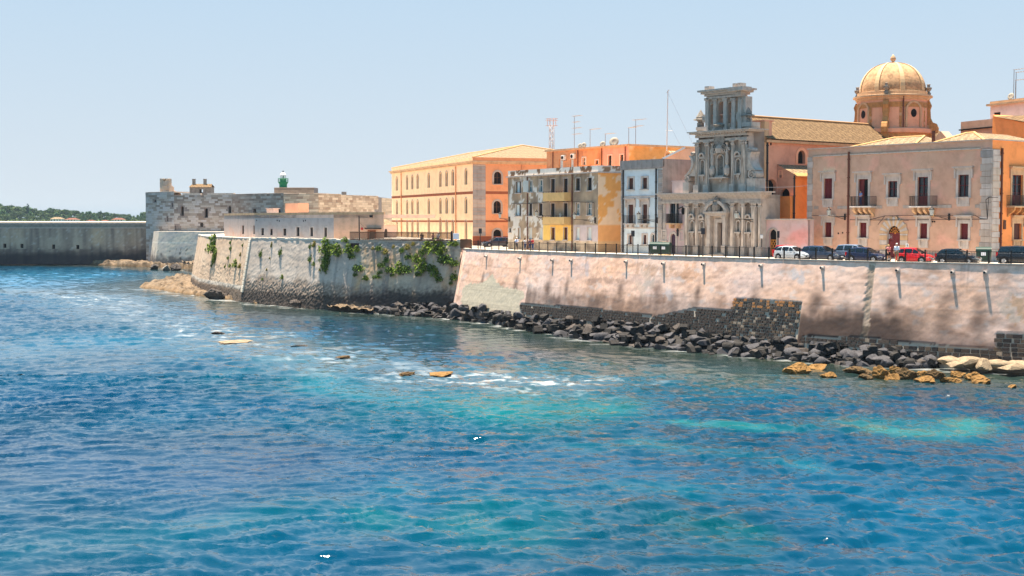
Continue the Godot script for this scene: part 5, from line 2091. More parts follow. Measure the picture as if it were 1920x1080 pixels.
	var bo := []
	for q in [[370, 418, 266, 492], [460, 528, 242, 492], [570, 622, 246, 492]]:
		bo.append(op(t, 1270 + q[0] / 6.0, 150 + q[2] / 6.0, 1270 + q[1] / 6.0, 150 + q[3] / 6.0, true))
	var yb2: float = bo[1][1]
	for o in bo:
		o[1] = yb2
	var bs := Shape.new()
	var bd := 1.7
	var bt: float = k.call(560, 200).y
	panel(bs, Transform3D(), b0, b1, h2 + 0.01, bt, bo, bd, 0.4, tone2)
	var bsb := Shape.new()
	bsb.tint(Color(0.5, 0.36, 0.26))
	var back := Transform3D(Basis(UP, PI), Vector3(b0 + b1, 0, -bd))
	var bo2 := []
	for o in bo:
		bo2.append([b0 + b1 - o[2], o[1], b0 + b1 - o[0], o[3], true])
	var tone3 := func(_s: float, _y: float) -> Color: return lin(206, 150, 116)
	panel(bsb, back, b0, b1, h2 + 0.01, bt, bo2, 0.0, 2.0, tone3)
	bsb.tint(lin(206, 160, 128))
	bsb.box(Vector3(b0, h2, -bd), Vector3(b0 + 0.01, bt, 0))
	bsb.box(Vector3(b1 - 0.01, h2, -bd), Vector3(b1, bt, 0))
	part("belfry_front", bs, M.painted, b)
	part("belfry_back", bsb, M.painted, b)
	for x in [345, 434, 548, 640]:
		var u: float = k.call(x, 350).x
		var s := Shape.new()
		var ph: float = k.call(x, 232).y
		s.box(Vector3(u - 0.27, h2 + 0.3, 0.002), Vector3(u + 0.27, ph, 0.2))
		s.box(Vector3(u - 0.36, ph, 0.002), Vector3(u + 0.36, ph + 0.28, 0.3))
		s.box(Vector3(u - 0.36, h2, 0.002), Vector3(u + 0.36, h2 + 0.3, 0.3))
		part("pilaster", s, M.church_trim, b)
	var tp := Shape.new()
	tp.box(Vector3(b0 - 0.05, bt, -bd - 0.05), Vector3(b1 + 0.05, bt + 0.25, 0.3))
	tp.box(Vector3(b0, bt + 0.25, -bd), Vector3(b1, h3 - 0.75, 0.18))
	tp.box(Vector3(b0 - 0.25, h3 - 0.75, -bd - 0.25), Vector3(b1 + 0.25, h3 - 0.5, 0.4))
	tp.box(Vector3(b0 - 0.55, h3 - 0.5, -bd - 0.5), Vector3(b1 + 0.55, h3 - 0.25, 0.7))
	tp.box(Vector3(b0 - 0.85, h3 - 0.25, -bd - 0.7), Vector3(b1 + 0.85, h3 - 0.05, 0.95))
	tp.box(Vector3(b1 - 0.3, bt + 0.02, -0.4), Vector3(b1 + 0.9, h3 - 0.52, 0.32))
	tp.box(Vector3(b1 - 0.5, h3 - 0.48, -0.6), Vector3(b1 + 1.7, h3 - 0.06, 0.9))
	for q in [[340, 390, 115], [655, 686, 80], [708, 745, 82]]:
		var a: Vector2 = k.call(q[0], q[2])
		var e: Vector2 = k.call(q[1], q[2])
		tp.box(Vector3(a.x, h3 - 0.05, -0.4), Vector3(e.x, h3 + 0.4, 0.5))
	part("belfry_cornice", tp, M.church_trim, b)
	part("belfry_wing", Shape.new().box(Vector3(b1 + 0.01, h2, -1.2), Vector3(b1 + 1.25, bt, -0.1)).box(Vector3(b1 + 0.25, bt - 4.5, -0.1), Vector3(b1 + 0.8, bt - 0.3, 0.1)), M.church_trim, b)
	for q in [[305, 432, 24], [692, 412, 28]]:
		var c: Vector2 = k.call(q[0], q[1])
		var r: float = q[2] / 6.0 * 152.0 / F
		var s := Shape.new()
		s.box(Vector3(c.x - r * 1.25, c.y - r * 1.9, -0.6), Vector3(c.x + r * 1.25, c.y + r * 1.8, 0.0))
		for i in 3:
			var a := r * (1.0 - 0.3 * i)
			for e in [[-a, -a, a, -a + 0.12], [-a, a - 0.12, a, a], [-a, -a + 0.12, -a + 0.12, a - 0.12], [a - 0.12, -a + 0.12, a, a - 0.12]]:
				s.box(Vector3(c.x + e[0], c.y + e[1], 0.001), Vector3(c.x + e[2], c.y + e[3], 0.15))
		part("square_scroll", s, M.church_trim, b)
	var ins := Shape.new()
	for i in 26:
		if i in [5, 12, 16]:
			continue
		var x := lerpf(b0 + 0.5, b1 - 0.6, i / 25.0)
		ins.box(Vector3(x, bt + 0.75, 0.181), Vector3(x + 0.03 + 0.03 * (i % 3), bt + 1.0 + 0.06 * (i % 2), 0.19))
	stuff(part("worn_inscription", ins, M.stone_dark, b))
	for o in bo:
		var s := Shape.new()
		s.box(Vector3(o[0], yb2 + 1.0, -0.5), Vector3(o[2], yb2 + 1.15, -0.25))
		for i in 4:
			var x: float = lerpf(o[0], o[2], (i + 0.5) / 4.0)
			s.lathe(Vector3(x, yb2, -0.38), [Vector2(0.09, 0), Vector2(0.05, 0.15), Vector2(0.1, 0.45), Vector2(0.04, 0.8), Vector2(0.08, 1.0)], 6)
		part("baluster_row", s, M.church_pink, b)
	for q in [[262, 500, 330], [785, 455, 270]]:
		var a: Vector2 = k.call(q[0], q[1], -0.6)
		var e: Vector2 = k.call(q[0], q[2], -0.6)
		var hh := e.y - a.y
		var s := Shape.new()
		s.lathe(Vector3(a.x, a.y - 0.3, -0.6), [Vector2(0.42, 0), Vector2(0.42, 0.45), Vector2(0.3, 0.55), Vector2(0.52, 0.8), Vector2(0.86, 0.28 * hh + 0.3), Vector2(0.8, 0.36 * hh + 0.3), Vector2(0.5, 0.40 * hh + 0.3), Vector2(0.56, 0.46 * hh + 0.3), Vector2(0.0, hh + 0.3)], 8)
		part("obelisk", s, M.stone_dark, b)
	for i in 2:
		var o: Array = bo[i]
		var r: float = [0.42, 0.62][i]
		var c := Vector3((o[0] + o[2]) / 2 + 0.25, o[3] - [1.0, 1.3][i], -0.9)
		var bell := thing("bell", ["smaller green bronze bell in the left belfry arch", "larger green bronze bell in the middle belfry arch"][i], "bell", t * Transform3D(Basis(), c), "bells of the church")
		var s := Shape.new()
		s.smooth = true
		s.lathe(Vector3(0, -1.9 * r - 0.3, 0), [Vector2(r * 0.9, 0.0), Vector2(r, 0.02), Vector2(r * 0.75, r * 0.5), Vector2(r * 0.6, r * 1.2), Vector2(r * 0.5, r * 1.6), Vector2(0, r * 1.85)], 14)
		part("bell_body", s, M.bronze, bell)
		part("headstock", Shape.new().box(Vector3(-r * 1.1, -0.32, -0.16), Vector3(r * 1.1, 0.1, 0.16)).box(Vector3(-1.0, 0.1, -0.06), Vector3(1.0, 0.2, 0.06)), M.dark, bell)
	var lp: Vector2 = g.call(990, 555)
	wall_lamp(t * Transform3D(Basis(), Vector3(lp.x, lp.y, 0.25)), 1.3, "iron lantern bracket on the church front right of its door", -3.2)
	church_annex(t)
	nave(t, mid, w, h1)


func church_annex(t: Transform3D) -> void:
	var f := func(x: float, y: float) -> Vector2: return fuv(t, 1200 + x / 6.0, 310 + y / 6.0)
	var w: float = f.call(508, 600).x - 0.01
	var b := thing("church_annex", "narrow lilac pink annex with one balcony left of the church front", "building", t)
	var top: float = f.call(300, 318).y
	var ops := []
	var d1: Array = op(t, 1200 + 338 / 6.0, 310 + 414 / 6.0, 1200 + 402 / 6.0, 310 + 652 / 6.0)
	var w1: Array = op(t, 1200 + 253 / 6.0, 310 + 738 / 6.0, 1200 + 293 / 6.0, 310 + 845 / 6.0)
	var d2: Array = op(t, 1200 + 345 / 6.0, 310 + 768 / 6.0, 1200 + 403 / 6.0, 310 + 1000 / 6.0, true)
	d2[1] = 0.1
	ops = [d1, w1, d2]
	var sh := Shape.new()
	panel(sh, Transform3D(), 0.0, w, 0, top, ops, 0.3)
	part("front_wall", sh, M.annex_pink, b)
	part("rear_walls", Shape.new().box(Vector3(0.005, 0, -5), Vector3(w, top - 0.1, -0.4)), M.annex_wall, b)
	quoins(b, Transform3D(), 0.0, 0.55, 0, top - 0.3, [M.stone, M.stone_grey], 0.55, 0.05)
	var dr := {"kind": "glass", "pane": "glass", "frame": "blue_door", "surround": "stone_pale", "band": 0.16}
	window(b, Transform3D(), d1, dr, "balcony_door")
	window(b, Transform3D(), w1, {"kind": "plain", "pane": "dark", "frame": "frame_dark", "surround": "stone_pale", "band": 0.16, "sill": "stone_pale"})
	window(b, Transform3D(), d2, {"kind": "plank", "leaf": "purple_door", "frame": "frame_dark", "pane": "dark", "surround": "stone_pale", "band": 0.26}, "door")
	var y: float = d1[1]
	var a: float = fuv(t, 1200 + 285 / 6.0, 410, 0.9).x
	var e: float = fuv(t, 1200 + 418 / 6.0, 410, 0.9).x
	part("balcony_slab", Shape.new().box(Vector3(a, y - 0.15, 0), Vector3(e, y, 0.9)).box(Vector3(a + 0.3, y - 0.6, 0), Vector3(a + 0.6, y - 0.151, 0.6)).box(Vector3(e - 0.6, y - 0.6, 0), Vector3(e - 0.3, y - 0.151, 0.6)), M.stone_warm, b)
	railing(b, Transform3D(), a + 0.05, e - 0.05, y, 1.15, 0.85, 0.09)
	pipe(b, Transform3D(), f.call(430, 600).x, 2.2, top - 0.15, "pipe_dark", 0.11)
	var elbow := Shape.new()
	var p: Vector2 = f.call(432, 492)
	var q: Vector2 = f.call(500, 466)
	elbow.tube(Vector3(p.x, p.y, 0.14), Vector3(q.x, q.y, 0.3), 0.08, 0.08, 6)
	part("pipe_branch", elbow, M.pipe_dark, b)
	var hc: Vector2 = f.call(487, 513)
	part("round_opening", Shape.new().prism(circle(hc, 0.3, 0.45, 14), 0.002, 0.03), M.dark, b)
	var bl := Shape.new()
	var p0: Vector2 = f.call(443, 850)
	var p1: Vector2 = f.call(497, 728)
	for r in [[p0.x, p0.y, p1.x, p0.y + 0.12], [p0.x, p1.y - 0.12, p1.x, p1.y], [p0.x, p0.y + 0.12, p0.x + 0.12, p1.y - 0.12], [p1.x - 0.12, p0.y + 0.12, p1.x, p1.y - 0.12]]:
		bl.box(Vector3(r[0], r[1], 0.002), Vector3(r[2], r[3], 0.05))
	part("blind_panel", bl, M.stone_pale, b)
	var rw: float = f.call(300, 172).y
	part("roof_wall", Shape.new().box(Vector3(0.3, top, -1.6), Vector3(w + 0.2, rw - 0.1, -1.2)).box(Vector3(0.25, rw - 0.1, -1.68), Vector3(w + 0.2, rw, -1.12)), M.annex_wall, b)


func circle(c: Vector2, rx: float, ry: float, n: int) -> PackedVector2Array:
	var r := PackedVector2Array()
	for i in n:
		r.append(c + Vector2(cos(TAU * i / n) * rx, sin(TAU * i / n) * ry))
	return r


func nave(t: Transform3D, mid: float, w: float, h1: float) -> void:
	var z0 := -3.2
	var tn := t * Transform3D(Basis(), Vector3(0, 0, z0))
	var xr := fuv(tn, 1433.0, 300).x
	var hw := xr - mid
	NHW = hw * 2
	var len := 38.0
	var b := thing("church_nave", "pink church body with a long tiled roof behind the baroque front", "building", t * Transform3D(Basis(), Vector3(mid - hw, 0, z0)))
	var tb := b.transform
	NT = tb
	var rs := right_side(hw * 2)
	var tr := tb * rs
	var eave := fuv(tr, 1434, 261.6).y
	var o1: Array = op(tr, 1400 + 645 / 6.75, 260 + 148 / 6.75, 1400 + 738 / 6.75, 260 + 318 / 6.75, true)
	var o2: Array = op(tr, 1400 + 250 / 6.75, 260 + 510 / 6.75, 1400 + 372 / 6.75, 260 + 745 / 6.75, true)
	var sh := Shape.new()
	panel(sh, rs, 0, len, 0, eave, [o1, o2], 0.5)
	part("side_wall", sh, M.church_pink, b)
	var wn := window(b, rs, o1, {"kind": "grille", "pane": "dark", "frame": "frame_dark", "surround": "gable", "band": 0.35, "deep": 0.4})
	window(b, rs, o2, {"kind": "plain", "pane": "dark", "frame": "dark", "surround": "church_pink", "band": 0.28, "deep": 0.45}, "archway")
	part("rear_walls", Shape.new().box(Vector3(0, 0, -len), Vector3(hw * 2 - 0.55, eave, 0)), M.church_pink, b)
	var tw := fuv(tb, 1420, 228.0, 0.0).y
	part("end_wall", Shape.new().box(Vector3(hw * 0.55, eave - 0.3, -1.2), Vector3(hw * 2 + 0.02, tw, 0.01)).box(Vector3(hw * 1.2, tw - 0.01, -1.5), Vector3(hw * 2 + 0.1, tw + 0.14, 0.1)), M.church_pink, b)
	part("corner_strip", Shape.new().box(Vector3(hw * 2 - 0.5, 0, 0.012), Vector3(hw * 2 + 0.06, tw, 0.06)).box(Vector3(hw * 2 + 0.021, 0, -0.7), Vector3(hw * 2 + 0.06, tw, 0.011)), M.stone_warm, b)
	var hump := Shape.new()
	hump.smooth = true
	var hp := fuv(tb, 1411.5, 228, -3.0)
	hump.lathe(Vector3(hp.x, tw - 0.2, -3.0), [Vector2(1.25, 0), Vector2(1.2, 0.7), Vector2(0.75, 1.15), Vector2(0, 1.3)], 14)
	part("small_cupola", hump, M.orange, b)
	var rise := 2.9
	var rf := Shape.new()
	slope(rf, Vector3(hw * 2 + 0.5, eave + 0.1, 0), Vector3(hw * 2 + 0.5, eave + 0.1, -len), Vector3(hw, eave + rise, -len), Vector3(hw, eave + rise, 0))
	slope(rf, Vector3(-0.5, eave + 0.1, -len), Vector3(-0.5, eave + 0.1, 0), Vector3(hw, eave + rise, 0), Vector3(hw, eave + rise, -len))
	var roof := part("roof", rf, M.tiles_old, b)
	part("eave_shadow_board", Shape.new().box(Vector3(hw * 2 + 0.021, eave - 0.3, 0), Vector3(hw * 2 + 0.35, eave - 0.02, -len)), M.stone_warm, b)
	part("ridge_tiles", Shape.new().tube(Vector3(hw, eave + rise + 0.02, 0), Vector3(hw, eave + rise + 0.02, -len), 0.16, 0.16, 6), M.tiles_old_ridge, roof)
	pipe(b, rs, fuv(tr, 1434.5, 300).x + 0.25, 6.0, eave - 0.3, "pipe_dark", 0.12)
	part("vent_hole", Shape.new().prism(circle(fuv(tr, 1445.3, 270), 0.14, 0.18, 8), 0.002, 0.02), M.dark, b, rs)
	dome(t, mid)


func dome(t: Transform3D, mid: float) -> void:
	var c := Vector3.ZERO
	var zz := -20.0
	for i in 400:                                        # walk back along the axis to the column of the dome
		var p := t * Vector3(mid, 0, zz)
		if p.x / -p.z >= (1668.5 - 960.0) / F:
			break
		zz -= 0.1
	c = t * Vector3(mid, 0, zz)
	var d := -c.z
	var yv := func(y: float) -> float: return at_depth(1668.5, y, d).y
	var face := atan2(-c.x, -c.z * -1.0)                  # towards the viewer's side
	face = atan2(eye.x - c.x, eye.z - c.z)
	c.y = 0
	var b := thing("church_dome", "round pink drum with stone strips carrying a ribbed ochre dome", "dome", Transform3D(Basis(UP, face), c))
	var px := d / F
	var R := 64.0 * px
	var y0: float = yv.call(268)
	var y1: float = yv.call(247)
	var y2: float = yv.call(183.5)
	var y3: float = yv.call(175)
	var yt: float = yv.call(118.5)
	var D := 60.0 * px
	mat("dome_plaster", lin(196, 152, 112), 0.92, M.basalt.albedo_texture, 6.0, M.stone.heightmap_texture, 1.5)
	mat("rib_pale", lin(208, 172, 130), 0.9)
	mat("drum_pink", lin(226, 168, 136), 0.93, M.palace_pink.albedo_texture, 6.0)
	mat("drum_stone", lin(190, 140, 88), 0.93, M.stone.albedo_texture, 2.0, M.stone.heightmap_texture, 3.0)
	part("drum_base", Shape.new().lathe(Vector3.ZERO, [Vector2(R * 1.06, y0 - 6.0), Vector2(R * 1.06, y1 - 0.3)], 40), M.drum_pink, b)
	var dr := Shape.new()
	dr.lathe(Vector3.ZERO, [Vector2(R, y1 - 0.3), Vector2(R, y2 - 0.05)], 48)
	part("drum_wall", dr, M.drum_pink, b)
	var rg := Shape.new()
	rg.lathe(Vector3.ZERO, [Vector2(R * 1.0, y1 - 0.45), Vector2(R * 1.13, y1 - 0.35), Vector2(R * 1.13, y1 + 0.15), Vector2(R * 1.0, y1 + 0.3)], 40)
	part("ledge", rg, M.drum_pink, b)
	var fz := Shape.new()
	fz.lathe(Vector3.ZERO, [Vector2(R * 1.012, y2 - 1.5), Vector2(R * 1.012, y2 - 0.85)], 40)
	part("stone_band", fz, M.drum_stone, b)
	fz = Shape.new()
	fz.lathe(Vector3.ZERO, [Vector2(R * 1.02, y1 - 1.3), Vector2(R * 1.08, y1 - 0.9), Vector2(R * 1.08, y1 - 0.46)], 40)
	part("stone_band", fz, M.drum_stone, b)
	var cn := Shape.new()
	cn.lathe(Vector3.ZERO, [Vector2(R, y2 - 0.55), Vector2(R * 1.04, y2 - 0.45), Vector2(R * 1.05, y2 - 0.2), Vector2(R * 1.12, y2 - 0.1), Vector2(R * 1.12, y2 + 0.08), Vector2(R * 1.0, y2 + 0.16), Vector2(R * 1.0, y3), Vector2(D, y3 + 0.05)], 48)
	part("cornice", cn, M.stone_warm, b)
	var cap := Shape.new()
	cap.smooth = true
	var prof := []
	for i in 15:
		var a := PI / 2 * i / 14.0
		prof.append(Vector2(D * pow(cos(a), 0.92) if i < 14 else 0.0, y3 + 0.02 + (yt - y3) * pow(sin(a), 0.96)))
	cap.lathe(Vector3.ZERO, prof, 48)
	part("dome_shell", cap, M.dome_plaster, b)
	for i in 8:
		var a := deg_to_rad(17.0 + 45.0 * i)
		var s := Shape.new()
		for k in prof.size() - 1:
			var p: Vector2 = prof[k]
			var q: Vector2 = prof[k + 1]
			var hw := 0.02 + 0.28 * p.x / D
			var hq := 0.02 + 0.28 * q.x / D
			var f := func(v: Vector2, side: float, out: float) -> Vector3:
				var dirn := Vector3(sin(a), 0, cos(a))
				var tan := Vector3(cos(a), 0, -sin(a))
				return dirn * (v.x + out) + tan * side + UP * (v.y + out * 0.6)
			s.quad(f.call(p, -hw, 0.1), f.call(p, hw, 0.1), f.call(q, hq, 0.1), f.call(q, -hq, 0.1))
			s.quad(f.call(p, hw, 0.1), f.call(p, hw, -0.05), f.call(q, hq, -0.05), f.call(q, hq, 0.1))
			s.quad(f.call(p, -hw, -0.05), f.call(p, -hw, 0.1), f.call(q, -hq, 0.1), f.call(q, -hq, -0.05))
		part("rib", s, M.rib_pale, b)
	var fin := Shape.new()
	fin.smooth = true
	fin.lathe(Vector3(0, yt - 0.15, 0), [Vector2(0.42, 0), Vector2(0.46, 0.12), Vector2(0.2, 0.22), Vector2(0.16, 0.34), Vector2(0.36, 0.6), Vector2(0.34, 0.85), Vector2(0.12, 1.15), Vector2(0.0, 1.3)], 14)
	part("finial", fin, M.stone_warm, b)
	var ring := func(a: float) -> Transform3D: return Transform3D(Basis(UP, a), Vector3(sin(a), 0, cos(a)) * R)
	for q in [[-10, 0.42, 0.22], [-38, 0.26, 0.06], [80, 0.42, 0.22], [62, 0.14, 0.05], [-100, 0.42, 0.22], [170, 0.42, 0.22], [13, 0.14, 0.05]]:
		var tt: Transform3D = ring.call(deg_to_rad(q[0]))
		var y: float = y1 + 0.32
		while y < y2 - 1.55:
			var e: float = q[1] * rng.randf_range(0.8, 1.1)
			part("quoin", Shape.new().block(Vector3(-e, y, -0.2), Vector3(e, y + 0.34, q[2]), 0.02), M.drum_stone if rng.randf() < 0.75 else M.stone_warm, b, tt)
			y += 0.36
	for i in 4:
		var a := deg_to_rad(-10.0 + 90.0 * i)
		var tt: Transform3D = ring.call(a)
		var s := Shape.new()
		s.box(Vector3(-0.5, y0 - 6.0, -0.4), Vector3(0.5, y1 - 0.36, 0.75))
		s.xf = Transform3D(Basis(UP, -PI / 2), Vector3.ZERO)
		var r1 := 0.72
		s.prism(PackedVector2Array([Vector2(-0.2, y1 - 0.34), Vector2(1.25, y1 - 0.34), Vector2(1.35, y1 + 0.3), Vector2(1.1, y1 + 0.85), Vector2(0.6, y1 + 1.05), Vector2(0.35, y1 + 1.6), Vector2(0.28, y2 - 1.7), Vector2(0.45, y2 - 1.2), Vector2(0.2, y2 - 0.6), Vector2(-0.2, y2 - 0.6)]), -0.36, 0.36)
		part("buttress", s, M.drum_stone, b, tt)
		var v := Shape.new()
		v.lathe(Vector3(0, y2 + 0.16, 0.05), [Vector2(0.28, 0), Vector2(0.3, 0.25), Vector2(0.14, 0.4), Vector2(0.38, 0.75), Vector2(0.42, 0.95), Vector2(0.2, 1.0), Vector2(0.18, 1.25), Vector2(0.26, 1.35), Vector2(0, 1.42)], 8)
		part("vase", v, M.stone_dark, b, tt)
		var wt: Transform3D = ring.call(deg_to_rad(36.0 + 90.0 * i))
		var wv: float = lerpf(y1, y2, 0.48)
		var oc := Shape.new()
		oc.prism(circle(Vector2(0, wv), 0.42, 0.52, 16), -0.3, 0.03)
		var wn := part("round_window", oc, M.dark, b, wt)
		var sr := Shape.new()
		arch_ring(sr, 0, wv + 0.35, 0.95, 1.2, -0.3, 0.05, 12)
		for e in [-1, 1]:
			sr.box(Vector3(e * 0.95, y1 + 0.35, -0.3), Vector3(e * 1.2, wv + 0.35, 0.05))
		part("surround", sr, M.stone_warm, wn)
	var pp: Transform3D = ring.call(deg_to_rad(17.0))
	part("downpipe", Shape.new().tube(Vector3(0, y1 + 0.3, 0.16), Vector3(0, y2 - 0.1, 0.16), 0.09, 0.09, 6), M.pipe_brown, b, pp)


var NT: Transform3D
var NHW := 0.0


func convent() -> void:
	var d0 := 154.1 * 2312.0
	var A := ground_at(1428.0, d0 / 2388.0 + 0.8, ROAD)
	var B := ground_at(1514.5, d0 / 2474.5 + 2.4, ROAD)
	var t := frame_from(A, B)
	var w := A.distance_to(B)
	var b := thing("courtyard_wall", "lilac pink courtyard wall with an arched lattice door beside the church", "wall", t)
	var top := fuv(t, 1470, 412.2).y
	var o: Array = op(t, 1441.5, 430, 1456, 481.5, true)
	o[1] = 0.05
	var paint := func(s: float, y: float) -> Color:
		var c := lin(206, 168, 160).lerp(lin(196, 180, 182), clampf(0.5 + n1.get_noise_2d(s * 0.3, y * 0.3), 0, 1))
		return c.lerp(lin(222, 140, 132), 0.7 * sstep(1.6, 0.4, Vector2((s - w * 0.82) / 1.3, y - 2.2).length() + 0.5 * n1.get_noise_2d(s, y)))
	var sh := Shape.new()
	panel(sh, Transform3D(), 0, w, 0, top, [o], 0.5, 0.3, paint)
	part("wall_face", sh, M.painted, b)
	part("wall_core", Shape.new().box(Vector3(0, 0, -1.4), Vector3(w, top - 0.03, -0.55)), M.annex_pink, b)
	part("coping", Shape.new().box(Vector3(-0.1, top - 0.02, -1.5), Vector3(w, top + 0.12, 0.15)), M.coping, b)
	var dh: float = o[3] - o[1]
	var a: float = (o[2] - o[0]) / 2
	var dr := part("door", Shape.new().box(Vector3(-a, 0, -0.5), Vector3(a, dh, -0.46)), M.dark, b, Transform3D(Basis(), Vector3(o[0] + a, o[1], 0)))
	var lt := Shape.new()
	var lh := dh * 0.62
	for i in range(-6, 8):
		for e in [-1, 1]:
			var x0 := -a + i * 0.3 * 1.0
			var p := Vector3(x0 if e > 0 else -x0, 0, -0.42 + e * 0.012)
			var q := p + Vector3(e * lh * 0.55, lh, 0)
			var f0 := clampf((-a - p.x) / (q.x - p.x), 0, 1) if e > 0 else clampf((a - p.x) / (q.x - p.x), 0, 1)
			var f1 := clampf((a - p.x) / (q.x - p.x), 0, 1) if e > 0 else clampf((-a - p.x) / (q.x - p.x), 0, 1)
			if f1 - f0 > 0.03:
				lt.tube(p.lerp(q, f0), p.lerp(q, f1), 0.055, 0.055, 4)
	for e in [-1, 1]:
		lt.box(Vector3(e * a, 0, -0.45), Vector3(e * (a - 0.1), lh, -0.38))
	lt.box(Vector3(-a + 0.1, lh - 0.1, -0.45), Vector3(a - 0.1, lh, -0.38))
	stuff(part("lattice", lt, M.lattice, dr))
	var su := Shape.new()
	for e in [-1, 1]:
		su.box(Vector3(e * a, 0, 0.002), Vector3(e * (a + 0.22), dh - a, 0.06))
	arch_ring(su, 0, dh - a, a, a + 0.22, 0.002, 0.06, 10)
	part("surround", su, M.stone, dr)
	var back: float = fuv(NT * right_side(NHW), 1457.5, 340).x
	var c := thing("lean_to_house", "orange and pink lean-to house with arches beside the church nave", "house", NT * Transform3D(Basis(), Vector3(NHW, 0, -back)))
	var tc := c.transform
	var wl := fuv(tc, 1491.5, 340).x
	var v0 := fuv(tc, 1460, 309).y
	var v1 := fuv(tc, 1491, 327.5).y
	var ht := fuv(tc, 1450, 370.5).y
	var oa: Array = op(tc, 1463.5, 353.5, 1480.5, 370.5, true)
	oa[1] = ht + 0.05
	var ow: Array = op(tc, 1461.3, 320.5, 1465.8, 333)
	var s2 := Shape.new()
	panel(s2, Transform3D(), 0.02, wl, 0, v1, [oa, ow], 0.4)
	s2.tri(Vector3(0.02, v1, 0), Vector3(0.02, v0, 0), Vector3(wl, v1, 0))
	part("front_wall", s2, M.church_pink, c)
	window(c, Transform3D(), ow, {"kind": "plain", "pane": "dark", "frame": "dark", "surround": "gable", "band": 0.12, "deep": 0.25})
	window(c, Transform3D(), oa, {"kind": "plain", "pane": "dark", "frame": "dark", "deep": 0.35}, "archway")
	var s3 := Shape.new()
	panel(s3, right_side(wl), 0, 14.0, 0, v1, [])
	part("side_wall", s3, M.orange, c)
	var rf := Shape.new()
	slope(rf, Vector3(wl + 0.4, v1 - 0.15, 0.15), Vector3(wl + 0.4, v1 - 0.15, -14.0), Vector3(0.02, v0 + 0.05, -14.0), Vector3(0.02, v0 + 0.05, 0.15))
	part("roof", rf, M.tiles, c)
	var et := Shape.new()
	var zz := 0.1
	while zz > -14.0:
		et.tube(Vector3(wl + 0.42, v1 - 0.2, zz), Vector3(wl - 0.1, v1 + 0.16, zz), 0.1, 0.1, 6)
		zz -= 0.24
	stuff(part("eave_tiles", et, M.tiles_ridge, c))
	pipe(c, Transform3D(), wl - 0.05, ht - 4.5, v1 - 0.1, "pipe_dark", 0.1)
	var u0 := fuv(tc, 1408, 390, 0.6).x
	part("terrace_wall", Shape.new().box(Vector3(u0, 0, 0.011), Vector3(wl - 0.2, ht, 0.6)).box(Vector3(u0 - 0.05, ht, 0.011), Vector3(wl - 0.2, ht + 0.12, 0.68)), M.orange, c)
	quoins(c, Transform3D(Basis(), Vector3(0, 0, 0.6)), fuv(tc, 1452, 390, 0.6).x, fuv(tc, 1461, 390, 0.6).x, top, ht - 0.05, [M.stone_warm, M.stone], 0.5, 0.04)
	var cb := thing("street_cable", "pale cable sagging from the church to the palace corner", "cable", Transform3D())
	var p0 := at_depth(1421, 350.5, 146.0)
	var p1 := at_depth(1523, 347.0, 149.6)
	var cs := Shape.new()
	for i in 10:
		var x := i / 10.0
		var y := (i + 1) / 10.0
		cs.tube(p0.lerp(p1, x) - UP * 0.12 * 4 * x * (1 - x), p0.lerp(p1, y) - UP * 0.12 * 4 * y * (1 - y), 0.014, 0.014, 4)
	part("wire", cs, M.steel, cb)


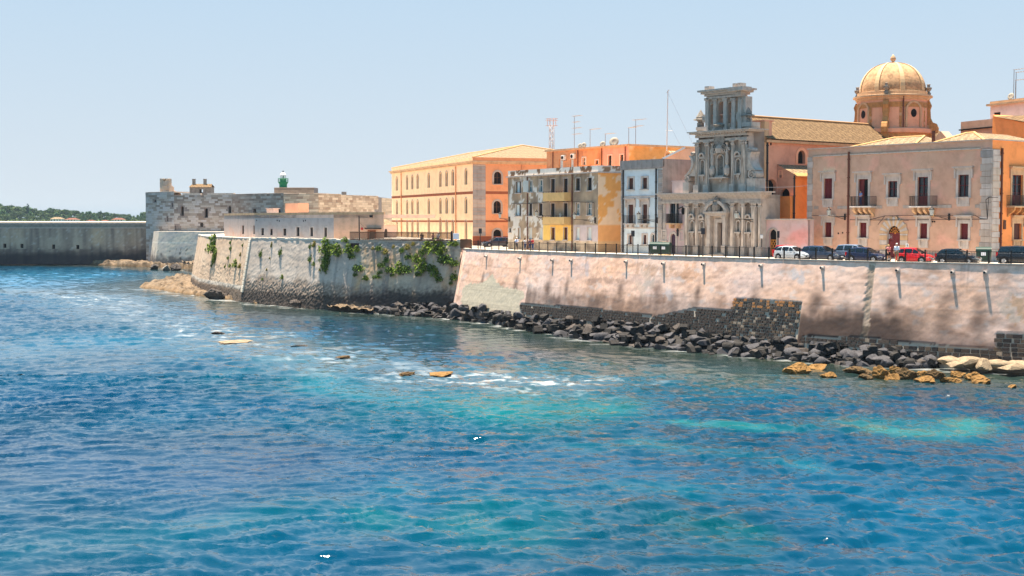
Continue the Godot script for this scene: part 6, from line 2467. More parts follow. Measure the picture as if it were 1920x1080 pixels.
func palace() -> void:
	var A := ground_at(1513.5, 150.5, ROAD)
	var B := ground_at(1857, 132.2, ROAD)
	var t := frame_from(A, B)
	var w := A.distance_to(B)
	var b := thing("palace", "long pale pink palace with stone window hoods and maroon shutters", "palace", t)
	var f := func(x: float, y: float) -> Vector2: return fuv(t, 1440 + x / 4.0, 240 + y / 4.0)
	var top := fuv(t, 1857, 262.3).y
	var par: float = f.call(1600, 152).y
	var d := 18.0
	var red := {"kind": "shutter", "leaf": "maroon", "frame": "frame_red", "pane": "dark", "surround": "stone_pale", "band": 0.26, "sill": "stone_pale", "hood": "stone_pale", "apron": "stone_pale"}
	var glass := red.duplicate(); glass.kind = "glass"; glass.pane = "glass"
	var bal := red.duplicate(); bal.kind = "door_glass"; bal.pane = "glass"; bal.erase("sill"); bal.erase("apron")
	var half := bal.duplicate(); half.kind = "half"; half.pane = "dark"
	var low := red.duplicate()
	var ops := []
	var ks := []
	for q in [[420, 483, 378, 530, red], [678, 751, 383, 586, half], [902, 971, 398, 520, glass], [1122, 1201, 367, 586, bal], [1428, 1507, 350, 517, glass],
			[427, 478, 708, 818, low], [688, 741, 710, 822, low], [1140, 1196, 715, 830, low], [1442, 1502, 716, 836, low]]:
		ops.append(op(t, 1440 + q[0] / 4.0, 240 + q[2] / 4.0, 1440 + q[1] / 4.0, 240 + q[3] / 4.0))
		ks.append(q[4])
	var dr: Array = op(t, 1440 + 893 / 4.0, 240 + 733 / 4.0, 1440 + 992 / 4.0, 490, true)
	dr[1] = 0.12
	var hole: Array = dr
	var paint := func(s: float, y: float) -> Color:
		var c := lin(204, 168, 144).lerp(lin(198, 154, 132), clampf(0.5 + 0.8 * n1.get_noise_2d(s * 0.12, y * 0.12), 0, 1))
		c = c.lerp(lin(226, 168, 148), 0.6 * sstep(0.25, 0.5, n1.get_noise_2d(s * 0.3 + 5.0, y * 0.3)))
		c = c.lerp(lin(198, 196, 170), 0.7 * sstep(1.0, 0.8, Vector2((s - w * 0.13) / 0.9, (y - par + 2.0) / 0.55).length() + 0.4 * n1.get_noise_2d(s * 2, y * 2)))
		if y < 0.9:
			c = lin(180, 170, 160)
		return c * (1.0 + 0.06 * n1.get_noise_2d(s * 1.3, y * 1.3))
	var sh := Shape.new()
	panel(sh, Transform3D(), 0, w, 0, top, ops + [hole], 0.3, 0.5, paint)
	part("front_wall", sh, M.painted, b)
	for i in ops.size():
		window(b, Transform3D(), ops[i], ks[i], "balcony_door" if i == 1 or i == 3 else "window")
	for q in [[612, 776, ops[1]], [1055, 1231, ops[3]]]:
		var a: float = fuv(t, 1440 + q[0] / 4.0, 388, 0.9).x
		var e: float = fuv(t, 1440 + q[1] / 4.0, 388, 0.9).x
		var y: float = q[2][1]
		var o := part("balcony_slab", Shape.new().block(Vector3(a, y - 0.18, 0), Vector3(e, y, 0.95), 0.05), M.stone_pale, b)
		for i in 4:
			var x := lerpf(a + 0.25, e - 0.55, i / 3.0)
			var s := Shape.new()
			s.xf = Transform3D(Basis(Vector3(0, 0, 1), UP, Vector3(-1, 0, 0)), Vector3(x + 0.3, 0, 0))
			s.prism(PackedVector2Array([Vector2(0, y - 1.15), Vector2(0.16, y - 1.1), Vector2(0.26, y - 0.82), Vector2(0.62, y - 0.62), Vector2(0.8, y - 0.4), Vector2(0.8, y - 0.185), Vector2(0, y - 0.185)]), 0.0, 0.3)
			part("corbel", s, M.stone_warm, o)
		railing(b, Transform3D(), a + 0.05, e - 0.05, y, 1.05, 0.9, 0.11)
	var wdr: float = dr[2] - dr[0]
	var a2 := wdr / 2
	var cx: float = dr[0] + a2
	var spring: float = dr[3] - a2
	var door := part("door", Shape.new().box(Vector3(-a2, 0, -0.3), Vector3(a2, spring - dr[1], -0.25)), M.maroon, b, Transform3D(Basis(), Vector3(cx, dr[1], 0)))
	var pn := Shape.new()
	for e in [-1, 1]:
		for k in 3:
			pn.block(Vector3(minf(e * 0.1, e * (a2 - 0.1)), 0.2 + k * 0.85, -0.25), Vector3(maxf(e * 0.1, e * (a2 - 0.1)), 0.95 + k * 0.85, -0.2), 0.04)
	part("door_panels", pn, M.maroon, door)
	var fan := Shape.new()
	fan.prism(circle(Vector2(0, spring - dr[1]), a2, a2, 24), -0.3, -0.27)
	part("fanlight", fan, M.dark, door)
	var spk := Shape.new()
	for k in 7:
		var x := PI * (k + 0.5) / 7
		spk.tube(Vector3(0, spring - dr[1], -0.24), Vector3(cos(x) * a2 * 0.95, spring - dr[1] + sin(x) * a2 * 0.95, -0.24), 0.025, 0.025, 4)
	for r in [0.4, 0.72]:
		for k in 12:
			var x := PI * k / 12
			var y := PI * (k + 1) / 12
			spk.tube(Vector3(cos(x) * a2 * r, spring - dr[1] + sin(x) * a2 * r, -0.24), Vector3(cos(y) * a2 * r, spring - dr[1] + sin(y) * a2 * r, -0.24), 0.025, 0.025, 4)
	part("fan_grille", spk, M.lattice, door)
	part("notice", Shape.new().box(Vector3(-0.75, 2.0, -0.245), Vector3(-0.3, 2.5, -0.2)), M.board_white, door)
	var nv := 15
	for k in nv:
		var x := PI - PI * k / nv
		var y := PI - PI * (k + 1) / nv
		var s := Shape.new()
		var r1 := a2 + 0.95 + (0.05 if k % 2 == 0 else -0.05)
		var e := 0.006
		s.prism(PackedVector2Array([Vector2(cos(y + e), sin(y + e)) * a2, Vector2(cos(y + e), sin(y + e)) * r1, Vector2(cos(x - e), sin(x - e)) * r1, Vector2(cos(x - e), sin(x - e)) * a2]), 0.002, 0.09)
		part("voussoir", s, M.stone_warm if k % 2 == 0 else M.stone_pale, b, Transform3D(Basis(), Vector3(cx, spring, 0)))
	var yy := 0.0
	var kk := 0
	while yy < spring - 0.05:
		var hh := minf(0.5, spring - yy)
		for e in [-1, 1]:
			part("jamb_stone", Shape.new().block(Vector3(minf(e * a2, e * (a2 + 0.92)), yy + 0.01, 0.002), Vector3(maxf(e * a2, e * (a2 + 0.92)), yy + hh - 0.01, 0.09), 0.02), M.stone_warm if kk % 2 == 0 else M.stone_pale, b, Transform3D(Basis(), Vector3(cx, 0, 0)))
		yy += hh
		kk += 1
	var sc := Shape.new()
	var ys: float = f.call(1600, 582).y
	var cuts := [0.9]
	for o in [ops[0], ops[1], ops[2], ops[3], ops[4]]:
		cuts.append(o[0] - 0.75)
		cuts.append(o[2] + 0.75)
	cuts.append(w - 1.3)
	for i in range(0, cuts.size(), 2):
		sc.box(Vector3(cuts[i], ys - 0.22, 0.002), Vector3(cuts[i + 1], ys + 0.1, 0.05))
	part("string_course", sc, M.stone, b)
	var pl := Shape.new()
	pl.box(Vector3(0.7, 0, 0.002), Vector3(dr[0] - 0.95, 0.75, 0.08))
	pl.box(Vector3(dr[2] + 0.95, 0, 0.002), Vector3(w - 1.3, 0.75, 0.08))
	part("plinth", pl, M.stone_grey, b)
	var pc := Shape.new()
	pc.box(Vector3(0.7, par - 0.08, 0.002), Vector3(w - 1.3, par + 0.05, 0.09))
	pc.box(Vector3(-0.1, top - 0.01, -0.4), Vector3(w + 0.12, top + 0.1, 0.12))
	pc.box(Vector3(w - 0.4, top - 0.01, -0.41), Vector3(w + 0.12, top + 0.1, -d))
	part("parapet_line", pc, M.coping, b)
	quoins(b, Transform3D(), -0.05, 0.62, 0, par - 0.1, [M.stone_pale, M.stone], 0.62, 0.1, 0.1)
	quoins(b, Transform3D(), w - 1.1, w + 0.02, 0, par - 0.1, [M.stone_pale, M.stone, M.stone_grey], 0.62, 0.1, 0.16, false)
	var rs := right_side(w)
	var tr := t * rs
	var so := []
	so.append(op(tr, 1897, 328, 1917, 386))
	so.append(op(tr, 1900, 419, 1914.5, 449))
	so.append([8.6, so[0][1], 8.6 + so[0][2] - so[0][0], so[0][3], false])
	so.append([8.6, so[1][1], 8.6 + so[1][2] - so[1][0], so[1][3], false])
	var s2 := Shape.new()
	panel(s2, rs, 0, d, 0, top, so, 0.3)
	part("side_wall", s2, M.palace_orange, b)
	var wb := bal.duplicate(); wb.surround = "stone_warm"; wb.hood = "stone_warm"
	var wl := low.duplicate(); wl.surround = "stone_warm"; wl.hood = "stone_warm"; wl.leaf = "brown_shutter"; wl.sill = "stone_warm"; wl.apron = "stone_warm"
	for i in 4:
		window(b, rs, so[i], wb if i % 2 == 0 else wl, "balcony_door" if i % 2 == 0 else "window")
	for i in [0, 2]:
		var o: Array = so[i]
		var sl := part("balcony_slab", Shape.new().block(Vector3(o[0] - 0.9, o[1] - 0.18, 0), Vector3(o[2] + 0.9, o[1], 0.95), 0.05), M.stone_warm, b, rs)
		for k in 4:
			var s := Shape.new()
			var y: float = o[1]
			s.xf = Transform3D(Basis(Vector3(0, 0, 1), UP, Vector3(-1, 0, 0)), Vector3(lerpf(o[0] - 0.5, o[2] + 0.8, k / 3.0), 0, 0))
			s.prism(PackedVector2Array([Vector2(0, y - 1.15), Vector2(0.26, y - 0.82), Vector2(0.62, y - 0.62), Vector2(0.8, y - 0.4), Vector2(0.8, y - 0.185), Vector2(0, y - 0.185)]), 0.0, 0.3)
			part("corbel", s, M.drum_stone, sl)
		railing(b, rs, o[0] - 0.85, o[2] + 0.85, o[1], 1.05, 0.9, 0.11)
	quoins(b, rs, 0.02, 1.2, 0, par - 0.1, [M.stone_pale, M.coping], 0.62, 0.1, 0.18)
	part("rear_walls", Shape.new().box(Vector3(0, 0, -d), Vector3(0.3, top - 0.1, -0.01)).box(Vector3(0.3, 0, -d), Vector3(w - 0.01, top - 0.1, -d + 0.3)), M.palace_pink, b)
	part("balcony_shutter_box", Shape.new().box(Vector3(0.5, 3.2, 0.002), Vector3(0.85, 4.1, 0.12)), M.frame_brown, b, Transform3D(rs.basis, rs * Vector3(1.6, 0, 0)))
	pipe(b, Transform3D(), f.call(608, 400).x, 0.1, par + 0.3, "pipe_brown", 0.11)
	pipe(b, rs, 1.55, 0.1, par, "pipe_brown", 0.12)
	var cb := Shape.new()
	for l in [[[335, 655], [480, 662], [600, 662]], [[620, 688], [760, 690], [1020, 690], [1240, 686], [1640, 684]], [[760, 690], [880, 660], [1020, 655], [1100, 656], [1500, 655], [1560, 655], [1600, 680], [1650, 684], [1660, 520], [1730, 520]], [[830, 725], [880, 662]], [[970, 658], [985, 690], [1060, 692]], [[1650, 684], [1640, 540], [1660, 520]]]:
		for i in l.size() - 1:
			var p: Vector2 = f.call(l[i][0], l[i][1])
			var q: Vector2 = f.call(l[i + 1][0], l[i + 1][1])
			cb.tube(Vector3(p.x, p.y, 0.13), Vector3(q.x, q.y, 0.13), 0.028, 0.028, 4)
	part("cables", cb, M.cable, b)
	part("vent_holes", Shape.new().prism(circle(f.call(528, 790), 0.1, 0.1, 8), 0.002, 0.03).prism(circle(f.call(560, 786), 0.1, 0.1, 8), 0.002, 0.03).prism(circle(f.call(1236, 702), 0.09, 0.09, 8), 0.002, 0.03).prism(circle(f.call(1250, 702), 0.09, 0.09, 8), 0.002, 0.03), M.dark, b)
	for i in 2:
		var p: Vector2 = f.call([580, 1362][i], [667, 668][i])
		wall_lamp(t * Transform3D(Basis(), Vector3(p.x, p.y, 0.05)), 1.2, ["iron lantern bracket on the palace beside its brown downpipe", "iron lantern bracket on the palace above the right ground floor windows"][i], -3.0)
	var ri := Shape.new()
	var g1 := fuv(t, 1783, 262, -9.0).x
	var y0 := top - 0.5
	slope(ri, Vector3(1.5, y0, -0.45), Vector3(g1 + 0.8, y0, -0.45), Vector3(g1 - 3.4, y0 + 1.9, -9.0), Vector3(5.0, y0 + 1.9, -9.0))
	slope(ri, Vector3(g1 + 0.8, y0, -0.45), Vector3(g1 + 0.8, y0, -d + 0.3), Vector3(g1 - 3.4, y0 + 1.9, -9.0), Vector3(g1 - 3.4, y0 + 1.9, -9.0))
	slope(ri, Vector3(g1 + 0.8, y0, -d + 0.3), Vector3(1.5, y0, -d + 0.3), Vector3(5.0, y0 + 1.9, -9.0), Vector3(g1 - 3.4, y0 + 1.9, -9.0))
	slope(ri, Vector3(1.5, y0, -d + 0.3), Vector3(1.5, y0, -0.45), Vector3(5.0, y0 + 1.9, -9.0), Vector3(5.0, y0 + 1.9, -9.0))
	var roof := part("roof", ri, M.tiles, b)
	var rd := Shape.new()
	rd.tube(Vector3(1.5, y0, -0.45), Vector3(5.0, y0 + 1.92, -9.0), 0.14, 0.14, 6)
	rd.tube(Vector3(5.0, y0 + 1.92, -9.0), Vector3(g1 - 3.4, y0 + 1.92, -9.0), 0.14, 0.14, 6)
	rd.tube(Vector3(g1 + 0.8, y0, -0.45), Vector3(g1 - 3.4, y0 + 1.92, -9.0), 0.14, 0.14, 6)
	part("ridge_tiles", rd, M.tiles_ridge, roof)
	var g2 := g1 + 1.3
	var rj := Shape.new()
	var apx := Vector3(fuv(t, 1813, 250, -6.0).x, y0 + 1.75, -6.0)
	slope(rj, Vector3(g2, y0, -0.45), Vector3(w - 0.4, y0, -0.45), Vector3(w - 6.0, y0 + 1.75, -6.0), apx)
	slope(rj, Vector3(w - 0.4, y0, -0.45), Vector3(w - 0.4, y0, -d + 0.3), Vector3(w - 6.0, y0 + 1.75, -d + 6), Vector3(w - 6.0, y0 + 1.75, -6.0))
	slope(rj, Vector3(g2, y0, -d + 0.3), Vector3(g2, y0, -0.45), apx, Vector3(apx.x, apx.y, -d + 6))
	var roof2 := part("corner_roof", rj, M.tiles, b)
	part("ridge_tiles", Shape.new().tube(Vector3(g2, y0, -0.45), apx, 0.14, 0.14, 6).tube(apx, Vector3(w - 6.0, y0 + 1.77, -6.0), 0.14, 0.14, 6).tube(Vector3(w - 0.4, y0, -0.45), Vector3(w - 6.0, y0 + 1.77, -6.0), 0.14, 0.14, 6), M.tiles_ridge, roof2)
	part("roof_deck", Shape.new().box(Vector3(0.4, y0 - 0.3, -d + 0.4), Vector3(w - 0.4, y0 - 0.05, -0.42)), M.ochre_roof, b)
	var fl := fuv(t, 1750.2, 267, -3.0)
	var fe := fuv(t, 1750.2, 245, -3.0)
	var fp := Shape.new()
	fp.tube(Vector3(fl.x, y0 + 0.2, -3.0), Vector3(fl.x, fe.y, -3.0), 0.2, 0.17, 8)
	fp.tube(Vector3(fl.x, fe.y - 0.3, -3.0), Vector3(fl.x, fe.y - 0.2, -3.0), 0.28, 0.28, 8)
	part("flue_pipe", fp, M.pipe_brown, b)
	var ga := fuv(t, 1757.5, 258, -7.0)
	part("roof_gablet", Shape.new().prism(PackedVector2Array([Vector2(ga.x - 1.5, y0 + 0.3), Vector2(ga.x + 2.3, y0 + 0.3), Vector2(ga.x + 0.4, y0 + 2.2)]), -8.5, -7.0), M.palace_pink, b)


func back_houses() -> void:
	var t := frame_from(ground_at(1800, 172.0, ROAD), ground_at(1925, 161.0, ROAD))
	var p := func(x: float, y: float) -> Vector2: return fuv(t, 1770 + x / 6.0, 110 + y / 6.0)
	var b := thing("pink_roof_house", "pale pink stepped house with a penthouse behind the palace roof", "house", t)
	var a: Vector2 = p.call(190, 712)
	part("lower_wall", Shape.new().box(Vector3(a.x, 0, -10), Vector3(p.call(852, 700).x + 6.0, a.y, 0)), M.palace_pink, b)
	part("dark_ledge", Shape.new().box(Vector3(a.x - 0.1, p.call(300, 800).y, 0.002), Vector3(p.call(560, 780).x, p.call(300, 786).y, 0.25)), M.dark, b)
	var c: Vector2 = p.call(452, 482)
	var e: Vector2 = p.call(850, 500)
	var o: Array = op(t, 1770 + 488 / 6.0, 110 + 600 / 6.0, 1770 + 562 / 6.0, 110 + 690 / 6.0)
	var sh := Shape.new()
	panel(sh, Transform3D(Basis(), Vector3(0, 0, -1.0)), c.x, e.x, a.y - 0.5, c.y, [o], 0.3)
	part("penthouse_wall", sh, M.penthouse, b)
	part("penthouse_block", Shape.new().box(Vector3(c.x, a.y - 0.5, -9), Vector3(e.x + 6, c.y - 0.02, -1.35)), M.penthouse, b)
	part("eave", Shape.new().box(Vector3(c.x - 0.35, c.y - 0.55, -9), Vector3(e.x + 0.2, c.y - 0.3, -0.6)).box(Vector3(c.x, c.y - 0.3, -9), Vector3(e.x + 6, c.y, -0.9)), M.stone_warm, b)
	window(b, Transform3D(Basis(), Vector3(0, 0, -1.0)), o, {"kind": "plain", "pane": "glass", "frame": "frame_brown", "deep": 0.15})
	var dsh: Vector2 = fuv(t, 1896, 182.5, -2.0)
	satellite_dish(t * Transform3D(Basis(UP, 0.2), Vector3(dsh.x, c.y, -2.0)), dsh.y - c.y + 0.1, 0.45, "cream satellite dish on the penthouse at the far right")
	for i in 3:
		var q: Array = [[1901.5, 130], [1905.5, 135], [1904.5, 149.5]][i]
		var v: Vector2 = fuv(t, q[0], q[1], -2.5 - i * 0.3)
		aerial(t * Transform3D(Basis(UP, 0.1), Vector3(v.x, c.y, -2.5 - i * 0.3)), v.y - c.y, 1, 2.6, ["tallest aerial beside the cream dish on the penthouse", "middle aerial beside the cream dish on the penthouse", "lowest aerial arm beside the cream dish on the penthouse"][i], "aerials on the penthouse")
	var t2 := frame_from(ground_at(1858.5, 160.0, ROAD), ground_at(1935, 154.0, ROAD))
	var g := thing("orange_gable_house", "bright orange gable wall rising behind the palace corner", "house", t2)
	var l := fuv(t2, 1859, 215.5)
	var r := fuv(t2, 1930, 230)
	part("gable_wall", Shape.new().prism(PackedVector2Array([Vector2(l.x, 0), Vector2(r.x + 1, 0), Vector2(r.x + 1, r.y - 0.3), Vector2(l.x + 1.0, l.y - 0.35), Vector2(l.x + 0.2, l.y)]), -8, 0), M.palace_orange, g)
	var rf := Shape.new()
	slope(rf, Vector3(l.x + 0.4, l.y - 0.2, 0.2), Vector3(r.x + 1, r.y - 0.15, 0.2), Vector3(r.x + 1, r.y + 1.2, -8), Vector3(l.x + 0.4, l.y + 0.25, -8))
	part("roof", rf, M.tiles_old, g)


func leaf_mesh(n: int, rx: float, ry: float, rz: float, size: float, base: Color, tip: Color, sd: int, hang := 0.0, clumps := 7) -> ArrayMesh:
	var r := RandomNumberGenerator.new()
	r.seed = sd
	var sh := Shape.new()
	var cs := []
	for i in clumps:
		cs.append([Vector3(r.randf_range(-0.62, 0.62), r.randf_range(-0.55, 0.6), r.randf_range(-0.55, 0.62)), r.randf_range(0.36, 0.58), r.randf_range(0.0, 1.0)])
	for i in n:
		var k: Array = cs[i % clumps]
		var d := Vector3(r.randfn(), r.randfn(), r.randfn()).normalized()
		var p: Vector3 = k[0] + d * k[1] * pow(r.randf(), 0.28)
		p.y -= hang * p.z
		p *= Vector3(rx, ry, rz)
		var a := Vector3(r.randfn(), r.randfn() * 0.6 + 0.4, r.randfn()).normalized()
		var b := a.cross(Vector3(r.randfn(), r.randfn(), r.randfn())).normalized()
		var s := size * r.randf_range(0.6, 1.3)
		sh.tint(base.lerp(tip, clampf(k[2] * 0.6 + r.randf() * 0.4, 0, 1)) * r.randf_range(0.75, 1.2))
		sh.tri(p - b * s * 0.5, p + b * s * 0.5, p + a * s)
		sh.tri(p - b * s * 0.5, p + a * s * 0.2 - b * s * 0.9, p + a * s * 0.7)
	return sh.mesh()


func far_shore() -> void:
	var v := Shape.new()
	v.tint(lin(96, 108, 62))
	v.smooth = true
	var xs := []
	for i in 41:
		xs.append(-820.0 + 24.0 * i)
	var prof := [[1360.0, -1.0], [1400.0, 7.0], [1450.0, 11.4], [1560.0, 12.5], [1750.0, 15.0], [2100.0, 13.0], [2600.0, 3.0]]
	for i in 40:
		for k in 6:
			var a: Array = prof[k]
			var b: Array = prof[k + 1]
			var f := func(j: int, q: Array) -> Vector3: return Vector3(xs[j] * q[0] / 1450.0, q[1] + 1.2 * n1.get_noise_2d(xs[j] * 0.01, q[0] * 0.01), -q[0])
			v.quad(f.call(i, a), f.call(i + 1, a), f.call(i + 1, b), f.call(i, b))
	struct(part("far_hills", v, M.painted_plain, self), "low green land across the bay", "land")
	var g1 := lin(56, 74, 46)
	var g2 := lin(92, 108, 62)
	var crown := [leaf_mesh(700, 5.6, 3.6, 5.0, 1.1, g1, g2, 1), leaf_mesh(700, 6.8, 3.0, 5.5, 1.1, lin(62, 82, 48), lin(104, 118, 68), 2, 0.0, 9), leaf_mesh(700, 4.4, 5.0, 4.4, 1.1, lin(48, 78, 56), lin(82, 110, 66), 3), leaf_mesh(400, 1.5, 6.5, 1.5, 0.9, lin(38, 62, 46), lin(60, 88, 58), 4)]
	var trunk := Shape.new().tube(Vector3(0, -2, 0), Vector3(0.2, 6.5, 0), 0.45, 0.25, 6).tube(Vector3(0.15, 5.0, 0), Vector3(2.0, 8.0, 0.4), 0.2, 0.1, 5).tube(Vector3(0.1, 4.6, 0), Vector3(-1.8, 7.6, -0.4), 0.2, 0.1, 5).mesh()
	var kinds := ["bushy pine tree in the green wood across the bay", "broad umbrella pine in the green wood across the bay", "dark rounded tree in the green wood across the bay", "slim dark cypress in the green wood across the bay"]
	var protos := []
	var sky := [[-140, 388], [-70, 386], [0, 384.6], [18, 387], [35, 388], [45, 387.5], [63, 392], [73, 396], [87, 392.6], [108, 392], [124, 396], [137, 393], [146, 397], [165, 397.7], [187, 397.7], [210, 401], [236, 400.6], [251, 405], [271, 398], [300, 396]]
	var spots := []
	var x := -130.0
	var r := RandomNumberGenerator.new()
	r.seed = 8
	while x < 290.0:
		var i := 0
		while i < sky.size() - 2 and sky[i + 1][0] < x:
			i += 1
		var top: float = lerpf(sky[i][1], sky[i + 1][1], clampf((x - sky[i][0]) / (sky[i + 1][0] - sky[i][0]), 0, 1))
		spots.append([x, top + r.randf_range(-0.6, 1.6), 1640.0 + r.randf_range(-30, 30)])
		if r.randf() < 0.85:
			spots.append([x + r.randf_range(-3, 3), lerpf(top, 412.0, r.randf_range(0.3, 0.42)), 1560.0 + r.randf_range(-20, 20)])
		if r.randf() < 0.8:
			spots.append([x + r.randf_range(-3, 3), lerpf(top, 414.0, r.randf_range(0.5, 0.72)), 1480.0 + r.randf_range(-20, 20)])
		x += r.randf_range(6.0, 9.5)
	for q in [[52, 384], [187, 396], [191, 396.6]]:
		spots.append([q[0], q[1], 1600.0, 3])
	for q in spots:
		var k: int = q[3] if q.size() > 3 else ([0, 1, 0, 2, 1][r.randi() % 5] if q[0] < 150 else [0, 2, 2, 1][r.randi() % 4])
		var lv: float = 12.2 if q[2] < 1600 else 13.2
		var p := ground_at(q[0], q[2], lv)
		var h: float = at_depth(q[0], q[1], q[2]).y - lv
		var hh: float = [10.3, 9.6, 11.0, 13.0][k]
		var s := maxf(0.35, h / hh)
		var t := Transform3D(Basis(UP, r.randf() * TAU).scaled(Vector3(s * r.randf_range(0.95, 1.2), s, s)), p)
		var o := thing(["pine_tree", "umbrella_pine", "shade_tree", "cypress_tree"][k], kinds[k], "tree", t, "trees across the bay")
		put("trunk", trunk, M.bark, o)
		put("crown", crown[k], M.leaf, o, Transform3D(Basis(), Vector3(0, [7.2, 7.4, 6.8, 6.5][k], 0)))
	var st := Shape.new()
	for i in 2600:
		var px := r.randf_range(-140, 290)
		var d := r.randf_range(1470, 1720)
		var p := ground_at(px, d, 12.0 + (d - 1470) * 0.006)
		p.y += r.randf() * 3.2
		var a := Vector3(r.randfn(), absf(r.randfn()), r.randfn()).normalized() * 2.2
		var b := Vector3(r.randfn(), r.randfn(), r.randfn()).normalized() * 1.6
		st.tint(g1.lerp(g2, r.randf()) * r.randf_range(0.7, 1.1))
		st.tri(p - b, p + b, p + a)
		st.tri(p - b * 0.6 + a * 0.2, p + b * 1.1 - a * 0.3, p + a * 0.8 + b * 0.3)
	tag(part("undergrowth", st, M.leaf, self), "green undergrowth below the trees across the bay", "undergrowth", "", "stuff")
	var hl := ["long low house with a pale tiled roof, leftmost before the wood across the bay", "white house with a salmon tiled roof and a palm across the bay", "half hidden white house low in the trees across the bay", "small house with a pink roof just above the breakwater", "wide villa with a reddish hip roof near the castle tower"]
	for i in 5:
		var q: Array = [[94, 117, 407, 415.5], [121, 146, 408.7, 415.5], [162, 175, 412.3, 415.5], [189, 201, 412.6, 416], [209, 232, 408.5, 416]][i]
		var d := 1440.0
		var a := at_depth(q[0], q[2], d)
		var b := at_depth(q[1], q[3], d)
		var o := thing("far_house", hl[i], "house", Transform3D(Basis(), Vector3(a.x, b.y - 1.0, -d)), "houses across the bay")
		var w := b.x - a.x
		var h := a.y - b.y + 1.0
		var wl := Shape.new()
		var ops := []
		for k in int(w / 3.0):
			ops.append([k * 3.0 + 1.0, 1.6, k * 3.0 + 2.0, maxf(2.2, h * 0.62), false])
		panel(wl, Transform3D(), 0.4, w - 0.4, 0, h * 0.66, ops, 0.3)
		wl.box(Vector3(0.4, 0, -8), Vector3(w - 0.4, h * 0.66, -0.4))
		part("wall", wl, M.white_wall if i != 3 else M.palace_pink, o)
		for k in ops:
			window(o, Transform3D(), k, {"kind": "plain", "pane": "dark", "frame": "frame_brown"})
		var rf := Shape.new()
		slope(rf, Vector3(-0.4, h * 0.64, 0.8), Vector3(w + 0.4, h * 0.64, 0.8), Vector3(w * 0.75, h, -4), Vector3(w * 0.25, h, -4))
		slope(rf, Vector3(w + 0.4, h * 0.64, 0.8), Vector3(w + 0.4, h * 0.64, -8.8), Vector3(w * 0.75, h, -4), Vector3(w * 0.75, h, -4))
		slope(rf, Vector3(-0.4, h * 0.64, -8.8), Vector3(-0.4, h * 0.64, 0.8), Vector3(w * 0.25, h, -4), Vector3(w * 0.25, h, -4))
		part("roof", rf, M.tiles if i == 0 else M.tiles_red, o)


func masonry(sh: Shape, t: Transform3D, u0: float, u1: float, v0: float, v1: float, bw: float, bh: float, ops: Array, tone: Callable) -> void:
	var old := sh.xf
	sh.xf = old * t
	var y := v0
	var row := 0
	while y < v1 - 0.05:
		var h := minf(bh * rng.randf_range(0.85, 1.15), v1 - y)
		var u := u0 - (bw * 0.5 if row % 2 else 0.0)
		while u < u1 - 0.05:
			var l := bw * rng.randf_range(0.6, 1.5)
			var a := maxf(u, u0)
			var b := minf(u + l, u1)
			var clear := b - a > 0.1
			for o in ops:
				if b > o[0] - 0.02 and a < o[2] + 0.02 and y + h > o[1] and y < o[3]:
					clear = false
			if clear:
				sh.tint(tone.call((a + b) / 2, y + h / 2))
				sh.block(Vector3(a + 0.015, y + 0.015, -0.06), Vector3(b - 0.015, y + h - 0.015, 0.05 + rng.randf_range(-0.03, 0.03)), 0.03)
			u += l
		y += h
		row += 1
	sh.xf = old


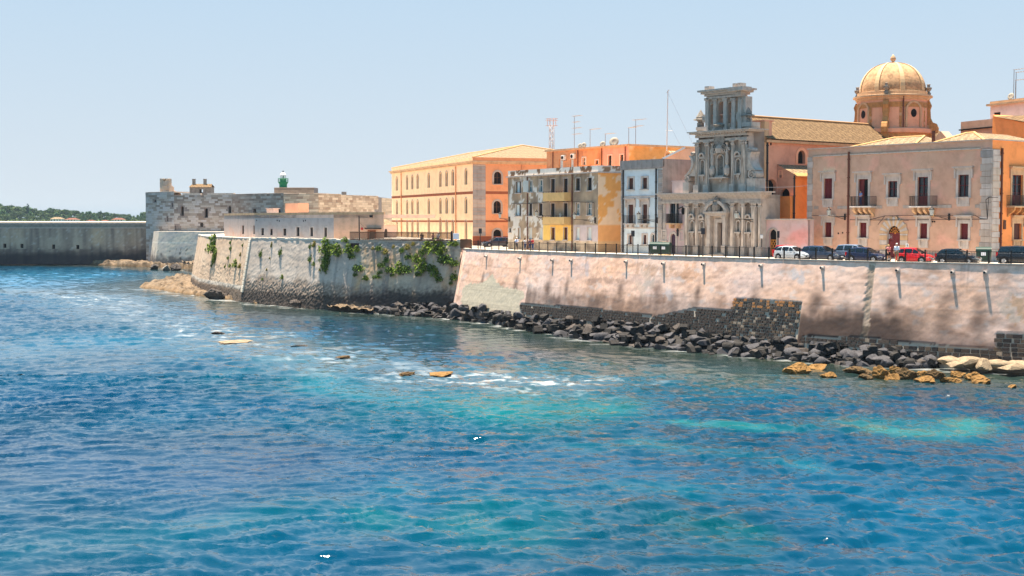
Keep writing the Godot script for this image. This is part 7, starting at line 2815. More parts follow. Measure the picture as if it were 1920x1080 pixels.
func castle() -> void:
	var pts := [[275, 394], [328, 387], [436, 383], [533, 366], [598, 362], [640, 368], [710, 386]]
	var g := func(i: int) -> Vector3: return ground_at(pts[i][0], pts[i][1], 0.0)
	var b := thing("castle", "old square stone castle of mottled ashlar walls on the point", "castle", Transform3D(Basis(), Vector3.ZERO))
	var warm := lin(220, 194, 166)
	var grey := lin(178, 166, 154)
	for i in 6:
		var a: Vector3 = g.call(i)
		var e: Vector3 = g.call(i + 1)
		var t := frame_from(a, e)
		var w := a.distance_to(e)
		var top: float = at_depth(pts[i][0], [360, 366, 363.8, 362.6, 362.8, 365.2][i], pts[i][1]).y
		var base: float = 1.0 if i == 0 else 6.5
		var ops := []
		if i == 1:
			for q in [[339, 344.5, 386.5, 404.5], [383.5, 389.5, 390, 408], [428.5, 433, 386, 400]]:
				ops.append(op(t, q[0], q[2], q[1], q[3], true))
			ops.append(op(t, 375.5, 417, 380.5, 425.5, true))
			ops.append(op(t, 328.5, 423, 330.5, 431))
		elif i == 0:
			ops.append(op(t, 313, 406, 315.5, 414.5))
			ops.append(op(t, 322, 380, 324.3, 388))
			ops.append(op(t, 289, 374.5, 292.5, 379))
		elif i == 2:
			ops.append(op(t, 474, 390.5, 480.5, 401, true))
			ops.append(op(t, 518, 391, 526, 401, true))
		elif i == 5:
			ops.append(op(t, 711 - 6, 396, 709, 403, true))
		var sh := Shape.new()
		panel(sh, t, 0, w, base, top, ops, 1.0)
		part("wall_core", sh, M.castle_plain, b)
		var bl := Shape.new()
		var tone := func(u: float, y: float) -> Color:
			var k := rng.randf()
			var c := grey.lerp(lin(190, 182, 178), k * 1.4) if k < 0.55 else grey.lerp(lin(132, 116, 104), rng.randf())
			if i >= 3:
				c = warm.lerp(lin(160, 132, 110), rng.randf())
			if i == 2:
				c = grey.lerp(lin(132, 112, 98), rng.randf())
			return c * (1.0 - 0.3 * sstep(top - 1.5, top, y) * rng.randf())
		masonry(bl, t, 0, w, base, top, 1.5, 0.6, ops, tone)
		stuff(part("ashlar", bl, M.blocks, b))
		for o in ops:
			var hole := Shape.new().box(Vector3(o[0], o[1], -1.2), Vector3(o[2], o[3], -1.0))
			part("window_opening", hole, M.dark, b, t)
		var cp := Shape.new()
		cp.xf = t
		cp.box(Vector3(0.05, top - 0.3, -6.0), Vector3(w - 0.05, top + 0.0, -0.03))
		if i == 1:
			for q in [[342, 376], [388, 438]]:
				var u0 := fuv(t, q[0], 366).x
				var u1 := fuv(t, q[1], 366).x
				cp.box(Vector3(u0, top + 0.001, -1.2), Vector3(u1, top + 0.55, 0.02))
		part("wall_walk", cp, M.coping, b)
	var pl := PackedVector2Array()
	for i in 7:
		var p: Vector3 = g.call(i)
		pl.append(Vector2(p.x, p.z - 1.5))
	pl.append_array(PackedVector2Array([Vector2(-36, -440), Vector2(-108, -440)]))
	part("keep", sheet(pl, 20.2, 18.0), M.castle_plain, b)
	var a0: Vector3 = g.call(0)
	var lt := Transform3D(Basis(Vector3(0.25, 0, 0.97).normalized(), UP, Vector3(-0.97, 0, 0.25).normalized()), a0 + Vector3(-0.25, 0, -0.97).normalized() * 18.0)
	var lw := Shape.new()
	masonry(lw, lt, 0, 18.0, 1.0, 21.7, 1.6, 0.62, [], func(_u: float, _y: float) -> Color: return grey * rng.randf_range(0.8, 1.05))
	stuff(part("ashlar", lw, M.blocks, b))
	part("tower_block", Shape.new().box(Vector3(0, 1, -10), Vector3(18.0, 21.69, -0.05)), M.castle_plain, b, lt)
	var tc := at_depth(308.5, 361, 392.0)
	var tur := Shape.new()
	var th := at_depth(308.5, 334.5, 392.0).y - tc.y
	for k in 12:
		var y := tc.y - 0.3 + k * (th + 0.3) / 12.0
		for i in 12:
			var x := TAU * (i + 0.5 * (k % 2)) / 12.0
			if k > 9 and i % 5 == 0:
				continue
			tur.tint(grey.lerp(lin(200, 176, 150), rng.randf()) * rng.randf_range(0.85, 1.05))
			tur.xf = Transform3D(Basis(UP, x), Vector3(tc.x + sin(x) * 1.35, y, tc.z - 1.5 + cos(x) * 1.35))
			tur.block(Vector3(-0.38, 0, -0.4), Vector3(0.38, (th + 0.3) / 12.0 - 0.02, 0.32), 0.03)
	part("turret", tur, M.blocks, b)
	var rub := Shape.new()
	for i in 9:
		var x := 318.0 + i * 2.3
		var p := at_depth(x, 364.5, 390.0)
		rub.tint(lin(206, 176, 150) * rng.randf_range(0.8, 1.05))
		rub.xf = Transform3D(Basis(), Vector3(p.x, tc.y - 0.6, p.z - 0.8))
		rub.block(Vector3(-0.2, -0.4, -0.8), Vector3(0.2, (3.2 - i * 0.36) * (0.9 if i < 3 else 0.55), 0.3), 0.04)
	part("broken_wall", rub, M.blocks, b)
	var hp := at_depth(355.5, 366, 396.0)
	var he := at_depth(396, 366, 396.0)
	var hut := thing("watch_hut", "small brown stone hut with two chimneys on the castle roof", "hut", Transform3D(Basis(), Vector3(hp.x, 20.2, hp.z)))
	var hw := he.x - hp.x
	var eh := at_depth(370, 350.5, 396.0).y - 20.2
	var rh := at_depth(370, 344.5, 396.0).y - 20.2
	var hs := Shape.new()
	var ho := [hw * 0.45, 0.0, hw * 0.62, eh * 0.78, false]
	panel(hs, Transform3D(), 0, hw, 0, eh, [ho], 0.5)
	shell(hs, hw, 4.0, eh, "lr")
	hs.quad(Vector3(hw, 0, -4), Vector3(hw * 0.65, 0, -4), Vector3(hw * 0.65, eh, -4), Vector3(hw, eh, -4))
	hs.quad(Vector3(hw * 0.42, 0, -4), Vector3(0, 0, -4), Vector3(0, eh, -4), Vector3(hw * 0.42, eh, -4))
	part("wall", hs, M.stone_dark, hut)
	part("door", Shape.new().box(Vector3(ho[0], 0, -0.5), Vector3(ho[2], eh * 0.5, -0.42)), M.dark, hut)
	var hr := Shape.new()
	slope(hr, Vector3(-0.2, eh - 0.05, 0.3), Vector3(hw + 0.2, eh - 0.05, 0.3), Vector3(hw - 0.3, rh, -2.4), Vector3(0.3, rh, -2.4))
	slope(hr, Vector3(hw + 0.2, eh - 0.05, -4.3), Vector3(-0.2, eh - 0.05, -4.3), Vector3(0.3, rh, -2.4), Vector3(hw - 0.3, rh, -2.4))
	part("roof", hr, M.tiles_old, hut)
	for k in 2:
		var cx := fuv(hut.transform, [363.7, 384.5][k], 345, -2.4)
		var ct := fuv(hut.transform, 363.7, 335.5, -2.4).y
		part("chimney", Shape.new().box(Vector3(cx.x - 0.42, rh - 0.6, -2.8), Vector3(cx.x + 0.42, ct - 0.15, -2.0)).box(Vector3(cx.x - 0.5, ct - 0.15, -2.88), Vector3(cx.x + 0.5, ct, -1.92)), M.stone_dark, hut)
	var pp := at_depth(514, 362, 388.0)
	var pe := at_depth(589, 362, 388.0)
	var pt := at_depth(550, 351.5, 388.0).y
	var pf := thing("gun_platform", "low stone platform carrying the green lighthouse on the castle", "platform", Transform3D(Basis(), Vector3(pp.x, 20.0, pp.z)))
	var pm := Shape.new()
	var pw := pe.x - pp.x
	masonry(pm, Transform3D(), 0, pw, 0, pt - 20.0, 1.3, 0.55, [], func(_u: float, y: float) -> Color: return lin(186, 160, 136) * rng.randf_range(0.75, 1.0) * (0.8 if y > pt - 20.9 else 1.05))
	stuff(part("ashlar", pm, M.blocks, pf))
	part("block", Shape.new().box(Vector3(0, 0, -8), Vector3(pw, pt - 20.01, -0.05)), M.castle_plain, pf)
	var lp := at_depth(531, 351, 391.0)
	var h := at_depth(531, 320, 391.0).y - pt
	var lh := thing("lighthouse", "small green lighthouse with a white lantern on the castle", "lighthouse", Transform3D(Basis(), Vector3(lp.x, pt - 0.02, lp.z)))
	var s := h / 31.0
	part("tower", Shape.new().lathe(Vector3.ZERO, [Vector2(7.2 * s, 0), Vector2(7.0 * s, 6 * s), Vector2(9.0 * s, 9.5 * s), Vector2(9.0 * s, 10.3 * s)], 20), M.lighthouse_green, lh)
	part("gallery", Shape.new().lathe(Vector3.ZERO, [Vector2(0.0, 10.3 * s), Vector2(9.6 * s, 10.3 * s), Vector2(9.6 * s, 11 * s), Vector2(6.0 * s, 11 * s), Vector2(5.8 * s, 16.5 * s), Vector2(0, 16.6 * s)], 20), M.lighthouse_green, lh)
	var rl := Shape.new()
	for k in 16:
		var x := TAU * k / 16
		rl.tube(Vector3(sin(x) * 9.3 * s, 11 * s, cos(x) * 9.3 * s), Vector3(sin(x) * 9.3 * s, 17 * s, cos(x) * 9.3 * s), 0.05, 0.05, 4)
		var y := TAU * (k + 1) / 16
		for v in [14.0, 17.0]:
			rl.tube(Vector3(sin(x) * 9.3 * s, v * s, cos(x) * 9.3 * s), Vector3(sin(y) * 9.3 * s, v * s, cos(y) * 9.3 * s), 0.05, 0.05, 4)
	part("gallery_rail", rl, M.lighthouse_green, lh)
	part("lantern_glass", Shape.new().lathe(Vector3.ZERO, [Vector2(4.9 * s, 16.6 * s), Vector2(4.9 * s, 23 * s)], 12), M.lantern_pane, lh)
	var lb := Shape.new()
	for k in 8:
		var x := TAU * k / 8
		lb.tube(Vector3(sin(x) * 5 * s, 16.6 * s, cos(x) * 5 * s), Vector3(sin(x) * 5 * s, 23 * s, cos(x) * 5 * s), 0.05, 0.05, 4)
	part("glazing_bars", lb, M.white, lh)
	part("lens", Shape.new().lathe(Vector3.ZERO, [Vector2(0, 16.7 * s), Vector2(1.2 * s, 16.7 * s), Vector2(2.0 * s, 19 * s), Vector2(1.2 * s, 21.5 * s), Vector2(0, 22 * s)], 10), M.lighthouse_green, lh)
	var rs := Shape.new()
	rs.smooth = true
	rs.lathe(Vector3.ZERO, [Vector2(5.8 * s, 23 * s), Vector2(5.4 * s, 24.3 * s), Vector2(3.8 * s, 26.6 * s), Vector2(1.0 * s, 28.2 * s), Vector2(0, 28.4 * s)], 20)
	part("lantern_roof", rs, M.white, lh)
	part("vent_ball", Shape.new().lathe(Vector3(0, 28 * s, 0), [Vector2(0.7 * s, 0), Vector2(0.7 * s, 1 * s), Vector2(1.5 * s, 1.6 * s), Vector2(1.3 * s, 2.8 * s), Vector2(0, 3.2 * s)], 10), M.iron, lh)
	var kb := at_depth(644.5, 366, 384.0)
	part("roof_block", Shape.new().box(Vector3(kb.x - 0.65, 20.1, kb.z - 1.2), Vector3(kb.x + 0.65, at_depth(644, 359.5, 384.0).y, kb.z)), M.stone_dark, b)
	var ra := ground_at(709, 392.0, 0.0)
	var re := ground_at(760, 400.0, 0.0)
	var rt := frame_from(ra, re)
	var rw := Shape.new()
	masonry(rw, rt, 0, ra.distance_to(re), 7.0, at_depth(720, 371.5, 393.0).y, 1.5, 0.62, [], func(_u: float, _y: float) -> Color: return warm * rng.randf_range(0.72, 0.98))
	stuff(part("ashlar", rw, M.blocks, b))
	part("rear_wall", Shape.new().box(Vector3(0, 7, -3), Vector3(ra.distance_to(re), at_depth(720, 371.5, 393.0).y - 0.01, -0.04)), M.castle_plain, b, rt)
	var ow := []
	for q in [[288, 391], [298, 382], [316, 379], [420, 367]]:
		ow.append(ground_at(q[0], q[1], 10.3))
	var OW := Rampart.new().setup(ow, 10.3, 0.13)
	var paint := func(u: float, y: float) -> Color:
		var c := lin(176, 166, 158).lerp(lin(206, 190, 170), clampf(0.5 + 0.9 * n1.get_noise_2d(u * 0.15, y * 0.3), 0, 1))
		if absf(y - 7.2 - 0.15 * n1.get_noise_2d(u * 0.2, 0)) < 0.22:
			c = lin(214, 202, 186)
		c = c * (1.0 + 0.2 * n1.get_noise_2d(u * 1.1, y * 1.5))
		c = c.lerp(lin(70, 64, 64), 0.85 * sstep(4.2, 2.0, y + 1.6 * n1.get_noise_2d(u * 0.25, y * 0.3)))
		if n1.get_noise_2d(u * 0.4 + 60.0, y * 0.5) > 0.4 and y < 5.5:
			c = c * 0.4
		return c
	var ob := thing("castle_outwork", "grey plastered battered wall below the castle tower", "wall")
	put("wall_face", rampart_mesh(OW, 0.0, OW.s[-1], 0.2, 10.3, 0.35, paint, func(u: float, y: float) -> float: return 0.04 * n1.get_noise_2d(u * 0.7, y * 0.9), OW.s), M.wall_paint, ob)
	var tp := PackedVector2Array()
	for p in ow:
		tp.append(Vector2(p.x, p.z))
	tp.append_array(PackedVector2Array([Vector2(-80, -400), Vector2(-108, -400)]))
	part("top", sheet(tp, 10.31, 0.8), M.coping, ob)
	var wa := ground_at(-420, 400.0, 0.0)
	var wb := ground_at(279, 400.0, 0.0)
	var wt := frame_from(wa, wb)
	var wl := wa.distance_to(wb)
	var wtop := fuv(wt, 100, 416.6).y
	var wbk := thing("breakwater", "long dark streaked breakwater wall with a pale top left of the castle", "wall", wt)
	var ledge := fuv(wt, 100, 427.3).y
	var wops := []
	for q in [[62, 624], [282, 626], [688, 635], [1000, 640], [-260, 622]]:
		var x: float = q[0] / 6.857
		wops.append(op(wt, x - 2.8, 370 + (q[1] - 28) / 6.857, x + 2.8, 370 + (q[1] + 26) / 6.857))
	var wy: float = wops[0][1]
	var wpaint := func(u: float, y: float) -> Color:
		var v := n1.get_noise_2d(u * 0.45, y * 0.03)
		var v2 := n1.get_noise_2d(u * 0.12 + 30.0, 2.0)
		var c := lin(178, 158, 138).lerp(lin(116, 102, 94), clampf(0.5 + v, 0, 1))
		c = c.lerp(lin(196, 168, 138), clampf(1.4 * v2 + 0.3 * v, 0, 0.9) * sstep(wy, wy + 2.0, y))
		c = c.lerp(lin(190, 180, 168), 0.6 * sstep(0.3, 0.45, n1.get_noise_2d(u * 0.5, y * 0.6 + 8.0)))
		c = c * (1.0 + 0.22 * n1.get_noise_2d(u * 1.3, y * 1.3))
		if y > ledge:
			c = lin(140, 130, 118) * (1.0 + 0.45 * n1.get_noise_2d(u * 0.8, y * 1.2))
		c = c.lerp(lin(46, 44, 50), 0.92 * sstep(wy + 1.0, wy - 2.6, y + 0.9 * n1.get_noise_2d(u * 0.2, y * 0.4)))
		for o in wops:
			if absf(u - (o[0] + o[2]) / 2) < 1.5 and y > wy - 0.3 and y < wy + 3.2:
				c = c.lerp(lin(176, 158, 138), 0.6)
		return c
	var ws := Shape.new()
	panel(ws, Transform3D(), 0, wl, 0.3, wtop, wops, 0.9, 0.5, wpaint)
	part("wall_face", ws, M.painted_plain, wbk)
	var wtp := Shape.new()
	wtp.quad(Vector3(0, wtop - 0.3, 0.12), Vector3(wl, wtop - 0.3, 0.12), Vector3(wl, wtop + 0.26, -9), Vector3(0, wtop + 0.26, -9))
	wtp.box(Vector3(0, wtop - 0.55, 0.002), Vector3(wl, wtop - 0.301, 0.12))
	part("wall_top", wtp, M.coping, wbk)
	part("ledge", Shape.new().box(Vector3(0, ledge - 0.12, 0.002), Vector3(wl, ledge + 0.12, 0.25)), M.coping, wbk)
	part("wall_core", Shape.new().box(Vector3(0, 0.2, -8.9), Vector3(wl, wtop - 0.5, -1.0)), M.stone_dark, wbk)
	for o in wops:
		part("weep_hole", Shape.new().box(Vector3(o[0], o[1], -0.9), Vector3(o[2], o[3], -0.8)), M.dark, wbk)


func low_building() -> void:
	var lv := 10.48
	var P := [ground_at(420.4, 246.0, lv), ground_at(478, 223.0, lv), ground_at(625.8, 204.8, lv), ground_at(719.8, 200.5, lv)]
	var b := thing("low_building", "long flat roofed rendered building on the bastion terrace", "building", frame_from(P[1], P[2]))
	var inv := b.transform.affine_inverse()
	var t1 := inv * frame_from(P[0], P[1])
	var t2 := Transform3D()
	var t3 := inv * frame_from(P[2], P[3])
	var w1: float = P[0].distance_to(P[1])
	var w2: float = P[1].distance_to(P[2])
	var w3: float = P[2].distance_to(P[3])
	var top := fuv(b.transform, 550, 398.9).y
	var g := func(i: int, x: float, y: float) -> Array: return [400 + x / 5.647, 300 + y / 5.647]
	var tone := func(base: Color, low: Color) -> Callable:
		return func(u: float, y: float) -> Color:
			var c := base * (1.0 + 0.07 * n1.get_noise_2d(u * 0.5, y * 0.5))
			c = c.lerp(low, 0.55 * sstep(0.1, 0.5, n1.get_noise_2d(u * 0.25 + 9.0, y * 0.4)) * sstep(4.0, 0.5, y))
			return c.lerp(c * 0.8, sstep(0.2, 0.6, n1.get_noise_2d(u * 0.9, y * 0.06)))
	var m := func(t: Transform3D, q: Array) -> Array: return op(b.transform * t, 400 + q[0] / 5.647, 300 + q[2] / 5.647, 400 + q[1] / 5.647, 300 + q[3] / 5.647)
	var o1 := [m.call(t1, [302, 324, 694, 784]), m.call(t1, [421, 438, 694, 784])]
	var o2 := []
	for q in [[506, 536, 722, 796], [600, 628, 730, 796], [740, 772, 726, 800], [880, 913, 712, 806], [1026, 1056, 714, 808], [1174, 1204, 716, 812]]:
		o2.append(m.call(t2, q))
	var o3 := [m.call(t3, [1644, 1714, 752, 838])]
	o3[0][1] = 0.05
	var s := Shape.new()
	panel(s, t1, 0, w1, 0, top, o1, 0.3, 0.5, tone.call(lin(196, 176, 166), lin(206, 156, 130)))
	part("left_wall", s, M.painted, b)
	s = Shape.new()
	panel(s, t2, 0, w2, 0, top, o2, 0.3, 0.5, tone.call(lin(174, 168, 166), lin(184, 156, 144)))
	part("front_wall", s, M.painted, b)
	s = Shape.new()
	panel(s, t3, 0, w3, 0, top, o3, 0.3, 0.5, tone.call(lin(220, 178, 150), lin(206, 158, 130)))
	part("right_wall", s, M.painted, b)
	var pl := PackedVector2Array()
	var bt := b.transform
	for p in P:
		var q: Vector3 = inv * (p as Vector3)
		pl.append(Vector2(q.x, q.z))
	pl.append_array(PackedVector2Array([Vector2(pl[3].x - 3.0, pl[3].y - 12.0), Vector2(pl[0].x + 4.0, pl[0].y - 10.0)]))
	part("roof", sheet(pl, top - 0.35, 0.5), M.low_pink, b)
	var cap := Shape.new()
	for k in [[t1, w1], [t2, w2], [t3, w3]]:
		cap.xf = k[0]
		cap.box(Vector3(0, top - 0.34, -0.35), Vector3(k[1], top + 0.03, 0.03))
	part("parapet", cap, M.stone_warm, b)
	s = Shape.new()
	var rt := inv * frame_from(P[3], P[3] + Vector3(-2.5, 0, -10.0))
	panel(s, rt, 0, 10.0, 0, top, [], 0.3)
	part("end_wall", s, M.low_orange, b)
	for o in o1:
		window(b, t1, o, {"kind": "plain", "pane": "dark", "frame": "frame_brown"})
	for i in 6:
		var st := {"kind": "plain", "pane": "glass", "frame": "frame_dark"}
		if i >= 3:
			st.surround = "stone_pale"; st.band = 0.2; st.proud = 0.03
		window(b, t2, o2[i], st)
	window(b, t3, o3[0], {"kind": "grille", "pane": "glass", "frame": "iron_brown", "surround": "band_brown", "band": 0.12}, "door")
	var aw: Array = m.call(t3, [1620, 1780, 718, 728])
	part("door_canopy", Shape.new().box(Vector3(aw[0], aw[1] - 0.04, 0.002), Vector3(aw[2], aw[3], 0.5)), M.frame_dark, b, t3)
	var vt := Shape.new()
	for q in [[460, 640], [676, 640], [700, 646], [956, 645], [977, 640]]:
		vt.prism(circle(fuv(bt, 400 + q[0] / 5.647, 300 + q[1] / 5.647), 0.12, 0.14, 8), 0.002, 0.03)
	part("vents", vt, M.dark, b)
	var fl := fuv(bt * t3, 400 + 1680 / 5.647, 300 + 600 / 5.647)
	part("floodlight", Shape.new().box(Vector3(fl.x - 0.2, fl.y - 0.1, 0.1), Vector3(fl.x + 0.2, fl.y + 0.22, 0.4)).tube(Vector3(fl.x, fl.y, 0), Vector3(fl.x, fl.y, 0.1), 0.04, 0.04, 5), M.iron, b, t3)
	var al := fuv(bt * t3, 400 + 1576 / 5.647, 300 + 728 / 5.647)
	part("alarm_box", Shape.new().block(Vector3(al.x - 0.15, al.y - 0.18, 0.002), Vector3(al.x + 0.15, al.y + 0.18, 0.14), 0.02), M.sign_red, b, t3)
	var bx := fuv(bt, 400 + 762 / 5.647, 398, -5.0)
	var be := fuv(bt, 400 + 900 / 5.647, 300 + 456 / 5.647, -5.0)
	part("stair_head", Shape.new().box(Vector3(bx.x, top - 0.3, -7.0), Vector3(be.x, be.y, -5.0)), M.low_orange, b)
	var vb := fuv(bt, 400 + 600 / 5.647, 300 + 517 / 5.647, -2.0)
	part("roof_vent", Shape.new().box(Vector3(vb.x - 1.1, top - 0.3, -3.0), Vector3(vb.x + 1.1, vb.y, -2.0)).box(Vector3(vb.x - 1.25, vb.y, -3.2), Vector3(vb.x + 1.25, vb.y + 0.12, -1.8)), M.stone_pale, b)
	var lp := ground_at(673.5, 198.5, lv)
	var o := thing("lamp_post", "slim dark pole standing before the orange end of the low building", "pole", Transform3D(Basis(), lp))
	var ph := at_depth(673.5, 404.5, 198.5).y - lv
	part("pole", Shape.new().tube(Vector3.ZERO, Vector3(0, ph, 0), 0.1, 0.08, 8), M.pipe_dark, o)
	part("wire_stay", Shape.new().tube(Vector3(0.05, ph - 1.0, 0), Vector3(1.2, ph - 2.2, -1.2), 0.015, 0.015, 4), M.cable, o)
	var fa := ground_at(655.5, 198.0, lv)
	var fe := ground_at(846.0, 188.6, lv)
	var ft := frame_from(fa, fe)
	var fw := fa.distance_to(fe)
	var fn := thing("slat_fence", "brown upright slat fence along the terrace edge", "fence", ft)
	var fh := fuv(ft, 700, 434.3).y
	var slat := Shape.new().box(Vector3(-0.045, 0.05, -0.03), Vector3(0.045, fh, 0.03)).mesh()
	var n := int(fw / 0.2)
	for k in n:
		put("slat", slat, M.iron_brown, fn, Transform3D(Basis(), Vector3((k + 0.5) * fw / n, 0, 0)))
	part("rail", Shape.new().box(Vector3(0, 0.12, -0.06), Vector3(fw, 0.2, -0.031)).box(Vector3(0, fh - 0.2, -0.06), Vector3(fw, fh - 0.12, -0.031)), M.iron_brown, fn)
	part("end_post", Shape.new().box(Vector3(fw, 0, -0.1), Vector3(fw + 0.2, fh + 0.15, 0.1)), M.iron, fn)
	var ib := thing("notice_board", "pale notice board on posts at the right end of the terrace", "notice board", Transform3D(Basis(), ground_at(855.5, 187.5, lv)))
	part("panel", Shape.new().block(Vector3(-0.45, 0.35, -0.03), Vector3(0.4, 1.2, 0.03), 0.01), M.board_white, ib)
	part("post", Shape.new().box(Vector3(-0.45, 0, -0.06), Vector3(-0.39, 1.25, -0.031)).box(Vector3(0.34, 0, -0.06), Vector3(0.4, 1.25, -0.031)), M.steel, ib)
	var ga := ground_at(863.0, 188.5, ROAD + 0.1)
	var ge := ground_at(884.0, 187.0, ROAD + 0.1)
	var gr := thing("terrace_railing", "low dark railing at the right end of the terrace", "railing", frame_from(ga, ge))
	var gw := ga.distance_to(ge)
	for k in int(gw / 0.11):
		put("slat", slat, M.iron_brown, gr, Transform3D(Basis(), Vector3(k * 0.11 + 0.05, 0, 0)))
	part("rail", Shape.new().box(Vector3(0, 0.9, -0.06), Vector3(gw, 1.0, -0.031)).box(Vector3(0, 0.15, -0.06), Vector3(gw, 0.25, -0.031)), M.iron_brown, gr)
	var sa := ground_at(719.0, 232.0, ROAD)
	var sd := thing("tiled_shed", "small pale tiled house half hidden beside the yellow building", "house", frame_from(sa, ground_at(748, 236.0, ROAD)))
	var sh := fuv(sd.transform, 728, 421.5).y
	var sr := fuv(sd.transform, 728, 409).y
	part("wall", Shape.new().box(Vector3(0, 0, -5), Vector3(4, sh, 0)), M.pale_pink, sd)
	var rf := Shape.new()
	slope(rf, Vector3(-0.2, sh, 0.3), Vector3(4, sh, 0.3), Vector3(4, sr, -3), Vector3(-0.2, sr, -3))
	part("roof", rf, M.tiles, sd)
	part("doorway", Shape.new().prism(PackedVector2Array([Vector2(0.3, 0.0), Vector2(1.1, 0.0), Vector2(1.1, 2.2), Vector2(0.9, 2.6), Vector2(0.5, 2.6), Vector2(0.3, 2.2)]), 0.002, 0.05), M.frame_dark, sd)


func rock_mesh(sd: int, planes: int, rough: float) -> ArrayMesh:
	var r := RandomNumberGenerator.new()
	r.seed = sd
	var pl := []
	for i in planes:
		pl.append([Vector3(r.randfn(), r.randfn(), r.randfn()).normalized(), r.randf_range(0.5, 1.0)])
	var n := FastNoiseLite.new()
	n.seed = sd
	n.frequency = 1.3
	var f := func(d: Vector3) -> Vector3:
		var t := 1.35
		for p in pl:
			var k: float = d.dot(p[0])
			if k > 0.05:
				t = minf(t, p[1] / k)
		t *= 1.0 + rough * n.get_noise_3d(d.x * 2, d.y * 2, d.z * 2)
		return d * t * 0.5
	var sh := Shape.new()
	var m := 9
	for face in 6:
		var ax := [Vector3.RIGHT, Vector3.LEFT, Vector3.UP, Vector3.DOWN, Vector3.BACK, Vector3.FORWARD][face] as Vector3
		var u := ax.cross(Vector3(0.3, 0.7, 0.65).normalized() if absf(ax.y) < 0.5 else Vector3.RIGHT).normalized()
		u = Vector3(ax.y, ax.z, ax.x)
		var v := ax.cross(u)
		for i in m:
			for j in m:
				var q := func(a: int, b: int) -> Vector3:
					return f.call((ax + u * (2.0 * a / m - 1.0) + v * (2.0 * b / m - 1.0)).normalized())
				sh.quad(q.call(i, j), q.call(i + 1, j), q.call(i + 1, j + 1), q.call(i, j + 1))
	return sh.mesh()


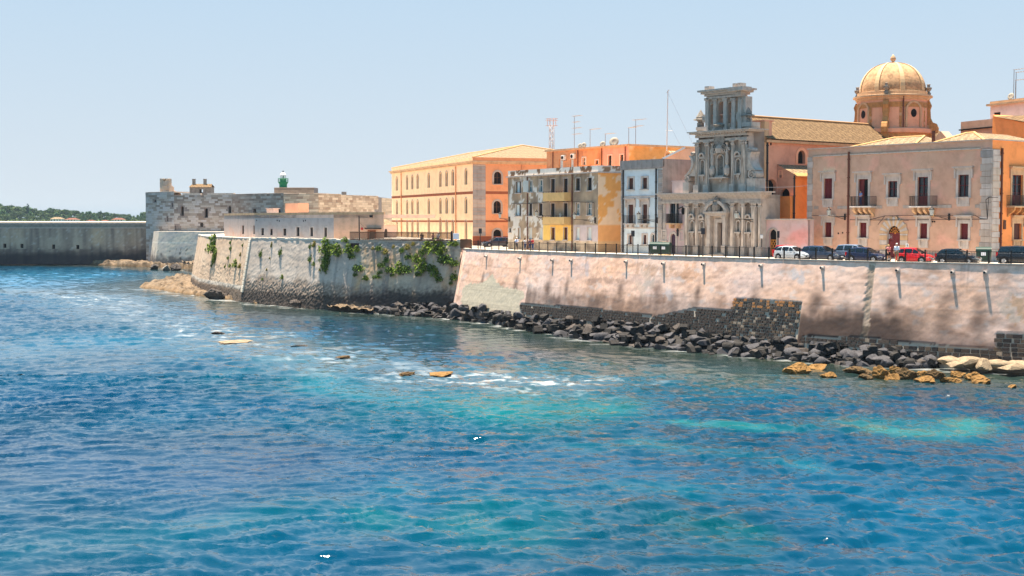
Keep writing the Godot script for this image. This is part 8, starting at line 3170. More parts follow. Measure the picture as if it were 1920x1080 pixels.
func boulders() -> void:
	var kinds := []
	for i in 9:
		kinds.append(rock_mesh(100 + i, 7 + i % 3, 0.0))
	var water := [[680, 584], [740, 590], [800, 594], [860, 599], [930, 607], [1020, 624], [1130, 642], [1280, 658], [1400, 668], [1500, 677], [1600, 686], [1700, 690], [1768, 688]]
	var upper := [[680, 575], [740, 566], [800, 564], [860, 566], [930, 574], [1020, 586], [1100, 594], [1180, 594], [1240, 598], [1300, 610], [1380, 620], [1460, 630], [1540, 639], [1600, 647], [1680, 646], [1740, 660], [1768, 676]]
	var lerp_line := func(l: Array, x: float) -> float:
		for i in l.size() - 1:
			if x <= l[i + 1][0]:
				return lerpf(l[i][1], l[i + 1][1], clampf((x - l[i][0]) / (l[i + 1][0] - l[i][0]), 0, 1))
		return l[-1][1]
	var x := 692.0
	var made := 0
	var bed := Shape.new()
	var last := []
	var all := []
	while x < 1766.0:
		var yu: float = lerp_line.call(upper, x)
		var yw: float = lerp_line.call(water, x)
		var w := PW if x > 864 else BW
		var h := rhit(w, x, yu)
		if h.x < 0:
			h = rhit(PW, 868, yu)
			w = PW
		var top: Vector3 = w.at(h.x, h.y, 0.0)
		var n := w.out(w.seg(h.x))
		var foot := at_level(x, yw, 0.0)
		var scale_ := clampf(-top.z / 150.0, 0.8, 1.25)
		var rows := 4
		var step := 0.0
		for k in rows:
			var t := (k + 0.15 + rng.randf_range(-0.22, 0.22)) / (rows - 0.7)
			var p := (top + n * 0.55).lerp(foot, t)
			var lv: float = lerpf(h.y - 0.75, -0.12, t)
			var size := (0.75 + 1.15 * pow(rng.randf(), 1.6)) * (1.0 if k > 0 else 0.9)
			p += Vector3(rng.randf_range(-0.35, 0.35), 0, rng.randf_range(-0.35, 0.35))
			p.y = lv + rng.randf_range(-0.15, 0.35)
			all.append([p, size, x])
		var cur := [top - n * 0.5 - UP * 0.7, (top + n * 0.5) - UP * 0.85, foot + UP * -0.25, foot + n * 1.0 - UP * 1.2]
		cur[0].y = h.y - 0.8
		cur[1].y = h.y - 0.95
		if last.size() > 0:
			for i in 3:
				bed.quad(last[i + 1], cur[i + 1], cur[i], last[i])
		last = cur
		x += 1.12 / (-top.z / F) * (1.0 if x > 864 else 0.85)
	for i in 520:
		var a: Array = all[rng.randi() % all.size()]
		var z := rng.randf_range(0.25, 0.55)
		bed.xf = Transform3D(Basis.from_euler(Vector3(rng.randf() * TAU, rng.randf() * TAU, 0)), a[0] + Vector3(rng.randf_range(-1, 1), rng.randf_range(-0.3, 0.2), rng.randf_range(-1, 1)))
		bed.block(Vector3(-z, -z * 0.7, -z * 0.8), Vector3(z, z * 0.7, z * 0.8), z * 0.3)
	tag(part("rubble_bed", bed, M.rubble_bed, self), "dark rubble filling the gaps under the black boulders", "rubble", "", "stuff")
	for a in all:
		var b := Basis.from_euler(Vector3(rng.randf() * TAU, rng.randf() * TAU, rng.randf() * TAU))
		b = b.scaled(Vector3(a[1] * rng.randf_range(0.85, 1.2), a[1] * rng.randf_range(0.5, 0.85), a[1] * rng.randf_range(0.85, 1.2)))
		var o := put("boulder", kinds[rng.randi() % kinds.size()], M.basalt if rng.randf() < 0.86 else M.basalt_brown, self, Transform3D(b, a[0]))
		var left: bool = (a[0] as Vector3).x < -5.0
		var spot := "dark right face of the bastion" if left else ("pale bare patch of the sea wall" if a[2] < 990 else ("long dark masonry strip of the sea wall" if a[2] < 1370 else ("square brick patch of the sea wall" if a[2] < 1506 else "black stained stretch of the sea wall")))
		tag(o, "angular black boulder piled below the " + spot, "boulder", "black boulders below the " + spot)
	var wk := []
	for i in 5:
		wk.append(rock_mesh(200 + i, 14, 0.28))
	for q in [[520, 800, 130, 74], [635, 782, 110, 46], [712, 840, 80, 40], [880, 806, 130, 48], [932, 846, 70, 34], [1040, 832, 80, 74], [1100, 846, 66, 58], [1125, 812, 60, 46], [1200, 842, 100, 70], [1308, 868, 110, 48], [1380, 842, 80, 56], [1300, 826, 80, 46], [1470, 866, 90, 44], [1500, 832, 80, 56], [1592, 852, 70, 48], [1664, 866, 110, 56], [1622, 832, 60, 42]]:
		var px: float = 1340 + q[0] / 3.31
		var py: float = 450 + (q[1] + q[3] * 0.35) / 3.31
		var p := at_level(px, py, 0.0)
		var wd: float = q[2] / 3.31 * -p.z / F * 1.25
		var hh: float = q[3] / 3.31 * -p.z / F * 1.5
		p.y = hh * 0.12
		var o := put("sea_rock", wk[rng.randi() % 5], M.weed_rock if rng.randf() < 0.65 else M.weed_rock_dark, self, Transform3D(Basis(UP, rng.randf() * TAU).scaled_local(Vector3(wd, hh, wd * 0.9)), p))
		tag(o, "rough ochre rock in the line of weedy rocks off the black boulders", "rock", "ochre rocks standing in the water")
	var lone := at_level(1340 + 1850 / 3.31, 450 + 914 / 3.31, 0)
	tag(put("sea_rock", wk[2], M.weed_rock, self, Transform3D(Basis(UP, 1.0).scaled_local(Vector3(1.15, 0.75, 1.0)), lone)), "small lone ochre rock in the water at the right edge", "rock")
	var rl := ["small dark rock breaking the foam of the reef", "flat tan rock slab awash on the reef", "small rock in the foam beyond the tan slab", "low rock near the middle of the foaming reef", "dark slab in the thickest foam of the reef", "long tan slab in the foam at the near end of the reef"]
	for i in 6:
		var q: Array = [[406.6, 626, 1.5, 0.5], [437.7, 642, 3.6, 0.42], [562, 650, 1.6, 0.4], [644, 671, 1.9, 0.45], [766, 704, 2.0, 0.5], [824, 704, 3.2, 0.42]][i]
		var p := at_level(q[0], q[1], 0)
		p.y = 0.08
		tag(put("reef_rock", wk[i % 5], [M.basalt_brown, M.ledge_stone, M.basalt_brown, M.weed_rock_dark, M.weed_rock_dark, M.weed_rock][i], self, Transform3D(Basis(UP, 0.3 * i).scaled_local(Vector3(q[2], q[3], q[2] * 0.7)), p)), rl[i], "rock")
	var sl := ["big rounded brown rock on the shelf below the bastion corner", "dark rock at the water below the castle outwork", "grey rock left of the dark one below the castle outwork", "low rock against the foot of the castle outwork", "pale block perched on the far shore rocks below the breakwater", "small dark rock at the right end of the bastion shelf"]
	for i in 6:
		var q: Array = [[400, 553, 3.4, 2.4, 0.7], [329, 502, 3.4, 3.0, 0.8], [312, 502, 2.6, 2.2, 0.8], [290, 500, 3.0, 2.2, 0.8], [18, 490, 3.4, 1.3, 1.0], [556, 568, 1.8, 1.1, 0.8]][i]
		var p := at_level(q[0], q[1], q[4])
		tag(put("shore_rock", wk[i % 5], [M.basalt_brown, M.basalt_brown, M.stone_dark, M.basalt_brown, M.ledge_stone, M.basalt_brown][i], self, Transform3D(Basis(UP, 0.7 * i).scaled_local(Vector3(q[2], q[3], q[2] * 0.8)), p)), sl[i], "rock")
	for i in 8:
		var q: Array = [[1788, 678, 2.2, 0.8], [1815, 681, 2.9, 0.9], [1842, 684, 1.9, 0.9], [1872, 682, 2.6, 0.8], [1900, 688, 2.8, 0.6], [1918, 684, 2.6, 0.7], [1950, 690, 3.0, 0.8], [1790, 684, 1.8, 0.6]][i]
		var p := at_level(q[0], q[1], 0.75)
		tag(put("ledge_slab", kinds[i], M.ledge_stone, self, Transform3D(Basis(UP, 0.9 * i).scaled_local(Vector3(q[2], q[3], q[2] * 0.8)), p)), "pale sandstone slab on the ledge right of the black boulders", "rock", "sandstone slabs on the ledge")


func bushes() -> void:
	var green := lin(66, 86, 28)
	var lime := lin(122, 138, 44)
	var dark := lin(48, 70, 30)
	var dry := lin(160, 138, 80)
	var ms := [leaf_mesh(420, 0.5, 0.5, 0.42, 0.11, green, lime, 11, 0.3), leaf_mesh(420, 0.5, 0.5, 0.42, 0.11, dark, lin(104, 126, 44), 12, 0.3), leaf_mesh(420, 0.5, 0.5, 0.42, 0.10, lin(120, 120, 52), dry, 13, 0.2), leaf_mesh(900, 0.5, 0.5, 0.3, 0.075, dark, lime, 14, 0.2, 12)]
	var stem := Shape.new().tube(Vector3(0, -0.05, -0.35), Vector3(0, 0.05, 0.1), 0.04, 0.02, 5).mesh()
	var list := [[402, 458, 27, 34, 0], [404, 480, 16, 34, 3], [404, 440, 18, 7, 0], [433, 454, 7, 10, 1], [433.6, 465, 8, 12, 1], [455.8, 459, 5, 8, 1], [428.9, 482.8, 8, 10, 1], [451.7, 477.8, 5, 9, 2], [443, 494, 16, 16, 0], [451, 500, 12, 11, 2], [423, 499, 5, 10, 1], [432, 497.8, 6, 9, 0], [397.5, 497, 5, 8, 1], [395, 445, 8, 10, 1],
		[489.7, 475, 9, 19, 1], [510, 459.7, 5, 13, 2], [526.7, 471.7, 10, 21, 1], [530, 519, 8, 10, 0], [493, 523, 5, 5, 0], [507, 484, 3, 5, 2], [501, 506, 4, 6, 2], [582, 484.7, 10, 17, 1], [590.5, 459, 11, 15, 2], [582, 461, 7, 13, 1], [589, 494.5, 8, 9, 0],
		[611, 461, 20, 26, 0], [610, 488, 17, 44, 3], [624, 462, 14, 18, 1], [633, 469, 19, 21, 0], [647.5, 449.5, 13, 9, 0], [654.4, 466.7, 17, 17, 0], [660, 477.8, 13, 17, 1], [669.7, 466.7, 12, 11, 0], [600, 506, 5, 5, 2],
		[672.5, 501, 22, 18, 1], [667, 514, 9, 9, 1], [686.4, 521, 12, 9, 0], [711, 464.4, 13, 13, 1], [724, 473, 12, 11, 2], [725, 486, 9, 17, 1], [715.5, 496, 14, 13, 1], [706, 518, 17, 9, 1], [713, 510, 10, 8, 1], [732, 504, 18, 17, 1], [749, 503, 18, 21, 0], [762.8, 503, 19, 23, 1], [736, 515, 9, 7, 1],
		[754, 468, 9, 13, 1], [765.5, 464, 13, 11, 2], [767, 480.5, 17, 11, 1], [781, 484.7, 12, 15, 0], [792, 471, 11, 15, 1], [792, 497, 18, 22, 0], [785, 513, 13, 11, 1], [801.7, 459.7, 13, 13, 0], [810, 501, 13, 19, 1], [817, 511, 12, 15, 0], [824, 521, 11, 14, 1], [821, 463, 26, 24, 0], [834, 483, 20, 22, 1], [850, 456, 18, 9, 0], [838, 487, 16, 16, 1], [853, 491.7, 13, 15, 1], [851.7, 517.5, 11, 17, 1], [846, 530, 6, 7, 1], [776, 458, 8, 8, 2], [739, 463, 6, 7, 2], [700, 466, 6, 6, 2]]
	var corner := [0, 1, 5, 6, 7, 8, 9, 10, 11, 12]
	for i in list.size():
		var q: Array = list[i]
		var h := rhit(BW, q[0], q[1])
		if h.x < 0:
			continue
		var t := BW.frame(h.x, minf(h.y, 10.7))
		var d := -t.origin.z / F
		var w: float = q[2] * d * (1.15 if q[0] < 605 else (1.45 if q[0] < 790 else 1.75))
		var hh: float = q[3] * d * (1.15 if q[0] < 605 else (1.4 if q[0] < 790 else 1.65))
		t.basis = t.basis * Basis.from_scale(Vector3(w, hh, maxf(0.5, minf(w, hh) * 1.0)))
		t.origin += BW.out(BW.seg(h.x)) * 0.1
		var where := "left face" if q[0] < 470 else ("pale middle face" if q[0] < 605 else "dark right face")
		var kind: String = ["green bush growing", "dark green bush growing", "dry yellowish bush growing", "long green creeper hanging"][q[4]]
		var o := thing("wall_bush", "%s from the %s of the bastion" % [kind, where], "bush", t, "bushes on the bastion")
		put("foliage", ms[q[4]], M.leaf, o)
		put("stem", stem, M.bark, o)
	var wl := ["yellow weeds on the left end of the church cornice", "green weeds on the church cornice above the door", "dry weeds on the left attic ledge of the church", "dry tuft on top of the bell tower", "green weed on the right end of the church cornice"]
	for i in 5:
		var p: Array = [[1296, 355, 10, 4, 2, 159.6], [1372, 353, 9, 5, 1, 155.0], [1316, 243, 9, 5, 2, 159.0], [1369, 164.5, 4, 3.5, 2, 155.5], [1395, 354, 6, 4, 1, 153.0]][i]
		var at := at_depth(p[0], p[1], p[5])
		var k := 154.0 / F
		var o := thing("ledge_weeds", wl[i], "weeds", Transform3D(Basis().scaled(Vector3(p[2] * k, p[3] * k, 0.6)), at))
		put("foliage", ms[p[4]], M.leaf, o)


func promenade() -> void:
	var o := thing("promenade_railing", "dark iron railing with upright bars along the top of the sea wall", "railing")
	var bars := Shape.new()
	var rails := Shape.new()
	var post := Shape.new().box(Vector3(-0.05, 0, -0.05), Vector3(0.05, 1.12, 0.05)).box(Vector3(-0.065, 1.12, -0.065), Vector3(0.065, 1.17, 0.065)).mesh()
	var s0 := rhit(PW, 880, 470).x
	var s1: float = PW.s[-1] - 14.0
	var pts := []
	var s := s0
	while s < s1:
		var i := PW.seg(s)
		var p := PW.at(s, TOPW)
		pts.append(p - PW.out(i) * 0.3 + UP * 0.1)
		s += 1.95
	for i in pts.size():
		var p: Vector3 = pts[i]
		var a: Vector3 = pts[mini(i + 1, pts.size() - 1)]
		if i < pts.size() - 1:
			var r := (a - p).normalized()
			var t := Transform3D(Basis(r, UP, r.cross(UP)), p)
			put("post", post, M.iron, o, t)
			var l := p.distance_to(a)
			rails.xf = t
			bars.xf = t
			for y in [0.12, 1.05]:
				rails.box(Vector3(0.05, y - 0.02, -0.02), Vector3(l - 0.05, y + 0.02, 0.02))
			var n := 13
			for k in n:
				var x := lerpf(0.1, l - 0.1, float(k) / (n - 1))
				bars.box(Vector3(x - 0.011, 0.14, -0.011), Vector3(x + 0.011, 1.03, 0.011))
	part("rails", rails, M.iron, o)
	stuff(part("bars", bars, M.iron, o))
	for q in [[900.5, 428, 190.0, 0, "small dark sign box on a pole before the yellow building corner"], [1106.6, 428, 176.0, 0, "dark street sign on a pole before the lilac ground floor of the apartment block"], [1144, 431, 174.0, 1, "pole with two round traffic signs before the orange flank of the apartment block"], [1186.5, 432, 165.0, 0, "dark traffic signal box on a pole before the white house"], [1317.8, 427, 152.0, 0, "dark sign on a tall pole before the church front"], [1427.6, 440, 149.0, 2, "white square notice on a pole at the right end of the church"], [1458.5, 433, 147.0, 3, "narrow dark sign on a pole beside the lattice door"], [1700.5, 457, 138.0, 4, "small blue and white sign right of the palace door"]]:
		var p := ground_at(q[0], q[2], ROAD)
		var h: float = at_depth(q[0], q[1], q[2]).y - ROAD
		var face := atan2(eye.x - p.x, eye.z - p.z)
		var n := thing("street_sign", q[4], "sign", Transform3D(Basis(UP, face), p))
		part("pole", Shape.new().tube(Vector3.ZERO, Vector3(0, h, 0), 0.06, 0.055, 8), M.pipe_dark, n)
		match int(q[3]):
			0:
				part("sign_box", Shape.new().block(Vector3(-0.22, h - 0.75, 0.06), Vector3(0.22, h, 0.22), 0.03), M.sign_dark, n)
			1:
				for k in 2:
					var d := part("round_sign", Shape.new().tube(Vector3(0, h - 0.35 - k * 0.85, 0.06), Vector3(0, h - 0.35 - k * 0.85, 0.09), 0.36, 0.36, 16), M.iron_brown, n)
					part("sign_rim", Shape.new().tube(Vector3(0, h - 0.35 - k * 0.85, 0.062), Vector3(0, h - 0.35 - k * 0.85, 0.08), 0.4, 0.4, 16), M.iron, d)
			2:
				part("notice", Shape.new().block(Vector3(-0.16, h - 0.42, 0.06), Vector3(0.16, h, 0.1), 0.01), M.white, n)
			3:
				part("sign_panel", Shape.new().block(Vector3(-0.12, h - 0.75, 0.06), Vector3(0.16, h, 0.1), 0.01), M.sign_dark, n)
			4:
				part("sign_panel", Shape.new().block(Vector3(-0.16, h - 0.36, 0.06), Vector3(0.16, h, 0.1), 0.01), M.white, n)
				part("sign_mark", Shape.new().box(Vector3(-0.03, h - 0.3, 0.1), Vector3(0.06, h - 0.06, 0.104)), M.glass_blue, n)
	var proto: Node3D = null
	var bl := ["green waste container with a domed lid before the pink annex", "green waste container half behind the other before the white house", "green waste container between the black car and the black off-roader"]
	for i in 3:
		var q: Array = [[1246, 156.5, 0.2], [1230.5, 158.0, 0.2], [1844, 129.0, 0.3]][i]
		var t := Transform3D(Basis(UP, atan2(-0.6, 0.8) + q[2]), ground_at(q[0], q[1], ROAD))
		if proto:
			copy_of(proto, t, bl[i])
			continue
		proto = thing("waste_container", bl[i], "waste container", t, "green waste containers")
		var b := Shape.new()
		var f := [Vector2(-0.7, -0.48), Vector2(0.7, -0.48), Vector2(0.7, 0.48), Vector2(-0.7, 0.48)]
		for k in 4:
			var a: Vector2 = f[k]
			var e: Vector2 = f[(k + 1) % 4]
			b.quad(Vector3(e.x * 0.9, 0.2, e.y * 0.85), Vector3(a.x * 0.9, 0.2, a.y * 0.85), Vector3(a.x, 1.1, a.y), Vector3(e.x, 1.1, e.y))
		b.box(Vector3(-0.74, 1.1, -0.52), Vector3(0.74, 1.18, 0.52))
		part("body", b, M.bin_green, proto)
		var l := Shape.new()
		for k in 8:
			var x := PI * k / 8
			var y := PI * (k + 1) / 8
			l.quad(Vector3(-0.72, 1.18 + sin(x) * 0.36, -cos(x) * 0.5), Vector3(-0.72, 1.18 + sin(y) * 0.36, -cos(y) * 0.5), Vector3(0.72, 1.18 + sin(y) * 0.36, -cos(y) * 0.5), Vector3(0.72, 1.18 + sin(x) * 0.36, -cos(x) * 0.5))
			for e in [-0.72, 0.72]:
				l.tri(Vector3(e, 1.18, 0), Vector3(e, 1.18 + sin(x) * 0.36, -cos(x) * 0.5), Vector3(e, 1.18 + sin(y) * 0.36, -cos(y) * 0.5))
		part("lid", l, M.bin_green, proto)
		part("label", Shape.new().box(Vector3(-0.25, 0.7, 0.47), Vector3(0.22, 1.02, 0.5)), M.board_white, proto)
		for x in [-0.55, 0.55]:
			for z in [-0.35, 0.35]:
				part("wheel", Shape.new().tube(Vector3(x, 0.1, z - 0.04), Vector3(x, 0.1, z + 0.04), 0.1, 0.1, 10), M.rubber, proto)
	var pl := thing("wooden_pallet", "pale wooden pallet lying by the waste containers", "pallet", Transform3D(Basis(UP, 0.7), ground_at(1243, 152.0, ROAD)))
	for k in 5:
		part("plank", Shape.new().box(Vector3(-0.9, 0.16, -0.5 + k * 0.22), Vector3(0.9, 0.19, -0.36 + k * 0.22)), M.wood, pl)
	for k in 3:
		part("bearer", Shape.new().box(Vector3(-0.85 + k * 0.75, 0, -0.5), Vector3(-0.7 + k * 0.75, 0.159, 0.5)), M.wood, pl)
	var t := frame_from(ground_at(952.5, 190.5, ROAD), ground_at(1121.0, 170.8, ROAD))
	for i in 3:
		var q: Array = [[955.5, 411, -1.4, 1.2], [1018, 408, -1.0, 0.8], [1117, 413, -5.0, 1.5]][i]
		var p := fuv(t, q[0], q[1])
		wall_lamp(t * Transform3D(Basis(), Vector3(p.x, p.y, 0.05)), q[3], ["iron lantern bracket on the left corner of the apartment block", "small lantern on the wall left of the lower yellow balcony", "iron lantern bracket near the right corner of the apartment block"][i], q[2])


func car(t: Transform3D, label: String, paint: Color, kind: String) -> Node3D:
	var o := thing("parked_car", label, "car", t, "cars parked along the promenade")
	var key := "car_paint_%d_%d_%d" % [int(paint.r * 999), int(paint.g * 999), int(paint.b * 999)]
	if not M.has(key):
		var m := mat(key, paint, 0.32)
		m.clearcoat_enabled = true
		m.clearcoat = 0.8
		m.clearcoat_roughness = 0.05
	var P: Material = M[key]
	var L := 3.9
	var body := []
	var roof := []
	match kind:
		"estate":
			L = 4.6
			body = [[-2.30, 0.42, 0.86, 0.72, 0.70], [-2.22, 0.26, 0.96, 0.80, 0.77], [-1.5, 0.22, 0.98, 0.86, 0.82], [0.0, 0.2, 0.96, 0.87, 0.82], [0.95, 0.21, 0.94, 0.87, 0.81], [1.55, 0.22, 0.86, 0.86, 0.76], [2.1, 0.24, 0.74, 0.80, 0.66], [2.3, 0.34, 0.6, 0.66, 0.56]]
			roof = [[-2.2, -1.98, 1.42], [-1.2, -1.2, 1.49], [0.0, 0.0, 1.48], [0.98, 0.30, 1.42]]
		"mpv":
			L = 4.2
			body = [[-2.1, 0.42, 0.92, 0.72, 0.70], [-2.02, 0.26, 1.0, 0.80, 0.77], [-1.3, 0.22, 1.02, 0.86, 0.82], [0.0, 0.2, 1.0, 0.87, 0.82], [0.95, 0.21, 0.97, 0.87, 0.81], [1.5, 0.22, 0.88, 0.86, 0.76], [1.95, 0.24, 0.76, 0.80, 0.66], [2.1, 0.34, 0.6, 0.66, 0.56]]
			roof = [[-2.0, -1.75, 1.58], [-1.0, -1.0, 1.63], [0.0, 0.0, 1.62], [1.15, 0.4, 1.54]]
		"suv":
			L = 4.5
			body = [[-2.25, 0.5, 1.0, 0.76, 0.74], [-2.15, 0.36, 1.1, 0.86, 0.82], [-1.5, 0.32, 1.12, 0.91, 0.86], [0.0, 0.32, 1.1, 0.92, 0.86], [0.85, 0.32, 1.08, 0.92, 0.85], [1.6, 0.32, 1.0, 0.90, 0.82], [2.1, 0.34, 0.9, 0.84, 0.74], [2.25, 0.46, 0.72, 0.72, 0.64]]
			roof = [[-2.1, -1.9, 1.66], [-1.0, -1.0, 1.73], [0.0, 0.0, 1.72], [0.95, 0.35, 1.65]]
		"small":
			L = 3.45
			body = [[-1.72, 0.42, 0.86, 0.68, 0.66], [-1.66, 0.26, 0.94, 0.76, 0.73], [-1.1, 0.22, 0.97, 0.81, 0.77], [0.0, 0.2, 0.96, 0.82, 0.77], [0.75, 0.21, 0.92, 0.82, 0.76], [1.25, 0.22, 0.84, 0.80, 0.70], [1.6, 0.24, 0.7, 0.74, 0.6], [1.73, 0.34, 0.56, 0.62, 0.52]]
			roof = [[-1.62, -1.38, 1.40], [-0.8, -0.8, 1.46], [0.0, 0.0, 1.45], [0.88, 0.22, 1.38]]
		_:
			body = [[-1.95, 0.42, 0.86, 0.70, 0.68], [-1.88, 0.26, 0.94, 0.78, 0.75], [-1.3, 0.22, 0.97, 0.84, 0.80], [0.0, 0.2, 0.95, 0.85, 0.80], [0.8, 0.21, 0.92, 0.85, 0.79], [1.35, 0.22, 0.84, 0.83, 0.74], [1.78, 0.24, 0.7, 0.77, 0.64], [1.95, 0.34, 0.56, 0.64, 0.54]]
			roof = [[-1.82, -1.45, 1.36], [-0.9, -0.9, 1.44], [0.0, 0.0, 1.43], [0.88, 0.2, 1.36]]
	var sh := Shape.new()
	var ring := func(q: Array) -> Array:
		var lo: float = q[1]
		var hi: float = q[2]
		var m := lerpf(lo, hi, 0.55)
		var r := [Vector3(q[0], lo, 0.0), Vector3(q[0], lo, q[3] * 0.94), Vector3(q[0], lo + 0.1, q[3]), Vector3(q[0], m, q[3] + 0.015), Vector3(q[0], hi - 0.05, q[4] + 0.01), Vector3(q[0], hi, q[4] - 0.03), Vector3(q[0], hi + 0.03, 0.0)]
		return r
	for side in [1.0, -1.0]:
		for i in body.size() - 1:
			var a: Array = ring.call(body[i])
			var b: Array = ring.call(body[i + 1])
			for k in 6:
				var f := Vector3(1, 1, side)
				if side > 0:
					sh.quad(a[k] * f, b[k] * f, b[k + 1] * f, a[k + 1] * f)
				else:
					sh.quad(b[k] * f, a[k] * f, a[k + 1] * f, b[k + 1] * f)
		for e in [0, body.size() - 1]:
			var a: Array = ring.call(body[e])
			for k in range(1, 6):
				sh.tri(a[0] * Vector3(1, 1, side), a[k] * Vector3(1, 1, side), a[k + 1] * Vector3(1, 1, side))
	var belt := func(x: float) -> Vector2:
		for i in body.size() - 1:
			if x <= body[i + 1][0]:
				var t2: float = (x - body[i][0]) / (body[i + 1][0] - body[i][0])
				return Vector2(lerpf(body[i][2], body[i + 1][2], t2), lerpf(body[i][4], body[i + 1][4], t2) - 0.04)
		return Vector2(0.9, 0.7)
	var lowp := []
	var upp := []
	for q in roof:
		var bl: Vector2 = belt.call(q[0])
		lowp.append(Vector3(q[0], bl.x, bl.y))
		upp.append(Vector3(q[1], q[2] - 0.03, bl.y - 0.2))
	var glass := []
	for side in [1.0, -1.0]:
		var f := Vector3(1, 1, side)
		for i in roof.size() - 1:
			sh.quad(lowp[i] * f, lowp[i + 1] * f, upp[i + 1] * f, upp[i] * f)
			sh.quad(upp[i] * f, upp[i + 1] * f, (upp[i + 1] + Vector3(0, 0.045, -0.12)) * f, (upp[i] + Vector3(0, 0.045, -0.12)) * f)
			sh.quad((upp[i] + Vector3(0, 0.045, -0.12)) * f, (upp[i + 1] + Vector3(0, 0.045, -0.12)) * f, (upp[i + 1] + Vector3(0, 0.07, 0)) * Vector3(1, 1, 0), (upp[i] + Vector3(0, 0.07, 0)) * Vector3(1, 1, 0))
			var g := Shape.new()
			var c: Vector3 = (lowp[i] + lowp[i + 1] + upp[i] + upp[i + 1]) / 4.0
			var out := Vector3(0, 0.01, 0.03)
			var s := 0.84
			var z: Array = [lowp[i], lowp[i + 1], upp[i + 1], upp[i]]
			for k in 4:
				z[k] = (c + (z[k] - c) * Vector3(s, 0.78, 1.0) + out) * f
			g.quad(z[0], z[1], z[2], z[3])
			glass.append(["side_window", g])
	var g0 := Shape.new()
	var n := roof.size() - 1
	var wd := Vector3(0.03, 0.03, 0)
	var nx := func(p: Vector3) -> Vector3: return p * Vector3(1, 1, -1)
	sh.quad(lowp[n], nx.call(lowp[n]), nx.call(upp[n]), upp[n])
	sh.quad(nx.call(lowp[0]), lowp[0], upp[0], nx.call(upp[0]))
	var ins := Vector3(1, 1, 0.9)
	g0.quad(lowp[n] * ins + wd, nx.call(lowp[n]) * ins + wd, nx.call(upp[n].lerp(lowp[n], 0.08)) * ins + wd, upp[n].lerp(lowp[n], 0.08) * ins + wd)
	glass.append(["windscreen", g0])
	var g2 := Shape.new()
	var wr := Vector3(-0.03, 0.02, 0)
	g2.quad(nx.call(lowp[0].lerp(upp[0], 0.1)) * ins + wr, lowp[0].lerp(upp[0], 0.1) * ins + wr, upp[0].lerp(lowp[0], 0.12) * ins + wr, nx.call(upp[0].lerp(lowp[0], 0.12)) * ins + wr)
	glass.append(["rear_window", g2])
	part("body", sh, P, o)
	for g in glass:
		part(g[0], g[1], M.car_glass, o)
	var wr2 := 0.31 if kind != "suv" else 0.36
	var hw: float = body[3][3]
	var wx := [-L * 0.5 + 0.72, L * 0.5 - 0.78]
	for x in wx:
		for s in [-1.0, 1.0]:
			var arch := Shape.new().tube(Vector3(x, wr2 + 0.02, s * (hw - 0.22)), Vector3(x, wr2 + 0.02, s * (hw + 0.012)), wr2 + 0.07, wr2 + 0.07, 18)
			part("wheel_arch", arch, M.rubber, o)
			var ty := part("wheel", Shape.new().tube(Vector3(0, 0, s * -0.2), Vector3(0, 0, s * 0.03), wr2, wr2, 18), M.rubber, o, Transform3D(Basis(), Vector3(x, wr2, s * hw)))
			var rim := Shape.new().tube(Vector3(0, 0, s * 0.0), Vector3(0, 0, s * 0.035), wr2 * 0.62, wr2 * 0.58, 14)
			for k in 5:
				var y := TAU * k / 5
				rim.tube(Vector3(0, 0, s * 0.04), Vector3(cos(y), sin(y), 0) * wr2 * 0.6 + Vector3(0, 0, s * 0.03), 0.04, 0.05, 5)
			part("rim", rim, M.rim, ty)
	var fx: float = body[-1][0]
	var rx: float = body[0][0]
	var fb_: Array = body[-2]
	var rb: Array = body[1]
	for s in [-1.0, 1.0]:
		part("headlight", Shape.new().prism(PackedVector2Array([Vector2(-0.1, 0), Vector2(0.26, -0.02), Vector2(0.2, 0.13), Vector2(-0.12, 0.17)]), -0.03, 0.03), M.lamp_clear, o, Transform3D(Basis(Vector3(0.85, 0, s * -0.53), Vector3(0, 1, 0), Vector3(s * 0.53, 0, 0.85) * 1.0), Vector3(fb_[0] + 0.0, fb_[2] - 0.2, s * (fb_[4] + 0.02))))
		part("tail_light", Shape.new().box(Vector3(-0.06, -0.2, -0.06), Vector3(0.1, 0.18, 0.06)), M.lamp_red, o, Transform3D(Basis(), Vector3(rb[0] - 0.03, rb[2] - 0.12, s * (rb[4] - 0.02))))
		part("mirror", Shape.new().block(Vector3(-0.08, -0.07, -0.1), Vector3(0.06, 0.08, 0.1), 0.02), P, o, Transform3D(Basis(), Vector3(roof[-1][0] - 0.12, belt.call(roof[-1][0] - 0.12).x + 0.08, s * (belt.call(0.7).y + 0.12))))
		var hd := Shape.new().box(Vector3(-0.1, -0.015, 0), Vector3(0.08, 0.015, 0.03))
		for x in [-0.55, 0.35]:
			part("door_handle", hd, M.frame_dark, o, Transform3D(Basis(Vector3(1, 0, 0), UP, Vector3(0, 0, 1)), Vector3(x, body[3][2] - 0.14, s * (body[3][4] + (0.0 if s > 0 else 0.03)))))
	part("bumper_grille", Shape.new().box(Vector3(fx - 0.12, 0.36, -0.42), Vector3(fx + 0.02, 0.52, 0.42)), M.rubber, o)
	part("number_plate", Shape.new().box(Vector3(fx + 0.02, 0.40, -0.25), Vector3(fx + 0.035, 0.50, 0.25)), M.board_white, o)
	part("underside", Shape.new().box(Vector3(rx + 0.2, 0.15, -hw + 0.12), Vector3(fx - 0.2, 0.26, hw - 0.12)), M.rubber, o)
	return o


